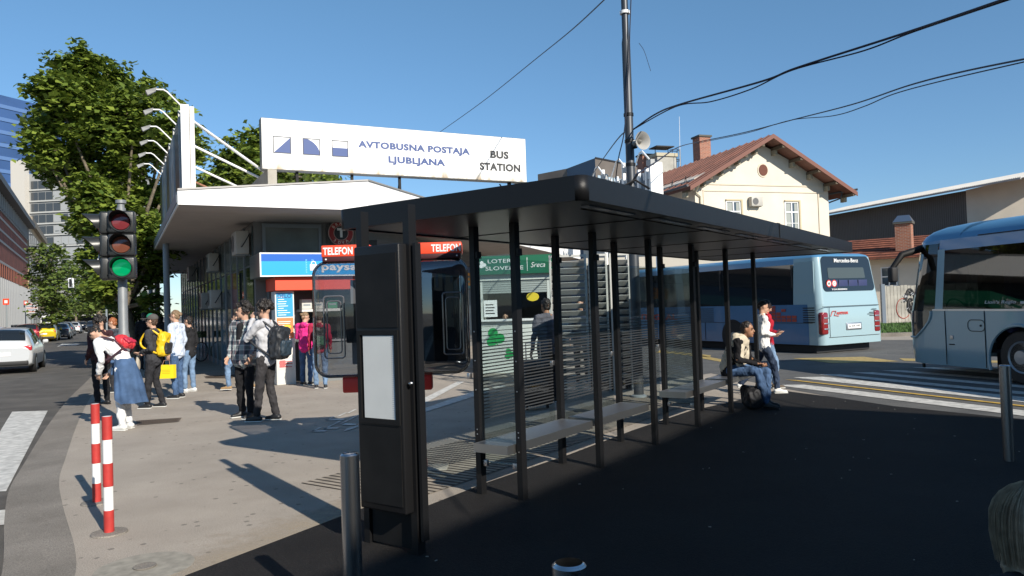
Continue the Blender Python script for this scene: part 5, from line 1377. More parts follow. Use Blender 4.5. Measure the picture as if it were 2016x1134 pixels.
# ------------------------------------------------------------------ coaches
def outline_path(W, L, rf, rr, seg=8):
    # plan outline starting at rear-left corner going forward along the left side: list of (x,y)
    pts = []
    def arc(cx, cy, r, a0, a1):
        for k in range(seg+1):
            a = R(a0+(a1-a0)*k/seg); pts.append((cx+r*math.cos(a), cy+r*math.sin(a)))
    arc(rr, rr, rr, 270, 180)          # rear left
    arc(rf, L-rf, rf, 180, 90)         # front left
    arc(W-rf, L-rf, rf, 90, 0)         # front right
    arc(W-rr, rr, rr, 0, -90)          # rear right
    return pts
def densify(pts, step=.25):
    out = []
    n = len(pts)
    for i in range(n):
        a = Vector(pts[i]); b = Vector(pts[(i+1)%n]); k = max(1, int((b-a).length/step))
        for j in range(k): q = a+(b-a)*j/k; out.append((q.x,q.y))
    return out
class Bus:
    def __init__(s, W, L, zs, rf=.5, rr=.22, lean=0.0, leanr=0.0):
        s.W, s.L = W, L; s.pts = densify(outline_path(W, L, rf, rr)); s.prof = zs; s.lean = lean; s.leanr = leanr
    def pos(s, p, z, out=0.0):
        # tumblehome: inset grows with z
        k = 0
        for (z0,i0),(z1,i1) in zip(s.prof[:-1], s.prof[1:]):
            if z0 <= z <= z1: k = i0+(i1-i0)*(z-z0)/(z1-z0); break
        else: k = s.prof[-1][1] if z > s.prof[-1][0] else s.prof[0][1]
        cx, cy = s.W/2, s.L/2; x, y = p
        nx = (x-cx)/(s.W/2); x2 = x - nx*k + (nx*out if abs(nx) > .999 else nx*out)
        f = max(0, (y-(s.L-1.2))/1.2); r_ = max(0, (1.2-y)/1.2)
        zz = max(0, z-1.0)
        y2 = y - f*(s.lean*zz+k) + r_*(s.leanr*zz+k*.4)
        if y > s.L-.9: y2 += out
        elif y < .9: y2 -= out
        return (x2, y2, z)
    def band(s, z0, z1, sel=None, out=0.0, nz=None, close=True):
        nz = nz or max(2, int((z1-z0)/.15)+1); n = len(s.pts)
        g = MB(); vs = []; 
        for i in range(nz):
            z = z0+(z1-z0)*i/(nz-1)
            for p in s.pts: vs.append(s.pos(p, z, out))
        fs = []
        for i in range(nz-1):
            for k in range(n):
                j = (k+1) % n
                if sel is None or (sel(s.pts[k], z0+(z1-z0)*(i+.5)/(nz-1)) and sel(s.pts[j], z0+(z1-z0)*(i+.5)/(nz-1))): fs.append((i*n+k,i*n+j,(i+1)*n+j,(i+1)*n+k))
        used = sorted({a for f in fs for a in f}); mp = {a: b for b, a in enumerate(used)}
        g.add([vs[a] for a in used], [tuple(mp[a] for a in f) for f in fs], 0, True); return g
    def cap(s, z0, steps):
        n = len(s.pts); vs = []; base = [s.pos(p, z0) for p in s.pts]
        cx = sum(p[0] for p in base)/n; cy = sum(p[1] for p in base)/n
        lo = min(p[1] for p in base); hi = max(p[1] for p in base)
        for dz, k in steps:
            for p in base:
                x = cx+(p[0]-cx)*(1-k); ins = k*s.W/2
                y = p[1] + (ins if p[1] < cy-(s.L/2-1.5) else (-ins if p[1] > cy+(s.L/2-1.5) else 0))
                vs.append((x, y, z0+dz))
        fs = []
        for i in range(len(steps)-1):
            for k in range(n): j = (k+1)%n; fs.append((i*n+k,i*n+j,(i+1)*n+j,(i+1)*n+k))
        fs.append(tuple((len(steps)-1)*n+k for k in range(n)))
        g = MB(); g.add(vs, fs, 0, True); return g
def wheel(parent, x, y, r, side, wd=.28):
    g = MB(); g.lathe([(r*.6,-wd/2),(r*.93,-wd/2),(r,-wd/2+.04),(r,wd/2-.04),(r*.93,wd/2),(r*.6,wd/2)],28,0,Matrix.Translation((x,y,r))@Matrix.Rotation(R(90),4,'Y')); w_ = part('wheel', g, M_black, parent)
    g = MB(); g.lathe([(r*.6,0),(r*.58,.02),(r*.45,-.03),(r*.28,-.02),(r*.25,.05),(0,.06)],24,0,Matrix.Translation((x+side*wd/2,y,r))@Matrix.Rotation(R(90*side),4,'Y')); part('rim', g, mat('wheel_rim', (.33,.35,.37), .4, .6), w_)
P_ice = mat('coach_pale_blue', (.30,.42,.46), .25, .05, coat=.6)
P_blu = mat('coach_blue', (.055,.16,.32), .25, .05, coat=.6)
P_roof = mat('coach_roof_blue', (.08,.23,.40), .3, .05, coat=.4)
def arch_trim(bus, parent, wy_, mt_, r0=.60, zc_=.40):
    g = MB(); pts = [(-.002, wy_+r0*math.cos(R(a)), zc_+r0*math.sin(R(a))) for a in range(-18,199,6)]
    g.tube([p for p in pts if p[2] > .21], .030, 6); return part('arch_trim', g, mt_, parent)
M_coachglass = glassmat('coach_glass', (.10,.115,.12), .10)
M_seat = mat('seat_blue', (.03,.04,.12), .8)

# rear coach (seen from behind)
r0 = gz(1615,697); rzb = R(27)
C1 = thing('coach', 'pale blue coach seen from behind with red mosaic on its side', 'coach', (r0.x+.0,r0.y-.2,0), rzb, 'pale blue coaches')
TOP = 2.66
b1 = Bus(2.5, 11.0, [(0,0),(.5,0),(1.3,0),(2.5,.10),(2.9,.16)], .5, .20, .15, .10)
ZF1 = .24; ZG0 = 1.36; ZG1 = 2.50
rear = lambda p: p[1] < .24
left = lambda p: p[0] < .1
body = part('body', b1.band(ZF1, ZG0, lambda p, z: True), P_ice, C1)
part('rear_upper', b1.band(ZG0, TOP, lambda p, z: p[1] < 1.0), P_ice, C1)
part('roof', b1.cap(TOP, [(0,0),(.06,.04),(.11,.14),(.13,.3),(.14,.8)]), P_roof, C1)
part('cantrail', b1.band(ZG1+.002, TOP, lambda p, z: p[1] > .9), P_roof, C1)
part('side_lower', b1.band(ZF1, ZG0, lambda p, z: left(p) and p[1] > .25, .006), P_blu, C1)
part('side_glass', b1.band(ZG0, ZG1, lambda p, z: p[1] > .9), M_dglass, C1)
# rear window rounded
def rear_panel(x0, x1, z0, z1, r_, y_off, mt_, nm, parent=C1, bus=b1):
    pts = rrect(x0, z0, x1, z1, r_, 5); g = MB(); vs = []
    for x, z in pts:
        q = bus.pos((x,0.0),z); vs.append((q[0], q[1]-y_off, z))
    vs2 = [(a,b+.03,c) for a,b,c in vs]; n = len(vs)
    g.add(vs+vs2, [tuple(range(n))]+[(i,(i+1)%n,n+(i+1)%n,n+i) for i in range(n)]); return part(nm, g, mt_, parent)
rw = rear_panel(.17, 2.33, 1.70, 2.68, .14, .012, M_dglass, 'rear_window')
g = MB()
for i in range(4): g.rbox((.62+i*.40,b1.pos((0,0),1.9)[1]-.016,1.90),(.36,.008,.22),.003)
part('seat_backs', g, mat('seat_back_blue', (.02,.03,.10), .7), rw)
rear_panel(.42, 2.0, 2.06, 2.36, .04, .016, mat('painted_reflection', (.06,.075,.075), .2), 'reflection_panel', rw)  # paler panel on the rear window; reflection and far windscreen put into its colour
yb = b1.pos((0,0),2.5)[1]-.016
fit_text('Mercedes-Benz', .78, 2.505, .98, .11, M_whiteP, rw, yb, bold=.01)
fit_text('TOURISMO', .52, 1.735, .62, .04, M_whiteP, rw, b1.pos((0,0),1.74)[1]-.016, bold=.02)
for i, tx in enumerate(('80','12')):
    xx = .44+i*.21; y_ = b1.pos((0,0),1.9)[1]-.02
    g = MB(); g.lathe([(.10,0),(.10,.004),(0,.004)],20,0,TM(xx,y_,1.92,90)); s_ = part('speed_sticker', g, M_red, rw)
    g = MB(); g.lathe([(.072,0),(.072,.004),(0,.004)],20,0,TM(xx,y_-.003,1.92,90)); part('disc', g, M_whiteP, s_)
    fit_text(tx, xx-.04, 1.885, .08, .07, M_dark, s_, y_-.009, bold=.01)
g = MB(); g.box(.02,-.012,1.28,2.33,-.004,1.295); part('panel_gap', g, M_dark, C1)
g = MB(); g.box(.25,-.012,.44,2.30,-.004,.452); part('panel_gap', g, M_dark, C1)
g = MB(); g.box(.29,-.012,.46,.30,-.004,1.27); part('panel_gap', g, M_dark, C1)
for s_, x in ((-1,.12),(1,2.23)):
    g = MB(); g.rbox((x,.06,.83),(.26,.17,.62),.06); tl = part('tail_lamp', g, mat('tail_red', (.20,.012,.014), .12, coat=.8), C1)
    for z in (.68,.83,.98):
        g = MB(); g.rbox((x+(.02 if s_<0 else -.02),-.028,z),(.18,.02,.04),.008); part('lamp_lens', g, M_steel2, tl)
g = MB(); g.rbox((1.25,-.012,.72),(.62,.02,.20),.01); pl_ = part('number_plate', g, M_steel2, C1)
g = MB(); g.box(.99,-.03,.66,1.51,-.0225,.78); part('plate', g, M_whiteP, pl_)
fit_text('LJ A4 102', 1.03, .685, .44, .07, M_dark, pl_, -.033, bold=.01)
fit_text('ALPETOUR', .58, 1.06, .46, .075, M_red, C1, -.008, bold=.03)
g = MB(); g.tube([(.34,-.01,1.02),(.42,-.01,1.16),(.56,-.01,1.16),(.48,-.01,1.04),(.66,-.01,1.02)],.012,5); part('logo', g, M_red, C1)
g = MB()
for i in range(5): g.box(2.22-[.2,.12,.30,.38,.30][i],-.009,1.16-i*.045,2.22,-.003,1.178-i*.045)
part('fine_print', g, M_blk2, C1)
# side details on local x = 0
SX = Matrix.Rotation(R(-90),4,'Z')   # x' -> -y ; faces local -x
def sidebox(y0, y1, z0, z1, mt_, nm, xo=-.018, parent=C1, th=.008):
    g = MB(); g.box(xo,y0,z0,xo+th,y1,z1); return part(nm, g, mt_, parent)
for i in range(7): sidebox(.22,.62,.86+i*.065,.885+i*.065,M_blk2,'vent_slat')
for yy in (2.1,4.6,7.0): sidebox(yy,yy+.015,ZF1+.02,.84,M_blk2,'panel_gap')
sidebox(.3,10.5,.84,.85,M_blk2,'panel_gap')
for i in range(7): sidebox(4.2,5.1,.88+i*.065,.90+i*.065,M_blk2,'vent_slat')
rg = random.Random(2); g = MB()
for i in range(8):
    for j in range(5):
        yy = .85+i*.19; zz = .88+j*.095
        lim = 5-abs(i-3.2)*.95
        if j < 2 or (j < lim and rg.random() < .72):
            g.box(-.02,yy,zz,-.012,yy+.16,zz+.078)
mos = part('mosaic_emblem', g, mat('mosaic_red', (.36,.05,.035), .5), C1)
MS = Matrix.Translation((-.018,8.4,0)) @ Matrix.Rotation(R(-90),4,'Z')
fit_text('INTEGRAL', 0, .92, 2.4, .20, mat('mosaic_red', (.36,.05,.035), .5), C1, 0, MS, bold=.03)
wheel(C1, .16, 3.35, .44, -1); wheel(C1, .16, 8.6, .44, -1); wheel(C1, 2.19, 3.35, .44, 1); wheel(C1, 2.19, 8.6, .44, 1)
for yy in (3.35,8.6):
    g = MB(); g.lathe([(.50,0),(.50,.004),(0,.004)],28,0,Matrix.Translation((-.010,yy,.44))@Matrix.Rotation(R(-90),4,'Y')@Matrix.Diagonal((1,1,1,1))); part('wheel_arch', g, M_dark, C1)
for i in range(7):
    yy = 1.0+i*1.45; sidebox(yy,yy+.05,ZG0+.02,ZG1-.02,M_dark,'pillar',.045-.0,th=.02)
sidebox(.25,.9,1.37,2.55,P_ice,'rear_pillar',.03,th=.02)
g = MB(); g.box(.1,.3,.02,2.25,10.6,.235); part('underframe', g, M_dark, C1)

# front coach at the right (left side toward the camera)
H2d = Vector((-.22,.975)).normalized(); ang2 = math.atan2(H2d.y,H2d.x)-R(90)
fl = gz(1800,735)         # approx ground under the front left corner
Lc = 11.5
pt = at(1863,700,13.9)    # point on the side
side0 = Vector((pt.x,pt.y))
front_t = 1.30
org = side0 + H2d*(front_t-Lc)
C2 = thing('coach', 'pale blue coach parked at the right edge showing its left front', 'coach', (org.x,org.y,0), ang2, 'pale blue coaches')
b2 = Bus(2.4, Lc, [(0,.05),(.5,0),(1.24,0),(2.45,.12),(2.9,.2)], .75, .3, .10, .05)
g1, g2_ = 1.24, 2.38
wy = Lc-front_t-1.55      # front wheel centre
def notwin(p, z): return True
def arch(p, z): return not (p[0] < .3 and math.hypot(p[1]-wy, z-.40) < .60)
b2.pts = densify(b2.pts, .03)
part('body', b2.band(.22, g1, arch, nz=36), P_ice2 if False else mat('coach_side_blue', (.23,.36,.42), .3, .05, coat=.5), C2)
g = MB(); g.box(.32,wy-.75,.2,.36,wy+.75,1.2); g.box(.02,wy-.64,.98,.32,wy+.64,1.0); part('wheel_well', g, M_dark, C2)
part('belt_trim', b2.band(g1, g1+.035, lambda p, z: p[1] < Lc-1.0, .006, 2), M_steel2, C2)
yA = Lc-1.12
part('side_glass', b2.band(g1+.035, g2_, lambda p, z: p[1] < yA-.13 and p[1] > .5, -.0), M_coachglass, C2)
for sgn_ in (0,1): part('a_pillar', b2.band(g1, g2_+.02, lambda p, z: yA-.16 < p[1] < yA+.06 and (p[0] > 1.2) == bool(sgn_), .002), MATS['coach_side_blue'], C2)
part('rear_panel', b2.band(g1+.035, g2_, lambda p, z: p[1] <= .5), P_blu, C2)
part('front_glass', b2.band(g1-.0, g2_+.14, lambda p, z: p[1] > yA+.05), M_coachglass, C2)
def dip(p, z): return p[1] > yA+.18 + max(0,(1.0-z))*.5
part('front_glass_lower', b2.band(.72, g1, lambda p, z: p[1] > Lc-.98+max(0, (g1-z))**2*1.6 and p[0] < 1.2 and p[1] < Lc-.12, .007, 26), M_dglass, C2)
part('cantrail', b2.band(g2_, g2_+.20, lambda p, z: p[1] < yA+.05), mat('coach_mid_blue', (.06,.20,.38), .3, .05, coat=.4), C2)
part('front_brow', b2.band(g2_+.14, g2_+.20, lambda p, z: p[1] >= yA), MATS['coach_mid_blue'], C2)
part('roof', b2.cap(g2_+.20, [(0,0),(.10,.05),(.19,.14),(.26,.28),(.31,.5),(.33,.9)]), P_roof, C2)
g = MB(); g.tube([b2.pos((0,y),g2_+.215,.012) for y in [x*.5+.5 for x in range(int((Lc-1.6)*2))]], .010, 5); part('roof_gutter', g, M_dark, C2)
g = MB(); g.box(.15,.4,.5,2.25,Lc-.9,.56); part('floor', g, M_dark, C2)
g = MB(); g.box(.9,.5,.95,2.2,Lc-1.5,1.0); part('saloon_floor', g, M_dark, C2)
for i in range(11):
    y = 1.2+i*.78
    for x in (.15,1.25):
        if y > Lc-2.2 and x > 1: continue
        g = MB(); g.rbox((x+.5,y,1.35),(.95,.16,1.0),.06); g.rbox((x+.5,y+.22,1.0),(.95,.45,.14),.04); part('passenger_seat', g, M_seat, C2)
g = MB(); g.rbox((.62,Lc-1.75,1.42),(.5,.18,.95),.07); g.rbox((.62,Lc-1.5,1.05),(.5,.5,.16),.05); part('driver_seat', g, M_dark, C2)
g = MB(); g.rbox((1.2,Lc-.55,1.0),(2.0,.4,.5),.1); part('dashboard', g, M_dark, C2)
g = MB(); g.tube([(.62+.22*math.cos(R(a)),Lc-.95+.08*math.sin(R(a)),1.25+.2*math.sin(R(a))) for a in range(0,361,24)],.016,6); part('steering_wheel', g, M_dark, C2)
MS2 = Matrix.Translation((-.02,wy+.62,0)) @ Matrix.Rotation(R(-90),4,'Z')
arch_trim(b2, C2, wy, MATS['coach_side_blue'])
g = MB(); pts = []
for k in range(15):
    z = g1-(g1-.72)*k/14; y = Lc-.98+(g1-z)**2*1.6; x = 0 if y < Lc-.75 else .75-math.sqrt(max(0,.75**2-(y-(Lc-.75))**2)); pts.append(b2.pos((x,y),z,.010))
for k in range(1,12):
    a = k/11; y = (Lc-.98+(g1-.72)**2*1.6); y = y+(Lc-.13-y)*a; x = 0 if y < Lc-.75 else .75-math.sqrt(max(0,.75**2-(y-(Lc-.75))**2)); pts.append(b2.pos((x,y),.72,.010))
g.tube(pts, .022, 6); part('screen_trim', g, MATS['coach_side_blue'], C2)
fit_text("Lion's Regio", -.0, g1+.11, .62, .075, mat('pale_letter', (.42,.45,.47), .4), C2, .0, MS2, bold=.01, shear=.2)
g = MB(); g.rbox((.8,-.0,g1+.14),(.19,.006,.045),.002,0,MS2); part('badge', g, mat('pale_letter', (.42,.45,.47), .4), C2)
def sb2(y0, y1, z0, z1, mt_, nm): g = MB(); g.box(-.012,y0,z0,-.003,y1,z1); return part(nm, g, mt_, C2)
sb2(Lc-1.32,Lc-1.31,.24,g1,M_blk2,'panel_gap'); sb2(wy+.65,wy+.66,.24,g1,M_blk2,'panel_gap')
g = MB(); pts = rrect(wy+.66, .88, wy+1.02, 1.08, .08, 5); g.tube([(-.008,a,b) for a,b in pts]+[(-.008,pts[0][0],pts[0][1])],.006,4); part('fuel_flap', g, M_blk2, C2)
g = MB(); g.lathe([(.02,0),(.02,.01),(0,.01)],10,0,Matrix.Translation((-.004,wy+.74,.98))@Matrix.Rotation(R(-90),4,'Y')); part('flap_lock', g, M_dark, C2)
g = MB(); g.rbox((-.006,Lc-1.45,.75),(.012,.07,.07),.003); part('side_lamp', g, M_steel2, C2)
g = MB(); g.rbox((-.006,Lc-1.45,.62),(.012,.12,.02),.003); part('handle', g, M_dark, C2)
wheel(C2, .20, wy, .46, -1); wheel(C2, 2.2, wy, .46, 1); wheel(C2, .20, wy-5.9, .46, -1); wheel(C2, 2.2, wy-5.9, .46, 1)
# mirror arm sweeping forward and down
mt0 = Vector(b2.pos((.12,Lc-.55), g2_+.12)); mp_ = C2.matrix_basis.inverted() if False else frame(C2).inverted()
m1 = mp_ @ at(1775,502,14.6); m2 = mp_ @ at(1757,528,14.6)
m_a = mp_ @ at(1812,490,14.7)
g = MB(); g.tube([mt0, m_a, m1, m2], [.07,.07,.065,.05], 10); arm = part('mirror_arm', g, M_blk2, C2)
g = MB(); g.rbox((m2.x,m2.y,m2.z-.13),(.15,.15,.30),.04); part('mirror', g, M_dark, C2)
g = MB(); g.box(.3,Lc-.4,.10,.34,Lc-.36,.25); part('tow_hook', g, M_dark, C2)

# ------------------------------------------------------------------ people
SKIN = [mat('skin_light', (.50,.30,.21), .55, spec=.35), mat('skin_tan', (.33,.17,.10), .5, spec=.35)]
def cloth(name, c, var=.18, vs=9, rough=.85): return mat(name, c, rough, var=var, vscale=vs, spec=.2)
H_dark = mat('hair_dark', (.014,.010,.008), .5, bump=.6, bscale=70); H_brown = mat('hair_brown', (.06,.032,.018), .5, bump=.6, bscale=70)
H_blond = mat('hair_blond', (.20,.13,.07), .5, var=.25, vscale=14, bump=.6, bscale=70); H_red = mat('hair_red', (.28,.09,.03), .5, bump=.5, bscale=70)
V = Vector
def base_joints():
    return dict(pel=V((0,0,.94)), waist=V((0,.005,1.08)), chest=V((0,.01,1.28)), neck=V((0,-.01,1.46)), head=V((0,.025,1.625)),
        sl=V((-.185,-.005,1.41)), sr=V((.185,-.005,1.41)), el=V((-.225,-.03,1.13)), er=V((.225,-.03,1.13)), wl=V((-.235,.05,.885)), wr=V((.235,.05,.885)),
        hl=V((-.09,0,.91)), hr=V((.09,0,.91)), kl=V((-.10,.02,.50)), kr=V((.10,.02,.50)), al=V((-.10,-.02,.09)), ar=V((.10,-.02,.09)))
def person(label, loc, rz, height=1.75, J=None, top=None, legs=None, shoes=None, hair='short', hcol=H_dark, skin=0, hdir=None, slim=1.0, near=True,
           sole=None, toes=None, sleeves=True, extra=None, topmat=None, hup=None, loose=1.0, seat=False):
    j = base_joints()
    if J: j.update({k: V(v) for k, v in J.items()})
    o = thing('person', label, 'person', loc, R(rz), None)
    sc = height/1.75; o.scale = (sc,sc,sc)
    vx = .0105 if near else .015
    f = V(hdir or (0,1,0)).normalized(); u = V(hup or (0,0,1)); u = (u - f*u.dot(f)).normalized(); r_ = f.cross(u)
    hc = j['head']; Rm = Matrix((r_, f, u)).transposed()
    side = (j['sr']-j['sl']).normalized()
    b = MB()
    b.ell(hc-f*.012+u*.012, (.073,.092,.100), 16, 12, rot=Rm); b.ell(hc+f*.028-u*.050, (.055,.062,.070), 14, 10, rot=Rm)
    b.cap(hc+f*.080+u*.012, hc+f*.104-u*.022, .008, .013, n=2, seg=8); b.ell(hc+f*.075-u*.095, (.022,.018,.018), 8, 6, rot=Rm)
    b.ell(hc+f*.083-u*.055, (.024,.013,.012), 8, 6, rot=Rm)
    for s_ in (-1,1): b.ell(hc+r_*s_*.074-f*.008, (.012,.02,.03), 8, 6, rot=Rm)
    b.cap(j['neck']-V((0,0,.05)), hc-u*.05-f*.012, .058, .052)
    b.cap(j['pel'], j['waist'], .07, .07, side, 1.2); b.cap(j['waist'], j['chest'], .07, .085, side, 1.2); b.cap(j['chest'], j['neck'], .085, .052, side, 1.2)
    fwd = side.cross(V((0,0,1))) * -1 if False else V((0,0,1)).cross(side)
    for q, sg in (('l',-1),('r',1)):
        S, E, W = j['s'+q], j['e'+q], j['w'+q]
        b.cap(j['neck'], S, .042, .040); b.cap(S, E, .038, .033); b.cap(E, W, .033, .024)
        b.cap(j['pel'], j['h'+q], .06, .05); b.cap(j['h'+q], j['k'+q], .045, .036); b.cap(j['k'+q], j['a'+q], .035, .032)
        d = (W-E).normalized(); sd_ = fwd - d*fwd.dot(d)
        if sd_.length < .2: sd_ = V((0,0,1)) - d*d.z
        sd_ = sd_.normalized(); nr = d.cross(sd_)
        if nr.dot(side)*sg > 0: nr = -nr
        b.cap(W-d*.01, W+d*.03, .022, .020, sd_, 1.3); b.cap(W+d*.03, W+d*.07, .016, .014, sd_, 2.2)
        fr = .0080 if near else .0100
        for k in range(4):
            L1 = (.040,.045,.042,.034)[k]; cu = .45+.10*k
            p0 = W+d*.075+sd_*((1.5-k)*.0185); p1 = p0+(d*math.cos(.25*cu*2)+nr*math.sin(.25*cu*2)).normalized()*L1 + sd_*((1.5-k)*.003)
            p2 = p1+(d*math.cos(cu*2)+nr*math.sin(cu*2)).normalized()*L1*.85
            b.cap(p0, p1, fr, fr*.95, n=2, seg=8); b.cap(p1, p2, fr*.95, fr*.8, n=2, seg=8)
        t0 = W+d*.025+sd_*.030; t1 = t0+d*.028+sd_*.022+nr*.006; t2 = t1+d*.028+sd_*.004+nr*.010
        b.cap(t0, t1, .0125, .0105, n=2, seg=8); b.cap(t1, t2, .0105, .0085, n=2, seg=8)
    sk = SKIN[skin]
    bo = link('body', fuse(b, vx, sk, 'body', dec=.5, sm=1), o)
    # face details
    for s_ in (-1,1):
        g = MB(); g.ell(hc+f*.0765+r_*s_*.031+u*.008, (.0135,.008,.0075), 8, 6, rot=Rm); part('eye', g, mat('eye_dark', (.03,.02,.015), .3), bo)
        g = MB(); g.cap(hc+f*.084+r_*s_*.018+u*.026, hc+f*.074+r_*s_*.045+u*.028, .0045, .0035, n=2, seg=6); part('eyebrow', g, hcol, bo)
    g = MB(); g.ell(hc+f*.093-u*.056, (.021,.006,.0055), 8, 6, rot=Rm); part('mouth', g, mat('lips', (.32,.10,.08), .5), bo)
    # top garment
    if top is not None:
        g = MB(); lw = loose
        g.cap(j['pel']-V((0,0,.035)), j['waist'], .136*slim*lw, .122*slim*lw, side, 1.28); g.cap(j['waist'], j['chest'], .122*slim*lw, .136*slim, side, 1.32)
        g.cap(j['chest'], j['neck']-V((0,0,.025)), .136*slim, .070, side, 1.32)
        for q in 'lr':
            g.cap(j['neck']-V((0,0,.035)), j['s'+q], .062, .066); g.cap(j['s'+q], j['e'+q], .066*lw, .052*lw)
            if sleeves: g.cap(j['e'+q], j['e'+q]+(j['w'+q]-j['e'+q])*.93, .052*lw, .038)
        if extra: extra(g, j)
        link('shirt', fuse(g, vx*1.15, top, 'shirt', wr=.016, wscale=11, dec=.55, sm=2), o)
        g = MB(); nb_ = j['neck']-V((0,0,.03)); ax = (hc-u*.05-nb_).normalized()
        g.cap(nb_, nb_+ax*.045, .072, .060, side, 1.05, n=2); link('collar', fuse(g, vx, top if topmat is None else topmat, 'collar', dec=.5), o)
    if legs is not None:
        g = MB(); g.cap(j['pel']+V((0,0,.03)), (j['hl']+j['hr'])/2-V((0,0,.02)), .118*slim, .110*slim, side, 1.32)
        for q in 'lr':
            g.cap(j['h'+q], j['k'+q], .094*slim, .070, n=6); g.cap(j['k'+q], j['a'+q]+(j['k'+q]-j['a'+q])*.04, .069, .056)
        link('trousers', fuse(g, vx*1.15, legs, 'trousers', wr=.014, wscale=12, dec=.55, sm=2), o)
    toes = toes or {}
    for q in 'lr':
        a = j['a'+q]; t = V(toes.get(q, (0,1,0))).normalized(); z0 = a.z-.09
        lat = V((t.y,-t.x,0)).normalized()
        g = MB(); heel = a-t*.035+V((0,0,-.040)); toe = a+t*.155+V((0,0,-.058))+V((0,0,t.z*.0))
        g.cap(heel, toe, .040, .030, lat, 1.18); g.cap(a+V((0,0,-.01)), a+t*.07+V((0,0,-.045)), .042, .034)
        sh = link('shoe', fuse(g, vx, shoes or mat('shoe_black', (.015,.015,.016), .5), 'shoe', dec=.5), o)
        g = MB(); up_ = V((0,0,1)); M_ = Matrix((lat, t, lat.cross(t))).transposed().to_4x4(); M_.translation = a+t*.06+V((0,0,-.082))
        g.rbox((0,0,.002),(.080,.250,.016),.036,0,M_); part('sole', g, sole or mat('sole_white', (.60,.60,.57), .6), sh)
    # hair
    g = MB(); bk = hc-f*.022+u*.024
    wr_ = .010; wsc = 30
    if hair == 'short':
        g.ell(bk+u*.006, (.083,.094,.098), 16, 12, rot=Rm); g.ell(hc-f*.045-u*.03, (.070,.058,.065), 12, 8, rot=Rm)
    elif hair in ('curly','mop'):
        rg = random.Random(len(label)); n_ = 70 if hair == 'curly' else 44; rr = .034 if hair == 'curly' else .030
        g.ell(bk+u*.010, (.086,.096,.096), 16, 12, rot=Rm)
        for k in range(n_):
            th = rg.uniform(0,6.28); ph = math.acos(rg.uniform(-.35,1)); q = V((math.sin(ph)*math.cos(th),math.sin(ph)*math.sin(th),math.cos(ph)))
            if q.y > .45 and q.z < .35: continue
            g.ell(bk+u*.008+Rm @ V((q.x*.108,q.y*.114,q.z*.112)), rr*rg.uniform(.75,1.15), 8, 6)
        wr_ = .012; wsc = 45
    elif hair in ('bun','pony','long'):
        g.ell(bk+u*.006, (.081,.092,.094), 16, 12, rot=Rm); g.ell(hc-f*.05-u*.02, (.066,.052,.06), 12, 8, rot=Rm)
        if hair == 'bun': g.ell(hc-f*.115+u*.035, .042, 12, 8)
        if hair == 'pony': g.cap(hc-f*.10+u*.02, hc-f*.125-u*.06, .028, .026); g.cap(hc-f*.125-u*.06, hc-f*.115-u*.15, .026, .010)
        if hair == 'long':
            g.cap(hc-f*.05, hc-f*.07-u*.16, .078, .06, r_, 1.25); g.cap(hc-f*.07-u*.16, hc-f*.06-u*.27, .06, .03, r_, 1.6)
            for s_ in (-1,1): g.cap(hc+r_*s_*.068-f*.01+u*.02, hc+r_*s_*.078-f*.005-u*.20, .026, .020)
    hm = fuse(g, .008, hcol, 'hair', wr=wr_, wscale=wsc, dec=.6, sm=1)
    # keep the face free
    bad = []
    import bmesh
    bm = bmesh.new(); bm.from_mesh(hm)
    for v in bm.verts:
        q = Rm.transposed() @ (v.co-hc)
        lim = .062 if hair != 'long' else .062
        if q.y > .030 and q.z < .048 and hair != 'long': v.co = v.co - f*(q.y-.030)*.9 - Rm @ V((q.x*.25,0,0))
        elif q.y > .04 and q.z < .048: v.co = v.co - f*(q.y-.04)*.9
    bm.to_mesh(hm); bm.free()
    link('hair', hm, o)
    return o, j
def pworld(o, p): return Matrix.Translation(o.location) @ o.rotation_euler.to_matrix().to_4x4() @ Matrix.Diagonal((*o.scale,1)) @ V(p)
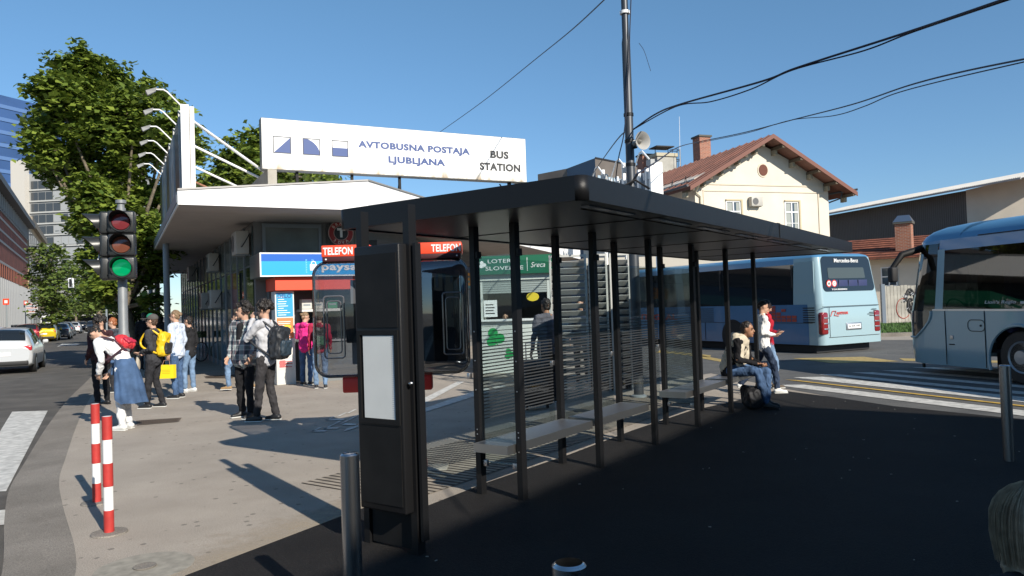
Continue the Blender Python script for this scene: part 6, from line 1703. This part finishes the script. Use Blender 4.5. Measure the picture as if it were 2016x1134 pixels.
def backpack(o, j, label, m1, m2, size=(.30,.16,.42), drop=0.0, strap=True, off=.0, mt_strap=None):
    d_ = .125+size[1]/2+off
    up_ = (j['neck']-j['waist']).normalized(); side = (j['sr']-j['sl']).normalized(); bk = side.cross(up_)
    if (Matrix.Rotation(0,4,'Z') @ bk).y > 0: bk = -bk
    c = j['chest']+bk*d_-up_*(.02+drop)
    cw = pworld(o, c)
    t = thing('backpack', label, 'backpack', cw, o.rotation_euler.z)
    M_ = Matrix((side, -bk, up_)).transposed().to_4x4()
    g = MB(); g.rbox((0,0,0),(size[0],size[1],size[2]),.07,0,M_,4); me = fuse(g, .010, m1, 'bag', wr=.018, wscale=10, dec=.6); link('bag_body', me, t)
    g = MB(); g.rbox((0,-size[1]*.5,-size[2]*.16),(size[0]*.78,size[1]*.4,size[2]*.48),.04,0,M_,4); link('front_pocket', fuse(g, .010, m2, 'pocket', wr=.012, wscale=12, dec=.6), t)
    g = MB(); g.tube([M_ @ V(p) for p in ((-.03,size[1]*.3,size[2]*.48),(-.02,size[1]*.35,size[2]*.56),(.02,size[1]*.35,size[2]*.56),(.03,size[1]*.3,size[2]*.48))], .007, 6); part('haul_loop', g, m1, t)
    inv = (Matrix.Translation(t.location) @ t.rotation_euler.to_matrix().to_4x4()).inverted()
    for q, sg in (('l',-1),('r',1)):
        S = j['s'+q]
        pts = [c+side*sg*.09+up_*size[2]*.42-bk*(.06), S*.72+j['neck']*.28+V((0,0,.045)), S*.8+j['neck']*.2-bk*.115-up_*.06, j['chest']+side*sg*.13-bk*.165-up_*.05, j['waist']+side*sg*.165-bk*.09+up_*.05, c+side*sg*.12-up_*size[2]*.38-bk*(.06)]
        g = MB(); P_ = [inv @ pworld(o, p) for p in pts]
        out = []
        for i in range(len(P_)-1):
            p0 = P_[max(i-1,0)]; p1 = P_[i]; p2 = P_[i+1]; p3 = P_[min(i+2,len(P_)-1)]
            for k in range(5):
                tt = k/5; out.append(.5*((2*p1)+(p2-p0)*tt+(2*p0-5*p1+4*p2-p3)*tt*tt+(3*p1-p0-3*p2+p3)*tt**3))
        out.append(P_[-1]); g.tube(out, .017, 6); part('strap', g, mt_strap or m1, t)
    return t
denim = cloth('denim', (.055,.10,.19), .35, 5); denim2 = cloth('light_denim', (.15,.23,.35), .3, 5); blackc = cloth('black_cloth', (.012,.012,.014), .3, 8); charc = cloth('charcoal_cloth', (.028,.027,.03), .3, 8)
whitec = cloth('white_cloth', (.70,.70,.70), .03, 6); greyw = cloth('pale_grey_cloth', (.45,.45,.47), .06, 6)
sh_w = mat('shoe_white', (.65,.65,.63), .6); sh_b = mat('shoe_black', (.015,.015,.016), .5); so_w = mat('sole_white', (.60,.60,.57), .6)

# bent woman with denim jacket round her waist
Jb = dict(pel=(0,-.06,.93), waist=(0,.0,1.07), chest=(0,.14,1.22), neck=(0,.30,1.335), head=(0,.44,1.40), sl=(-.17,.25,1.30), sr=(.17,.25,1.30), el=(-.19,.19,1.03), er=(.19,.19,1.03), wl=(-.11,.30,.83), wr=(.11,.30,.83),
          hl=(-.09,-.05,.90), hr=(.09,-.05,.90), kl=(-.09,-.02,.49), kr=(.09,.04,.49), al=(-.09,-.06,.09), ar=(.10,-.02,.09))
pb_ = gz(243,846)
ob, jb = person('person in white top and white trousers bending forward with denim jacket tied at the waist', (pb_.x,pb_.y,0), 78, 1.74, Jb, whitec, cloth('white_trousers', (.66,.66,.66), .03, 6), sh_w, 'bun', H_dark, 0, hdir=(0,.30,-.95), hup=(0,.95,.30), slim=.86)
def skirt(g):
    vs = []; n = 84; m_ = 26; prof = [(1.04,.135,-.03),(.94,.160,-.06),(.80,.185,-.09),(.66,.205,-.11),(.52,.222,-.13),(.40,.235,-.15)]
    for i in range(m_):
        t_ = i/(m_-1)*5; a_ = min(int(t_),4); f_ = t_-a_
        z, r_, yo = [prof[a_][q]+(prof[a_+1][q]-prof[a_][q])*f_ for q in range(3)]
        for k in range(n):
            t = 2*PI*k/n; d_ = 1.04-z
            w_ = 1+.06*math.sin(5*t+z*2)*d_*1.6+.05*math.sin(11*t+z*5)*d_+.05*noise.noise(Vector((math.cos(t)*3,math.sin(t)*3,z*5)))
            zz = z + (.14 if z < .52 else 0)*max(0, math.sin(t))*(.52-z)/.12 + .02*noise.noise(Vector((t*2,z,3)))
            vs.append((r_*w_*math.cos(t), yo+r_*w_*math.sin(t)*.88, zz))
    fs = [(i*n+k,i*n+(k+1)%n,(i+1)*n+(k+1)%n,(i+1)*n+k) for i in range(m_-1) for k in range(n) if not (i > 5 and 14+i*.1 <= k <= 26-i*.1)]
    g.add(vs, fs, 0, True)
jk = thing('denim_jacket', 'long blue denim jacket tied round the bent person in white', 'jacket', ob.location, ob.rotation_euler.z); jk.scale = ob.scale
g = MB(); skirt(g); sk_ = part('jacket_skirt', g, denim, jk)
g = MB(); g.cap((-.13,.05,1.0),(-.02,.13,.96),.035,.03); g.cap((.13,.05,1.0),(.02,.13,.96),.035,.03); g.cap((0,.14,.97),(.03,.15,.80),.033,.025); g.cap((0,.14,.97),(-.04,.14,.82),.033,.025)
link('tied_sleeves', fuse(g, .01, denim, 'sl', wr=.01, dec=.6), jk)
backpack(ob, jb, 'small red backpack on the bent person in white', mat('bag_red', (.55,.03,.04), .5), mat('bag_red2', (.42,.02,.05), .5), (.22,.12,.26), drop=.09, mt_strap=mat('strap_dark', (.05,.02,.03), .6))
# dark clothed person behind her
pd = gz(201,797)
person('person in dark maroon jacket and black trousers beside the kerb', (pd.x,pd.y,0), 60, 1.66, dict(wl=(-.20,.16,.90), wr=(.20,.16,.90)), cloth('maroon_cloth', (.045,.018,.022), .3, 8), blackc, sh_b, 'mop', H_dark, 0, hdir=(.1,.9,-.25), sole=sh_b, loose=1.12)
po_ = gz(226,772)
person('person with orange hair behind the traffic light pole', (po_.x,po_.y,0), 95, 1.64, None, cloth('slate_cloth', (.06,.07,.09), .2, 8), charc, sh_b, 'short', H_red, 0, hdir=(0,.9,-.2), near=False)
# man in cap
pcap = gz(305,803)
mstr = cloth('striped_jacket', (.040,.040,.045), .2, 8)
oc, jc = person('man in grey green cap and charcoal jacket holding gloves', (pcap.x,pcap.y,0), 88, 1.66, dict(er=(.22,-.06,1.12), wr=(.12,.22,1.02), el=(-.22,-.06,1.12), wl=(-.10,.22,1.04), kl=(-.10,.06,.50), al=(-.10,.08,.09), ar=(.10,-.10,.09)), mstr, cloth('dark_trousers', (.022,.022,.025), .3, 8), sh_b, 'short', H_brown, 0, loose=1.08)
cp = thing('cap', 'grey and green peaked cap on the man with the yellow backpack', 'cap', pworld(oc, (0,.01,1.675)), oc.rotation_euler.z); cp.scale = oc.scale
g = MB(); g.ell((0,0,.012),(.094,.106,.085),16,10); g.v = [V((v.x,v.y,max(v.z,-.01))) for v in g.v]; part('crown', g, cloth('cap_grey', (.09,.085,.08), .1, 8), cp)
g = MB(); g.rbox((0,.135,.004),(.13,.13,.012),.05); part('peak', g, cloth('cap_grey', (.09,.085,.08), .1, 8), cp)
g = MB(); g.ell((0,.03,.03),(.080,.080,.075),16,10); g.v = [V((v.x,v.y,max(v.z,.03))) for v in g.v]; part('green_panel', g, cloth('cap_green', (.02,.20,.12), .1, 8), cp)
backpack(oc, jc, 'yellow backpack on the man in the cap', mat('bag_yellow', (.72,.46,.01), .5), mat('bag_black', (.02,.02,.02), .6), (.29,.17,.44), drop=.06)
gl_ = thing('gloves', 'pair of pale knitted gloves hanging from the capped man hand', 'gloves', pworld(oc, (0,.30,.98)), oc.rotation_euler.z)
g = MB(); g.cap((0,0,0),(-.03,.01,-.20),.03,.035); g.cap((0,0,0),(.04,.02,-.22),.03,.035)
for k in range(4): g.cap((-.05+.017*k,.01,-.21),(-.055+.018*k,.01,-.29),.010,.008)
link('fabric', fuse(g, .009, cloth('knit_beige', (.38,.34,.28), .1, 12), 'gl', wr=.006), gl_)
# woman with yellow shopping bag
py_ = gz(350,784)
oy, jy = person('woman with blond bun and pale blue shirt carrying the yellow bag', (py_.x,py_.y,0), 86, 1.75, dict(el=(-.22,-.04,1.13), wl=(-.23,.03,.89), er=(.22,-.04,1.13), wr=(.20,.02,.89)), cloth('pale_blue_shirt', (.50,.56,.66), .04, 6), denim, sh_b, 'bun', H_blond, 0, near=True, loose=1.12)
g = MB(); g.rbox((0,.094,.022),(.15,.012,.035),.004,0,Matrix.Translation((0,.025,1.615))); part('sunglasses', g, M_dark, oy)
yb_ = thing('shopping_bag', 'bright yellow paper shopping bag with red trim', 'shopping bag', pworld(oy, (-.25,.06,.55)), oy.rotation_euler.z+R(0))
myb = mat('yellow_paper', (.80,.62,.01), .6)
g = MB(); w_, d_, h_ = .30,.10,.26
g.add([(-d_/2,-w_/2,-h_/2),(d_/2,-w_/2,-h_/2),(d_/2,w_/2,-h_/2),(-d_/2,w_/2,-h_/2),(-d_/2,-w_/2,h_/2),(d_/2,-w_/2,h_/2),(d_/2,w_/2,h_/2),(-d_/2,w_/2,h_/2)], [(0,3,2,1),(0,1,5,4),(1,2,6,5),(2,3,7,6),(3,0,4,7)]); part('bag_body', g, myb, yb_)
g = MB(); g.tube([(-d_/2-.002,-.08,h_/2-.02),(-.02,-.05,h_/2+.09),(-.02,.05,h_/2+.09),(-d_/2-.002,.08,h_/2-.02)],.004,5); part('handle', g, mat('bag_handle', (.45,.25,.18), .6), yb_)
g = MB()
for z in (.03,-.0,-.03): g.box(-d_/2-.004,-.08,z,-d_/2-.001,.08,z+.004)
part('print', g, mat('bag_print', (.45,.20,.02), .6), yb_)
pj = gz(366,772)
person('person in pale jeans hidden behind the woman in the blue shirt', (pj.x+.1,pj.y,0), 80, 1.62, dict(kl=(-.10,.08,.50), al=(-.10,.06,.09)), cloth('black_jacket', (.02,.02,.022), .3, 8), denim2, sh_w, 'short', H_dark, 0, near=False)
pk_ = gz(286,728)
person('person in black standing under the canopy beyond the column', (pk_.x,pk_.y,0), 10, 1.78, None, blackc, charc, sh_b, 'short', H_dark, 0, near=False)
pk_ = gz(318,720)
person('second dark clothed person farther under the canopy', (pk_.x,pk_.y,0), -20, 1.72, None, charc, blackc, sh_b, 'long', H_dark, 0, near=False)
# plaid shirt
mp2 = bpy.data.materials.new('plaid_flannel'); mp2.use_nodes = True
n = mp2.node_tree.nodes; l = mp2.node_tree.links; tc = n.new('ShaderNodeTexCoord')
def band_(direction, scale, lo, hi):
    w__ = n.new('ShaderNodeTexWave'); w__.bands_direction = direction; w__.inputs['Scale'].default_value = scale; w__.inputs['Distortion'].default_value = .6
    l.new(tc.outputs['Object'], w__.inputs[0]); r__ = n.new('ShaderNodeValToRGB'); r__.color_ramp.elements[0].position = lo; r__.color_ramp.elements[1].position = hi
    l.new(w__.outputs['Fac'], r__.inputs[0]); return r__
a = band_('X', 2.2, .45, .55); b_ = band_('Z', 2.2, .45, .55); c_ = band_('X', 4.4, .86, .92); d_ = band_('Z', 4.4, .86, .92)
for q, c0, c1 in ((a,(.07,.085,.10),(.24,.27,.27)),(b_,(.55,.55,.6),(1.3,1.3,1.25)),(c_,(0,0,0),(.22,.10,.10)),(d_,(0,0,0),(.20,.20,.20))):
    q.color_ramp.elements[0].color = (*c0,1); q.color_ramp.elements[1].color = (*c1,1)
m1 = n.new('ShaderNodeMix'); m1.data_type='RGBA'; m1.blend_type='MULTIPLY'; m1.inputs[0].default_value=1; l.new(a.outputs[0],m1.inputs[6]); l.new(b_.outputs[0],m1.inputs[7])
m2 = n.new('ShaderNodeMix'); m2.data_type='RGBA'; m2.blend_type='ADD'; m2.inputs[0].default_value=.6; l.new(m1.outputs[2],m2.inputs[6]); l.new(c_.outputs[0],m2.inputs[7])
m3 = n.new('ShaderNodeMix'); m3.data_type='RGBA'; m3.blend_type='ADD'; m3.inputs[0].default_value=.6; l.new(m2.outputs[2],m3.inputs[6]); l.new(d_.outputs[0],m3.inputs[7])
l.new(m3.outputs[2], n['Principled BSDF'].inputs['Base Color']); n['Principled BSDF'].inputs['Roughness'].default_value = .9
pp = gz(490,822)
ox, jx = person('young man in open plaid flannel shirt and black trousers', (pp.x-.03,pp.y,0), 158, 1.80, dict(el=(-.24,-.02,1.13), er=(.24,-.02,1.13), wl=(-.22,.13,.92), wr=(.22,.13,.92), kl=(-.09,.03,.5), al=(-.11,.04,.09), ar=(.12,-.04,.09)), mp2, blackc, sh_b, 'mop', H_dark, 0, hdir=(.75,.65,-.05), loose=1.38, sole=so_w, toes={'l':(-.1,1,0),'r':(.45,1,0)})
g = MB(); g.cap((0,.085,1.20),(0,.095,1.39),.075,.055,(1,0,0),1.0); link('undershirt', fuse(g, .01, blackc, 'u'), ox)
# curly haired friend with black backpack
pc2 = gz(527,829)
o7, j7 = person('curly haired young man in pale grey sweater with hand at his mouth', (pc2.x,pc2.y,0), 72, 1.80, dict(wl=(-.06,.17,1.50), el=(-.20,.17,1.20), er=(.23,.0,1.13), wr=(.12,.20,1.0), kl=(-.10,.05,.5), al=(-.10,.10,.09), ar=(.10,-.08,.09)), greyw, cloth('faded_black_jeans', (.035,.033,.035), .3, 6), sh_b, 'curly', H_dark, 0, hdir=(-.15,1,-.22), slim=.95, toes={'l':(-.2,1,0),'r':(-.1,1,0)})
backpack(o7, j7, 'large black backpack with blue trim on the curly haired man', mat('pack_black', (.018,.020,.024), .55, var=.3, vscale=18), mat('pack_navy', (.02,.035,.05), .5, var=.4, vscale=22), (.32,.22,.50), drop=.11, off=.02)
# passer by in light blue
pl8 = gz(476,768)
person('person walking in light blue jacket half hidden by the plaid shirt', (pl8.x-.05,pl8.y,0), 95, 1.66, dict(kl=(-.1,.22,.52), al=(-.1,.20,.12), kr=(.1,.02,.5), ar=(.1,-.25,.12)), cloth('sky_jacket', (.24,.36,.50), .1, 8), denim2, mat('shoe_tan', (.30,.19,.09), .7), 'short', H_dark, 0)
# customers at the kiosk
p9 = gz(604,758)
person('woman in bright pink hoodie at the kiosk window', (p9.x,p9.y,0), -12, 1.62, dict(el=(-.23,.02,1.14), wl=(-.16,.20,1.10), er=(.23,.02,1.14), wr=(.16,.2,1.1)), cloth('pink_hoodie', (.62,.03,.20), .08, 8), denim, sh_b, 'bun', H_blond, 0, hdir=(.6,.8,-.3), loose=1.1, extra=lambda g, j: g.ell(j['neck']+V((0,-.08,-.02)), (.10,.06,.07), 12, 8))
p10 = gz(632,765)
o10, j10 = person('person in red and black jacket queuing beside the pink hoodie', (p10.x,p10.y,0), 15, 1.62, dict(kl=(-.1,.06,.5), al=(-.1,.1,.09)), cloth('red_jacket', (.30,.02,.05), .2, 8), denim2, sh_b, 'short', H_brown, 0)
backpack(o10, j10, 'black and green backpack on the person at the kiosk', mat('pack_dark', (.02,.022,.02), .6), mat('pack_green', (.02,.10,.05), .6), (.28,.16,.42), drop=.08)
# traveller with suitcase seen through the striped glass
p11 = gz(1082,792)
person('heavy man in grey shirt standing with a suitcase behind the glass', (p11.x,p11.y,0), 30, 1.72, dict(el=(-.26,.0,1.12), wl=(-.28,.06,.86)), cloth('grey_shirt', (.10,.10,.12), .15, 8), charc, sh_b, 'short', H_dark, 1, slim=1.15)
p11 = gz(1058,806)
su = thing('suitcase', 'large black upright suitcase standing behind the striped glass', 'suitcase', (p11.x,p11.y,0), R(20))
g = MB(); g.rbox((0,0,.42),(.46,.27,.70),.05); part('shell', g, mat('case_black', (.014,.014,.018), .5, bump=.2, bscale=80), su)
g = MB(); g.tube([(-.12,.1,.76),(-.12,.1,1.02),(.12,.1,1.02),(.12,.1,.76)],.010,6); part('handle', g, M_steel2, su)
for x in (-.17,.17):
    g = MB(); g.lathe([(.035,-.012),(.035,.012)],12,0,Matrix.Translation((x,0,.035))@Matrix.Rotation(R(90),4,'Y')); part('wheel', g, M_black, su)
g = MB(); g.rbox((0,-.145,.40),(.34,.04,.40),.02); part('pocket', g, mat('case_black', (.014,.014,.018), .5), su)
pw = at(1142,592,15.2)
person('man in navy jacket standing behind the louvred screen', (pw.x,pw.y,0), 170, 1.70, None, cloth('navy_jacket', (.02,.03,.05), .2, 8), charc, sh_b, 'short', H_brown, 0, near=False)
pq_ = LK.location
person('clerk sitting inside the lottery booth window', (pq_.x+.62,pq_.y+.75,-.18), 180, 1.62, None, charc, charc, sh_b, 'short', H_dark, 0, near=False)

# seated man on the far bench
ss = S2(6.72, 1.36)
Js = dict(pel=(0,0,.56), waist=(0,.03,.70), chest=(0,.12,.88), neck=(0,.20,1.03), head=(0,.285,1.165), sl=(-.20,.19,.985), sr=(.20,.19,.985), el=(-.26,.20,.73), er=(.26,.20,.73), wl=(-.06,.44,.635), wr=(.06,.42,.655),
          hl=(-.10,.05,.55), hr=(.10,.05,.55), kl=(-.13,.50,.53), kr=(.12,.46,.54), al=(-.12,.50,.09), ar=(.13,.56,.09))
o13, j13 = person('man in cream padded vest sitting on the far bench leaning forward', (ss[0],ss[1],.0), math.degrees(SH_Y)-180, 1.72, Js, cloth('black_sweater', (.010,.010,.012), .2, 8), denim, sh_b, 'short', H_dark, 1, hdir=(-.05,1,-.12), slim=1.12, sole=sh_b)
mv = cloth('cream_padding', (.50,.44,.34), .08, 8)
g = MB(); Sd = V((1,0,0))
for k in range(7):
    t = k/6; c = V((0,-.02,.60)).lerp(V((0,.16,.97)), t); rr = .132+.018*math.sin(t*3.1)
    g.cap(c+V((0,-.012,0)), c+V((0,.012,.02)), rr, rr, Sd, 1.30, n=2)
g.cap((-.13,.16,.99),(.13,.16,.99),.10,.10)
g.cap((-.11,.20,1.03),(-.13,.19,.66),.055,.06,Sd,1.3); g.cap((.11,.20,1.03),(.13,.19,.66),.055,.06,Sd,1.3)
g.cap((-.09,.13,1.06),(.09,.13,1.06),.065,.065)
vst = link('padded_vest', fuse(g, .011, mv, 'vest', wr=.012, wscale=9, dec=.6, sm=1), o13)
bgp = gz(1480,803)
BG = thing('holdall', 'black holdall with white lettering under the seated man', 'bag', (bgp.x,bgp.y,0), math.atan2(SB.y,SB.x)+R(-60))
g = MB(); g.rbox((0,0,.16),(.50,.24,.30),.08); link('bag_body', fuse(g, .011, mat('bag_black_cloth', (.010,.010,.012), .7), 'b', wr=.03, wscale=7, dec=.6), BG)
fit_text('READBURG', -.17, .20, .32, .055, mat('bag_lettering', (.20,.20,.18), .6), BG, -.128)
g = MB(); g.tube([(-.10,-.09,.29),(-.08,-.11,.40),(.08,-.11,.40),(.10,-.09,.29)],.010,6); part('handle', g, blackc, BG)

# two women walking beyond the shelter
pf = gz(1507,774)
Jw = dict(hl=(-.08,0,.88), hr=(.08,0,.88), pel=(0,0,.91), kl=(-.09,-.12,.50), al=(-.09,-.44,.17), kr=(.09,.16,.51), ar=(.09,.20,.09), er=(.20,-.08,1.15), wr=(.10,.18,1.10), el=(-.20,-.08,1.15), wl=(-.08,.18,1.08))
o14, j14 = person('woman in white sweater walking right while looking at her phone', (pf.x,pf.y,0), -93, 1.56, Jw, whitec, cloth('dark_denim', (.03,.045,.08), .3, 6), sh_w, 'pony', H_dark, 0, hdir=(0,.95,-.3), toes={'l':(0,.8,-.5),'r':(0,1,.0)}, slim=.92)
g = MB(); g.tube([pworld(o14,(-.0,.26,1.15)), pworld(o14,(.0,.30,1.20))],.03,6)
ph = thing('mobile_phone', 'dark mobile phone in the hand of the woman in white', 'phone', pworld(o14, (.0,.27,1.13)), o14.rotation_euler.z)
g = MB(); g.rbox((0,0,0),(.07,.012,.14),.005,0,Matrix.Rotation(R(-40),4,'X')); part('case', g, M_dark, ph)
g = MB(); g.box(-.03,-.009,-.06,.03,-.0065,.06,0,Matrix.Rotation(R(-40),4,'X')); part('screen', g, mat('phone_glass', (.1,.12,.14), .05), ph)
pf = gz(1514,764)
Jr = dict(Jw); Jr.update(kl=(-.09,.10,.50), al=(-.09,.02,.10), kr=(.09,.12,.5), ar=(.09,.10,.09))
person('woman with sunglasses and red jacket walking behind the one in white', (pf.x,pf.y,0), -93, 1.57, Jr, cloth('crimson_jacket', (.36,.015,.03), .15, 8), denim2, mat('shoe_brown', (.08,.06,.04), .6), 'short', H_dark, 0, hdir=(0,1,-.05), slim=.95)
g = MB()
# fair haired child close to the camera
ph_ = at(2056,1100,1.62)
oc2, jc2 = person('child with fair hair whose head enters the bottom right corner', (ph_.x-.022,ph_.y,0), 12, 1.19, None, charc, denim, sh_b, 'long', mat('hair_fair', (.30,.235,.16), .45, var=.3, vscale=30), 0, near=True)
g = MB(); rg = random.Random(4)
for k in range(620):
    th = rg.uniform(0,6.28); p0 = V((rg.gauss(0,.008), -.02+rg.gauss(0,.008), 1.74)); r_ = .112+rg.uniform(-.012,.010)
    path = []
    for i in range(9):
        t = i/8; a = min(t*2.2, 1.72); sh_ = math.sin(a)*(1-.10*max(0,t-.75)/.25); path.append(V((math.cos(th)*r_*sh_, -.01+math.sin(th)*r_*1.10*sh_, 1.640+.128*math.cos(a)-.34*max(0,t-.66)+rg.uniform(-.002,.002))))
    if math.sin(th) > .75: continue
    g.tube(path, [.0009]*8+[.0004], 3)
o_ = part('hair_strands', g, MATS['hair_fair'], oc2); 

# ------------------------------------------------------------------ traffic light
TLp = at(247,832,11.3)
TL = thing('traffic_light', 'street traffic light showing green on a grey steel pole', 'traffic light', (TLp.x,TLp.y,0), R(18))
g = MB(); g.lathe([(.085,0),(.085,1.35),(.068,1.42),(.066,3.3)],18); part('pole', g, mat('galvanised', (.22,.23,.235), .5, .3, var=.1, vscale=6), TL)
g = MB(); g.lathe([(.05,3.3),(.05,3.36),(.075,3.37),(.075,3.42),(0,3.43)],16); part('pole_cap', g, MATS['galvanised'], TL)
M_tl = mat('signal_black', (.022,.024,.025), .35, bump=.05)
def signal(parent, ox, oy, ang, z0, colors, lit):
    Mx = Matrix.Translation((ox,oy,0)) @ Matrix.Rotation(R(ang),4,'Z')
    g = MB()
    for k in range(3): g.rbox((0,0,z0+.17+k*.345),(.37,.20,.335),.035,0,Mx)
    h = part('signal_head', g, M_tl, parent)
    for k in range(3):
        zc = z0+.17+(2-k)*.345
        c = colors[k]
        g = MB(); g.lathe([(.128,0),(.120,.012),(.06,.022),(0,.025)],26,0,Mx @ TM(0,-.102,zc,90)); part('lens', g, mat('lens_%d%d' % (k, lit), c, .15, coat=.5, emit=((.0,.50,.16),.35) if (k == 2 and lit) else None), h)
        # visor: open cylinder
        g = MB(); n_ = 22; r0 = .145
        vs = []
        for i in range(n_+1):
            a = R(-35+250*i/n_); dep = .24*(.35+.65*max(0,math.sin((a)+0)))**1.0 if math.sin(a) > -.4 else .05
            for rr, yy in ((r0,-.10),(r0+.004,-.10-dep*1.0)): vs.append((rr*math.cos(a), yy, zc+rr*math.sin(a)))
        fs = [(2*i,2*i+1,2*i+3,2*i+2) for i in range(n_)]
        g.add(vs, fs, 0, True, Mx); part('visor', g, M_tl, h)
        g = MB(); g.lathe([(.148,0),(.148,.012),(.135,.012),(.135,0)],26,0,Mx @ TM(0,-.101,zc,90)); part('ring', g, M_tl, h)
    return h
ZL = 2.20
signal(TL, .04, -.17, 0, ZL, [(.16,.025,.03),(.15,.05,.03),(.0,.12,.05)], 1)
signal(TL, -.20, .03, -80, ZL, [(.16,.025,.03),(.15,.05,.03),(.0,.10,.06)], 0)
g = MB(); g.box(-.10,-.12,ZL,-.04,.10,ZL+1.0); part('mounting_plate', g, M_tl, TL)
g = MB(); g.tube([(-.30,.05,ZL+.42),(-.34,.04,ZL+.28),(-.24,.02,ZL+.20),(-.06,0,ZL+.17)],.016,8); part('bracket_tube', g, M_whiteP, TL)

# ------------------------------------------------------------------ telephone stand
M_hoodL = glassmat('smoked_acrylic', (.62,.62,.64), .10, .03)
M_hoodR = glassmat('dark_acrylic', (.42,.42,.44), .20, .03)
TE = thing('telephone_stand', 'pair of smoked telephone hoods with red TELEFON signs on a shared stand', 'telephone booth', (-1.385,8.12,0), R(2)); TE.scale = (1.05,1.05,1.02)
g = MB(); g.box(-.22,-.08,.0,.22,.10,.06); g.box(-.10,-.06,.06,.10,.08,2.2); part('post', g, mat('telephone_post', (.10,.10,.11), .5), TE)
g = MB(); g.rbox((0,.0,.80),(.92,.16,.17),.02); part('red_base', g, mat('phone_red', (.50,.02,.015), .45), TE)
for s_ in (-1,1):
    x0, x1 = (.27,.86) if s_ > 0 else (-.72,-.10)
    xc = (x0+x1)/2; wd = x1-x0; zc = 1.50; ht = 1.22
    g = MB(); g.rbox((xc,0,zc),(wd,.55,ht),.15,0,None,7)
    hd = part('hood', g, M_hoodL if s_ < 0 else M_hoodR, TE)
    g = MB()
    px_ = xc - wd*.12 if s_ < 0 else xc+wd*.24
    for k, (a, b) in enumerate(((.10,.32),(.07,.27))):
        pts = rrect(px_-a, zc-.08-b, px_+a, zc-.08+b, .03, 4); g.tube([(x,-.279+.004*k,z) for x, z in pts]+[(pts[0][0],-.279+.004*k,pts[0][1])], .009-.002*k, 6)
    part('pressed_frame', g, mat('frame_smoke', (.10,.10,.11), .1, coat=1), hd)
    pts = rrect(xc-wd/2+.01, zc-ht/2+.01, xc+wd/2-.01, zc+ht/2-.01, .14, 7)
    g = MB(); g.tube([(x,-.14,z) for x, z in pts]+[(pts[0][0],-.14,pts[0][1])], .016, 8); part('edge_bead', g, mat('bead_smoke', (.03,.03,.035), .15, coat=1), hd)
    sx0, sx1 = (x0-.02,x1-.05) if s_ > 0 else (x0+.10,x1-.03)
    g = MB(); g.rbox(((sx0+sx1)/2,-.02,zc+ht/2+.105),(sx1-sx0,.30,.125),.012); sg = part('telefon_sign', g, M_sred, TE)
    fit_text('TELEFON', sx0+(.02 if s_ < 0 else .25), zc+ht/2+.065, .30, .08, M_whiteP, sg, -.172, bold=.03)
    g = MB(); g.rbox(((sx0+sx1)/2,-.05,zc+ht/2+.02),(sx1-sx0-.02,.26,.055),.01); rb = part('sign_bracket', g, mat('bracket_maroon', (.05,.01,.012), .5), sg)
    for q in (sx0+.05,sx1-.05):
        g = MB(); g.lathe([(.009,0),(.009,.004),(0,.004)],8,0,TM(q,-.182,zc+ht/2+.02,90)); part('bolt', g, M_whiteP, rb)
    g = MB(); g.box(xc-wd*.42 if s_ > 0 else xc+.02,.14,zc-.5,xc+wd*.42,.18,zc+.42); part('back_board', g, mat('back_board_grey', (.28,.28,.28), .5) if s_ < 0 else mat('back_board_dark', (.05,.05,.055), .4), TE)
    g = MB(); g.rbox((xc-.1*s_,.05,zc-.05),(.22,.16,.42),.02); g.rbox((xc-.1*s_-.13,.04,zc),(.05,.06,.24),.02); part('telephone', g, M_blk, TE)
o = thing('plinth_block', 'small red block at the pavement joint behind the cabinet', 'block', gz(829,921))
g = MB(); g.rbox((0,0,.045),(.12,.10,.09),.01); part('block', g, M_sred, o); g = MB(); g.rbox((.05,-.02,.006),(.45,.28,.012),.05); part('concrete_pad', g, M_conc, o)

# bicycle leaning under the canopy
bp_ = gz(375,714)
BI = thing('bicycle', 'bicycle parked under the canopy with a plant basket behind the shoppers', 'bicycle', (bp_.x,bp_.y,0), R(70))
for x in (-.52,.52):
    g = MB(); g.tube([(x+.33*math.cos(R(a)),0,.34+.33*math.sin(R(a))) for a in range(0,361,15)],.016,6); wh = part('wheel', g, M_black, BI)
    g = MB()
    for a in range(0,180,20): g.tube([(x+.32*math.cos(R(a)),0,.34+.32*math.sin(R(a))),(x-.32*math.cos(R(a)),0,.34-.32*math.sin(R(a)))],.003,3)
    part('spokes', g, M_steel2, wh)
g = MB(); g.tube([(-.52,0,.34),(-.15,0,.82),(-.05,0,.36),(-.52,0,.34)],.016,6); g.tube([(-.05,0,.36),(.38,0,.78),(-.15,0,.80)],.018,6); g.tube([(.52,0,.34),(.36,0,.95)],.018,6); part('frame', g, mat('bike_white', (.45,.45,.44), .4), BI)
g = MB(); g.tube([(.36,-.25,1.0),(.36,0,.98),(.36,.25,1.0)],.013,6); part('handlebar', g, M_blk, BI)
g = MB(); g.rbox((-.18,0,.92),(.24,.14,.06),.03); part('saddle', g, M_black, BI)
g = MB(); g.rbox((.5,0,.95),(.28,.32,.22),.03); part('basket', g, mat('basket_green', (.12,.14,.06), .8, var=.4, vscale=20), BI)

bpy.data.scenes.remove(TS)
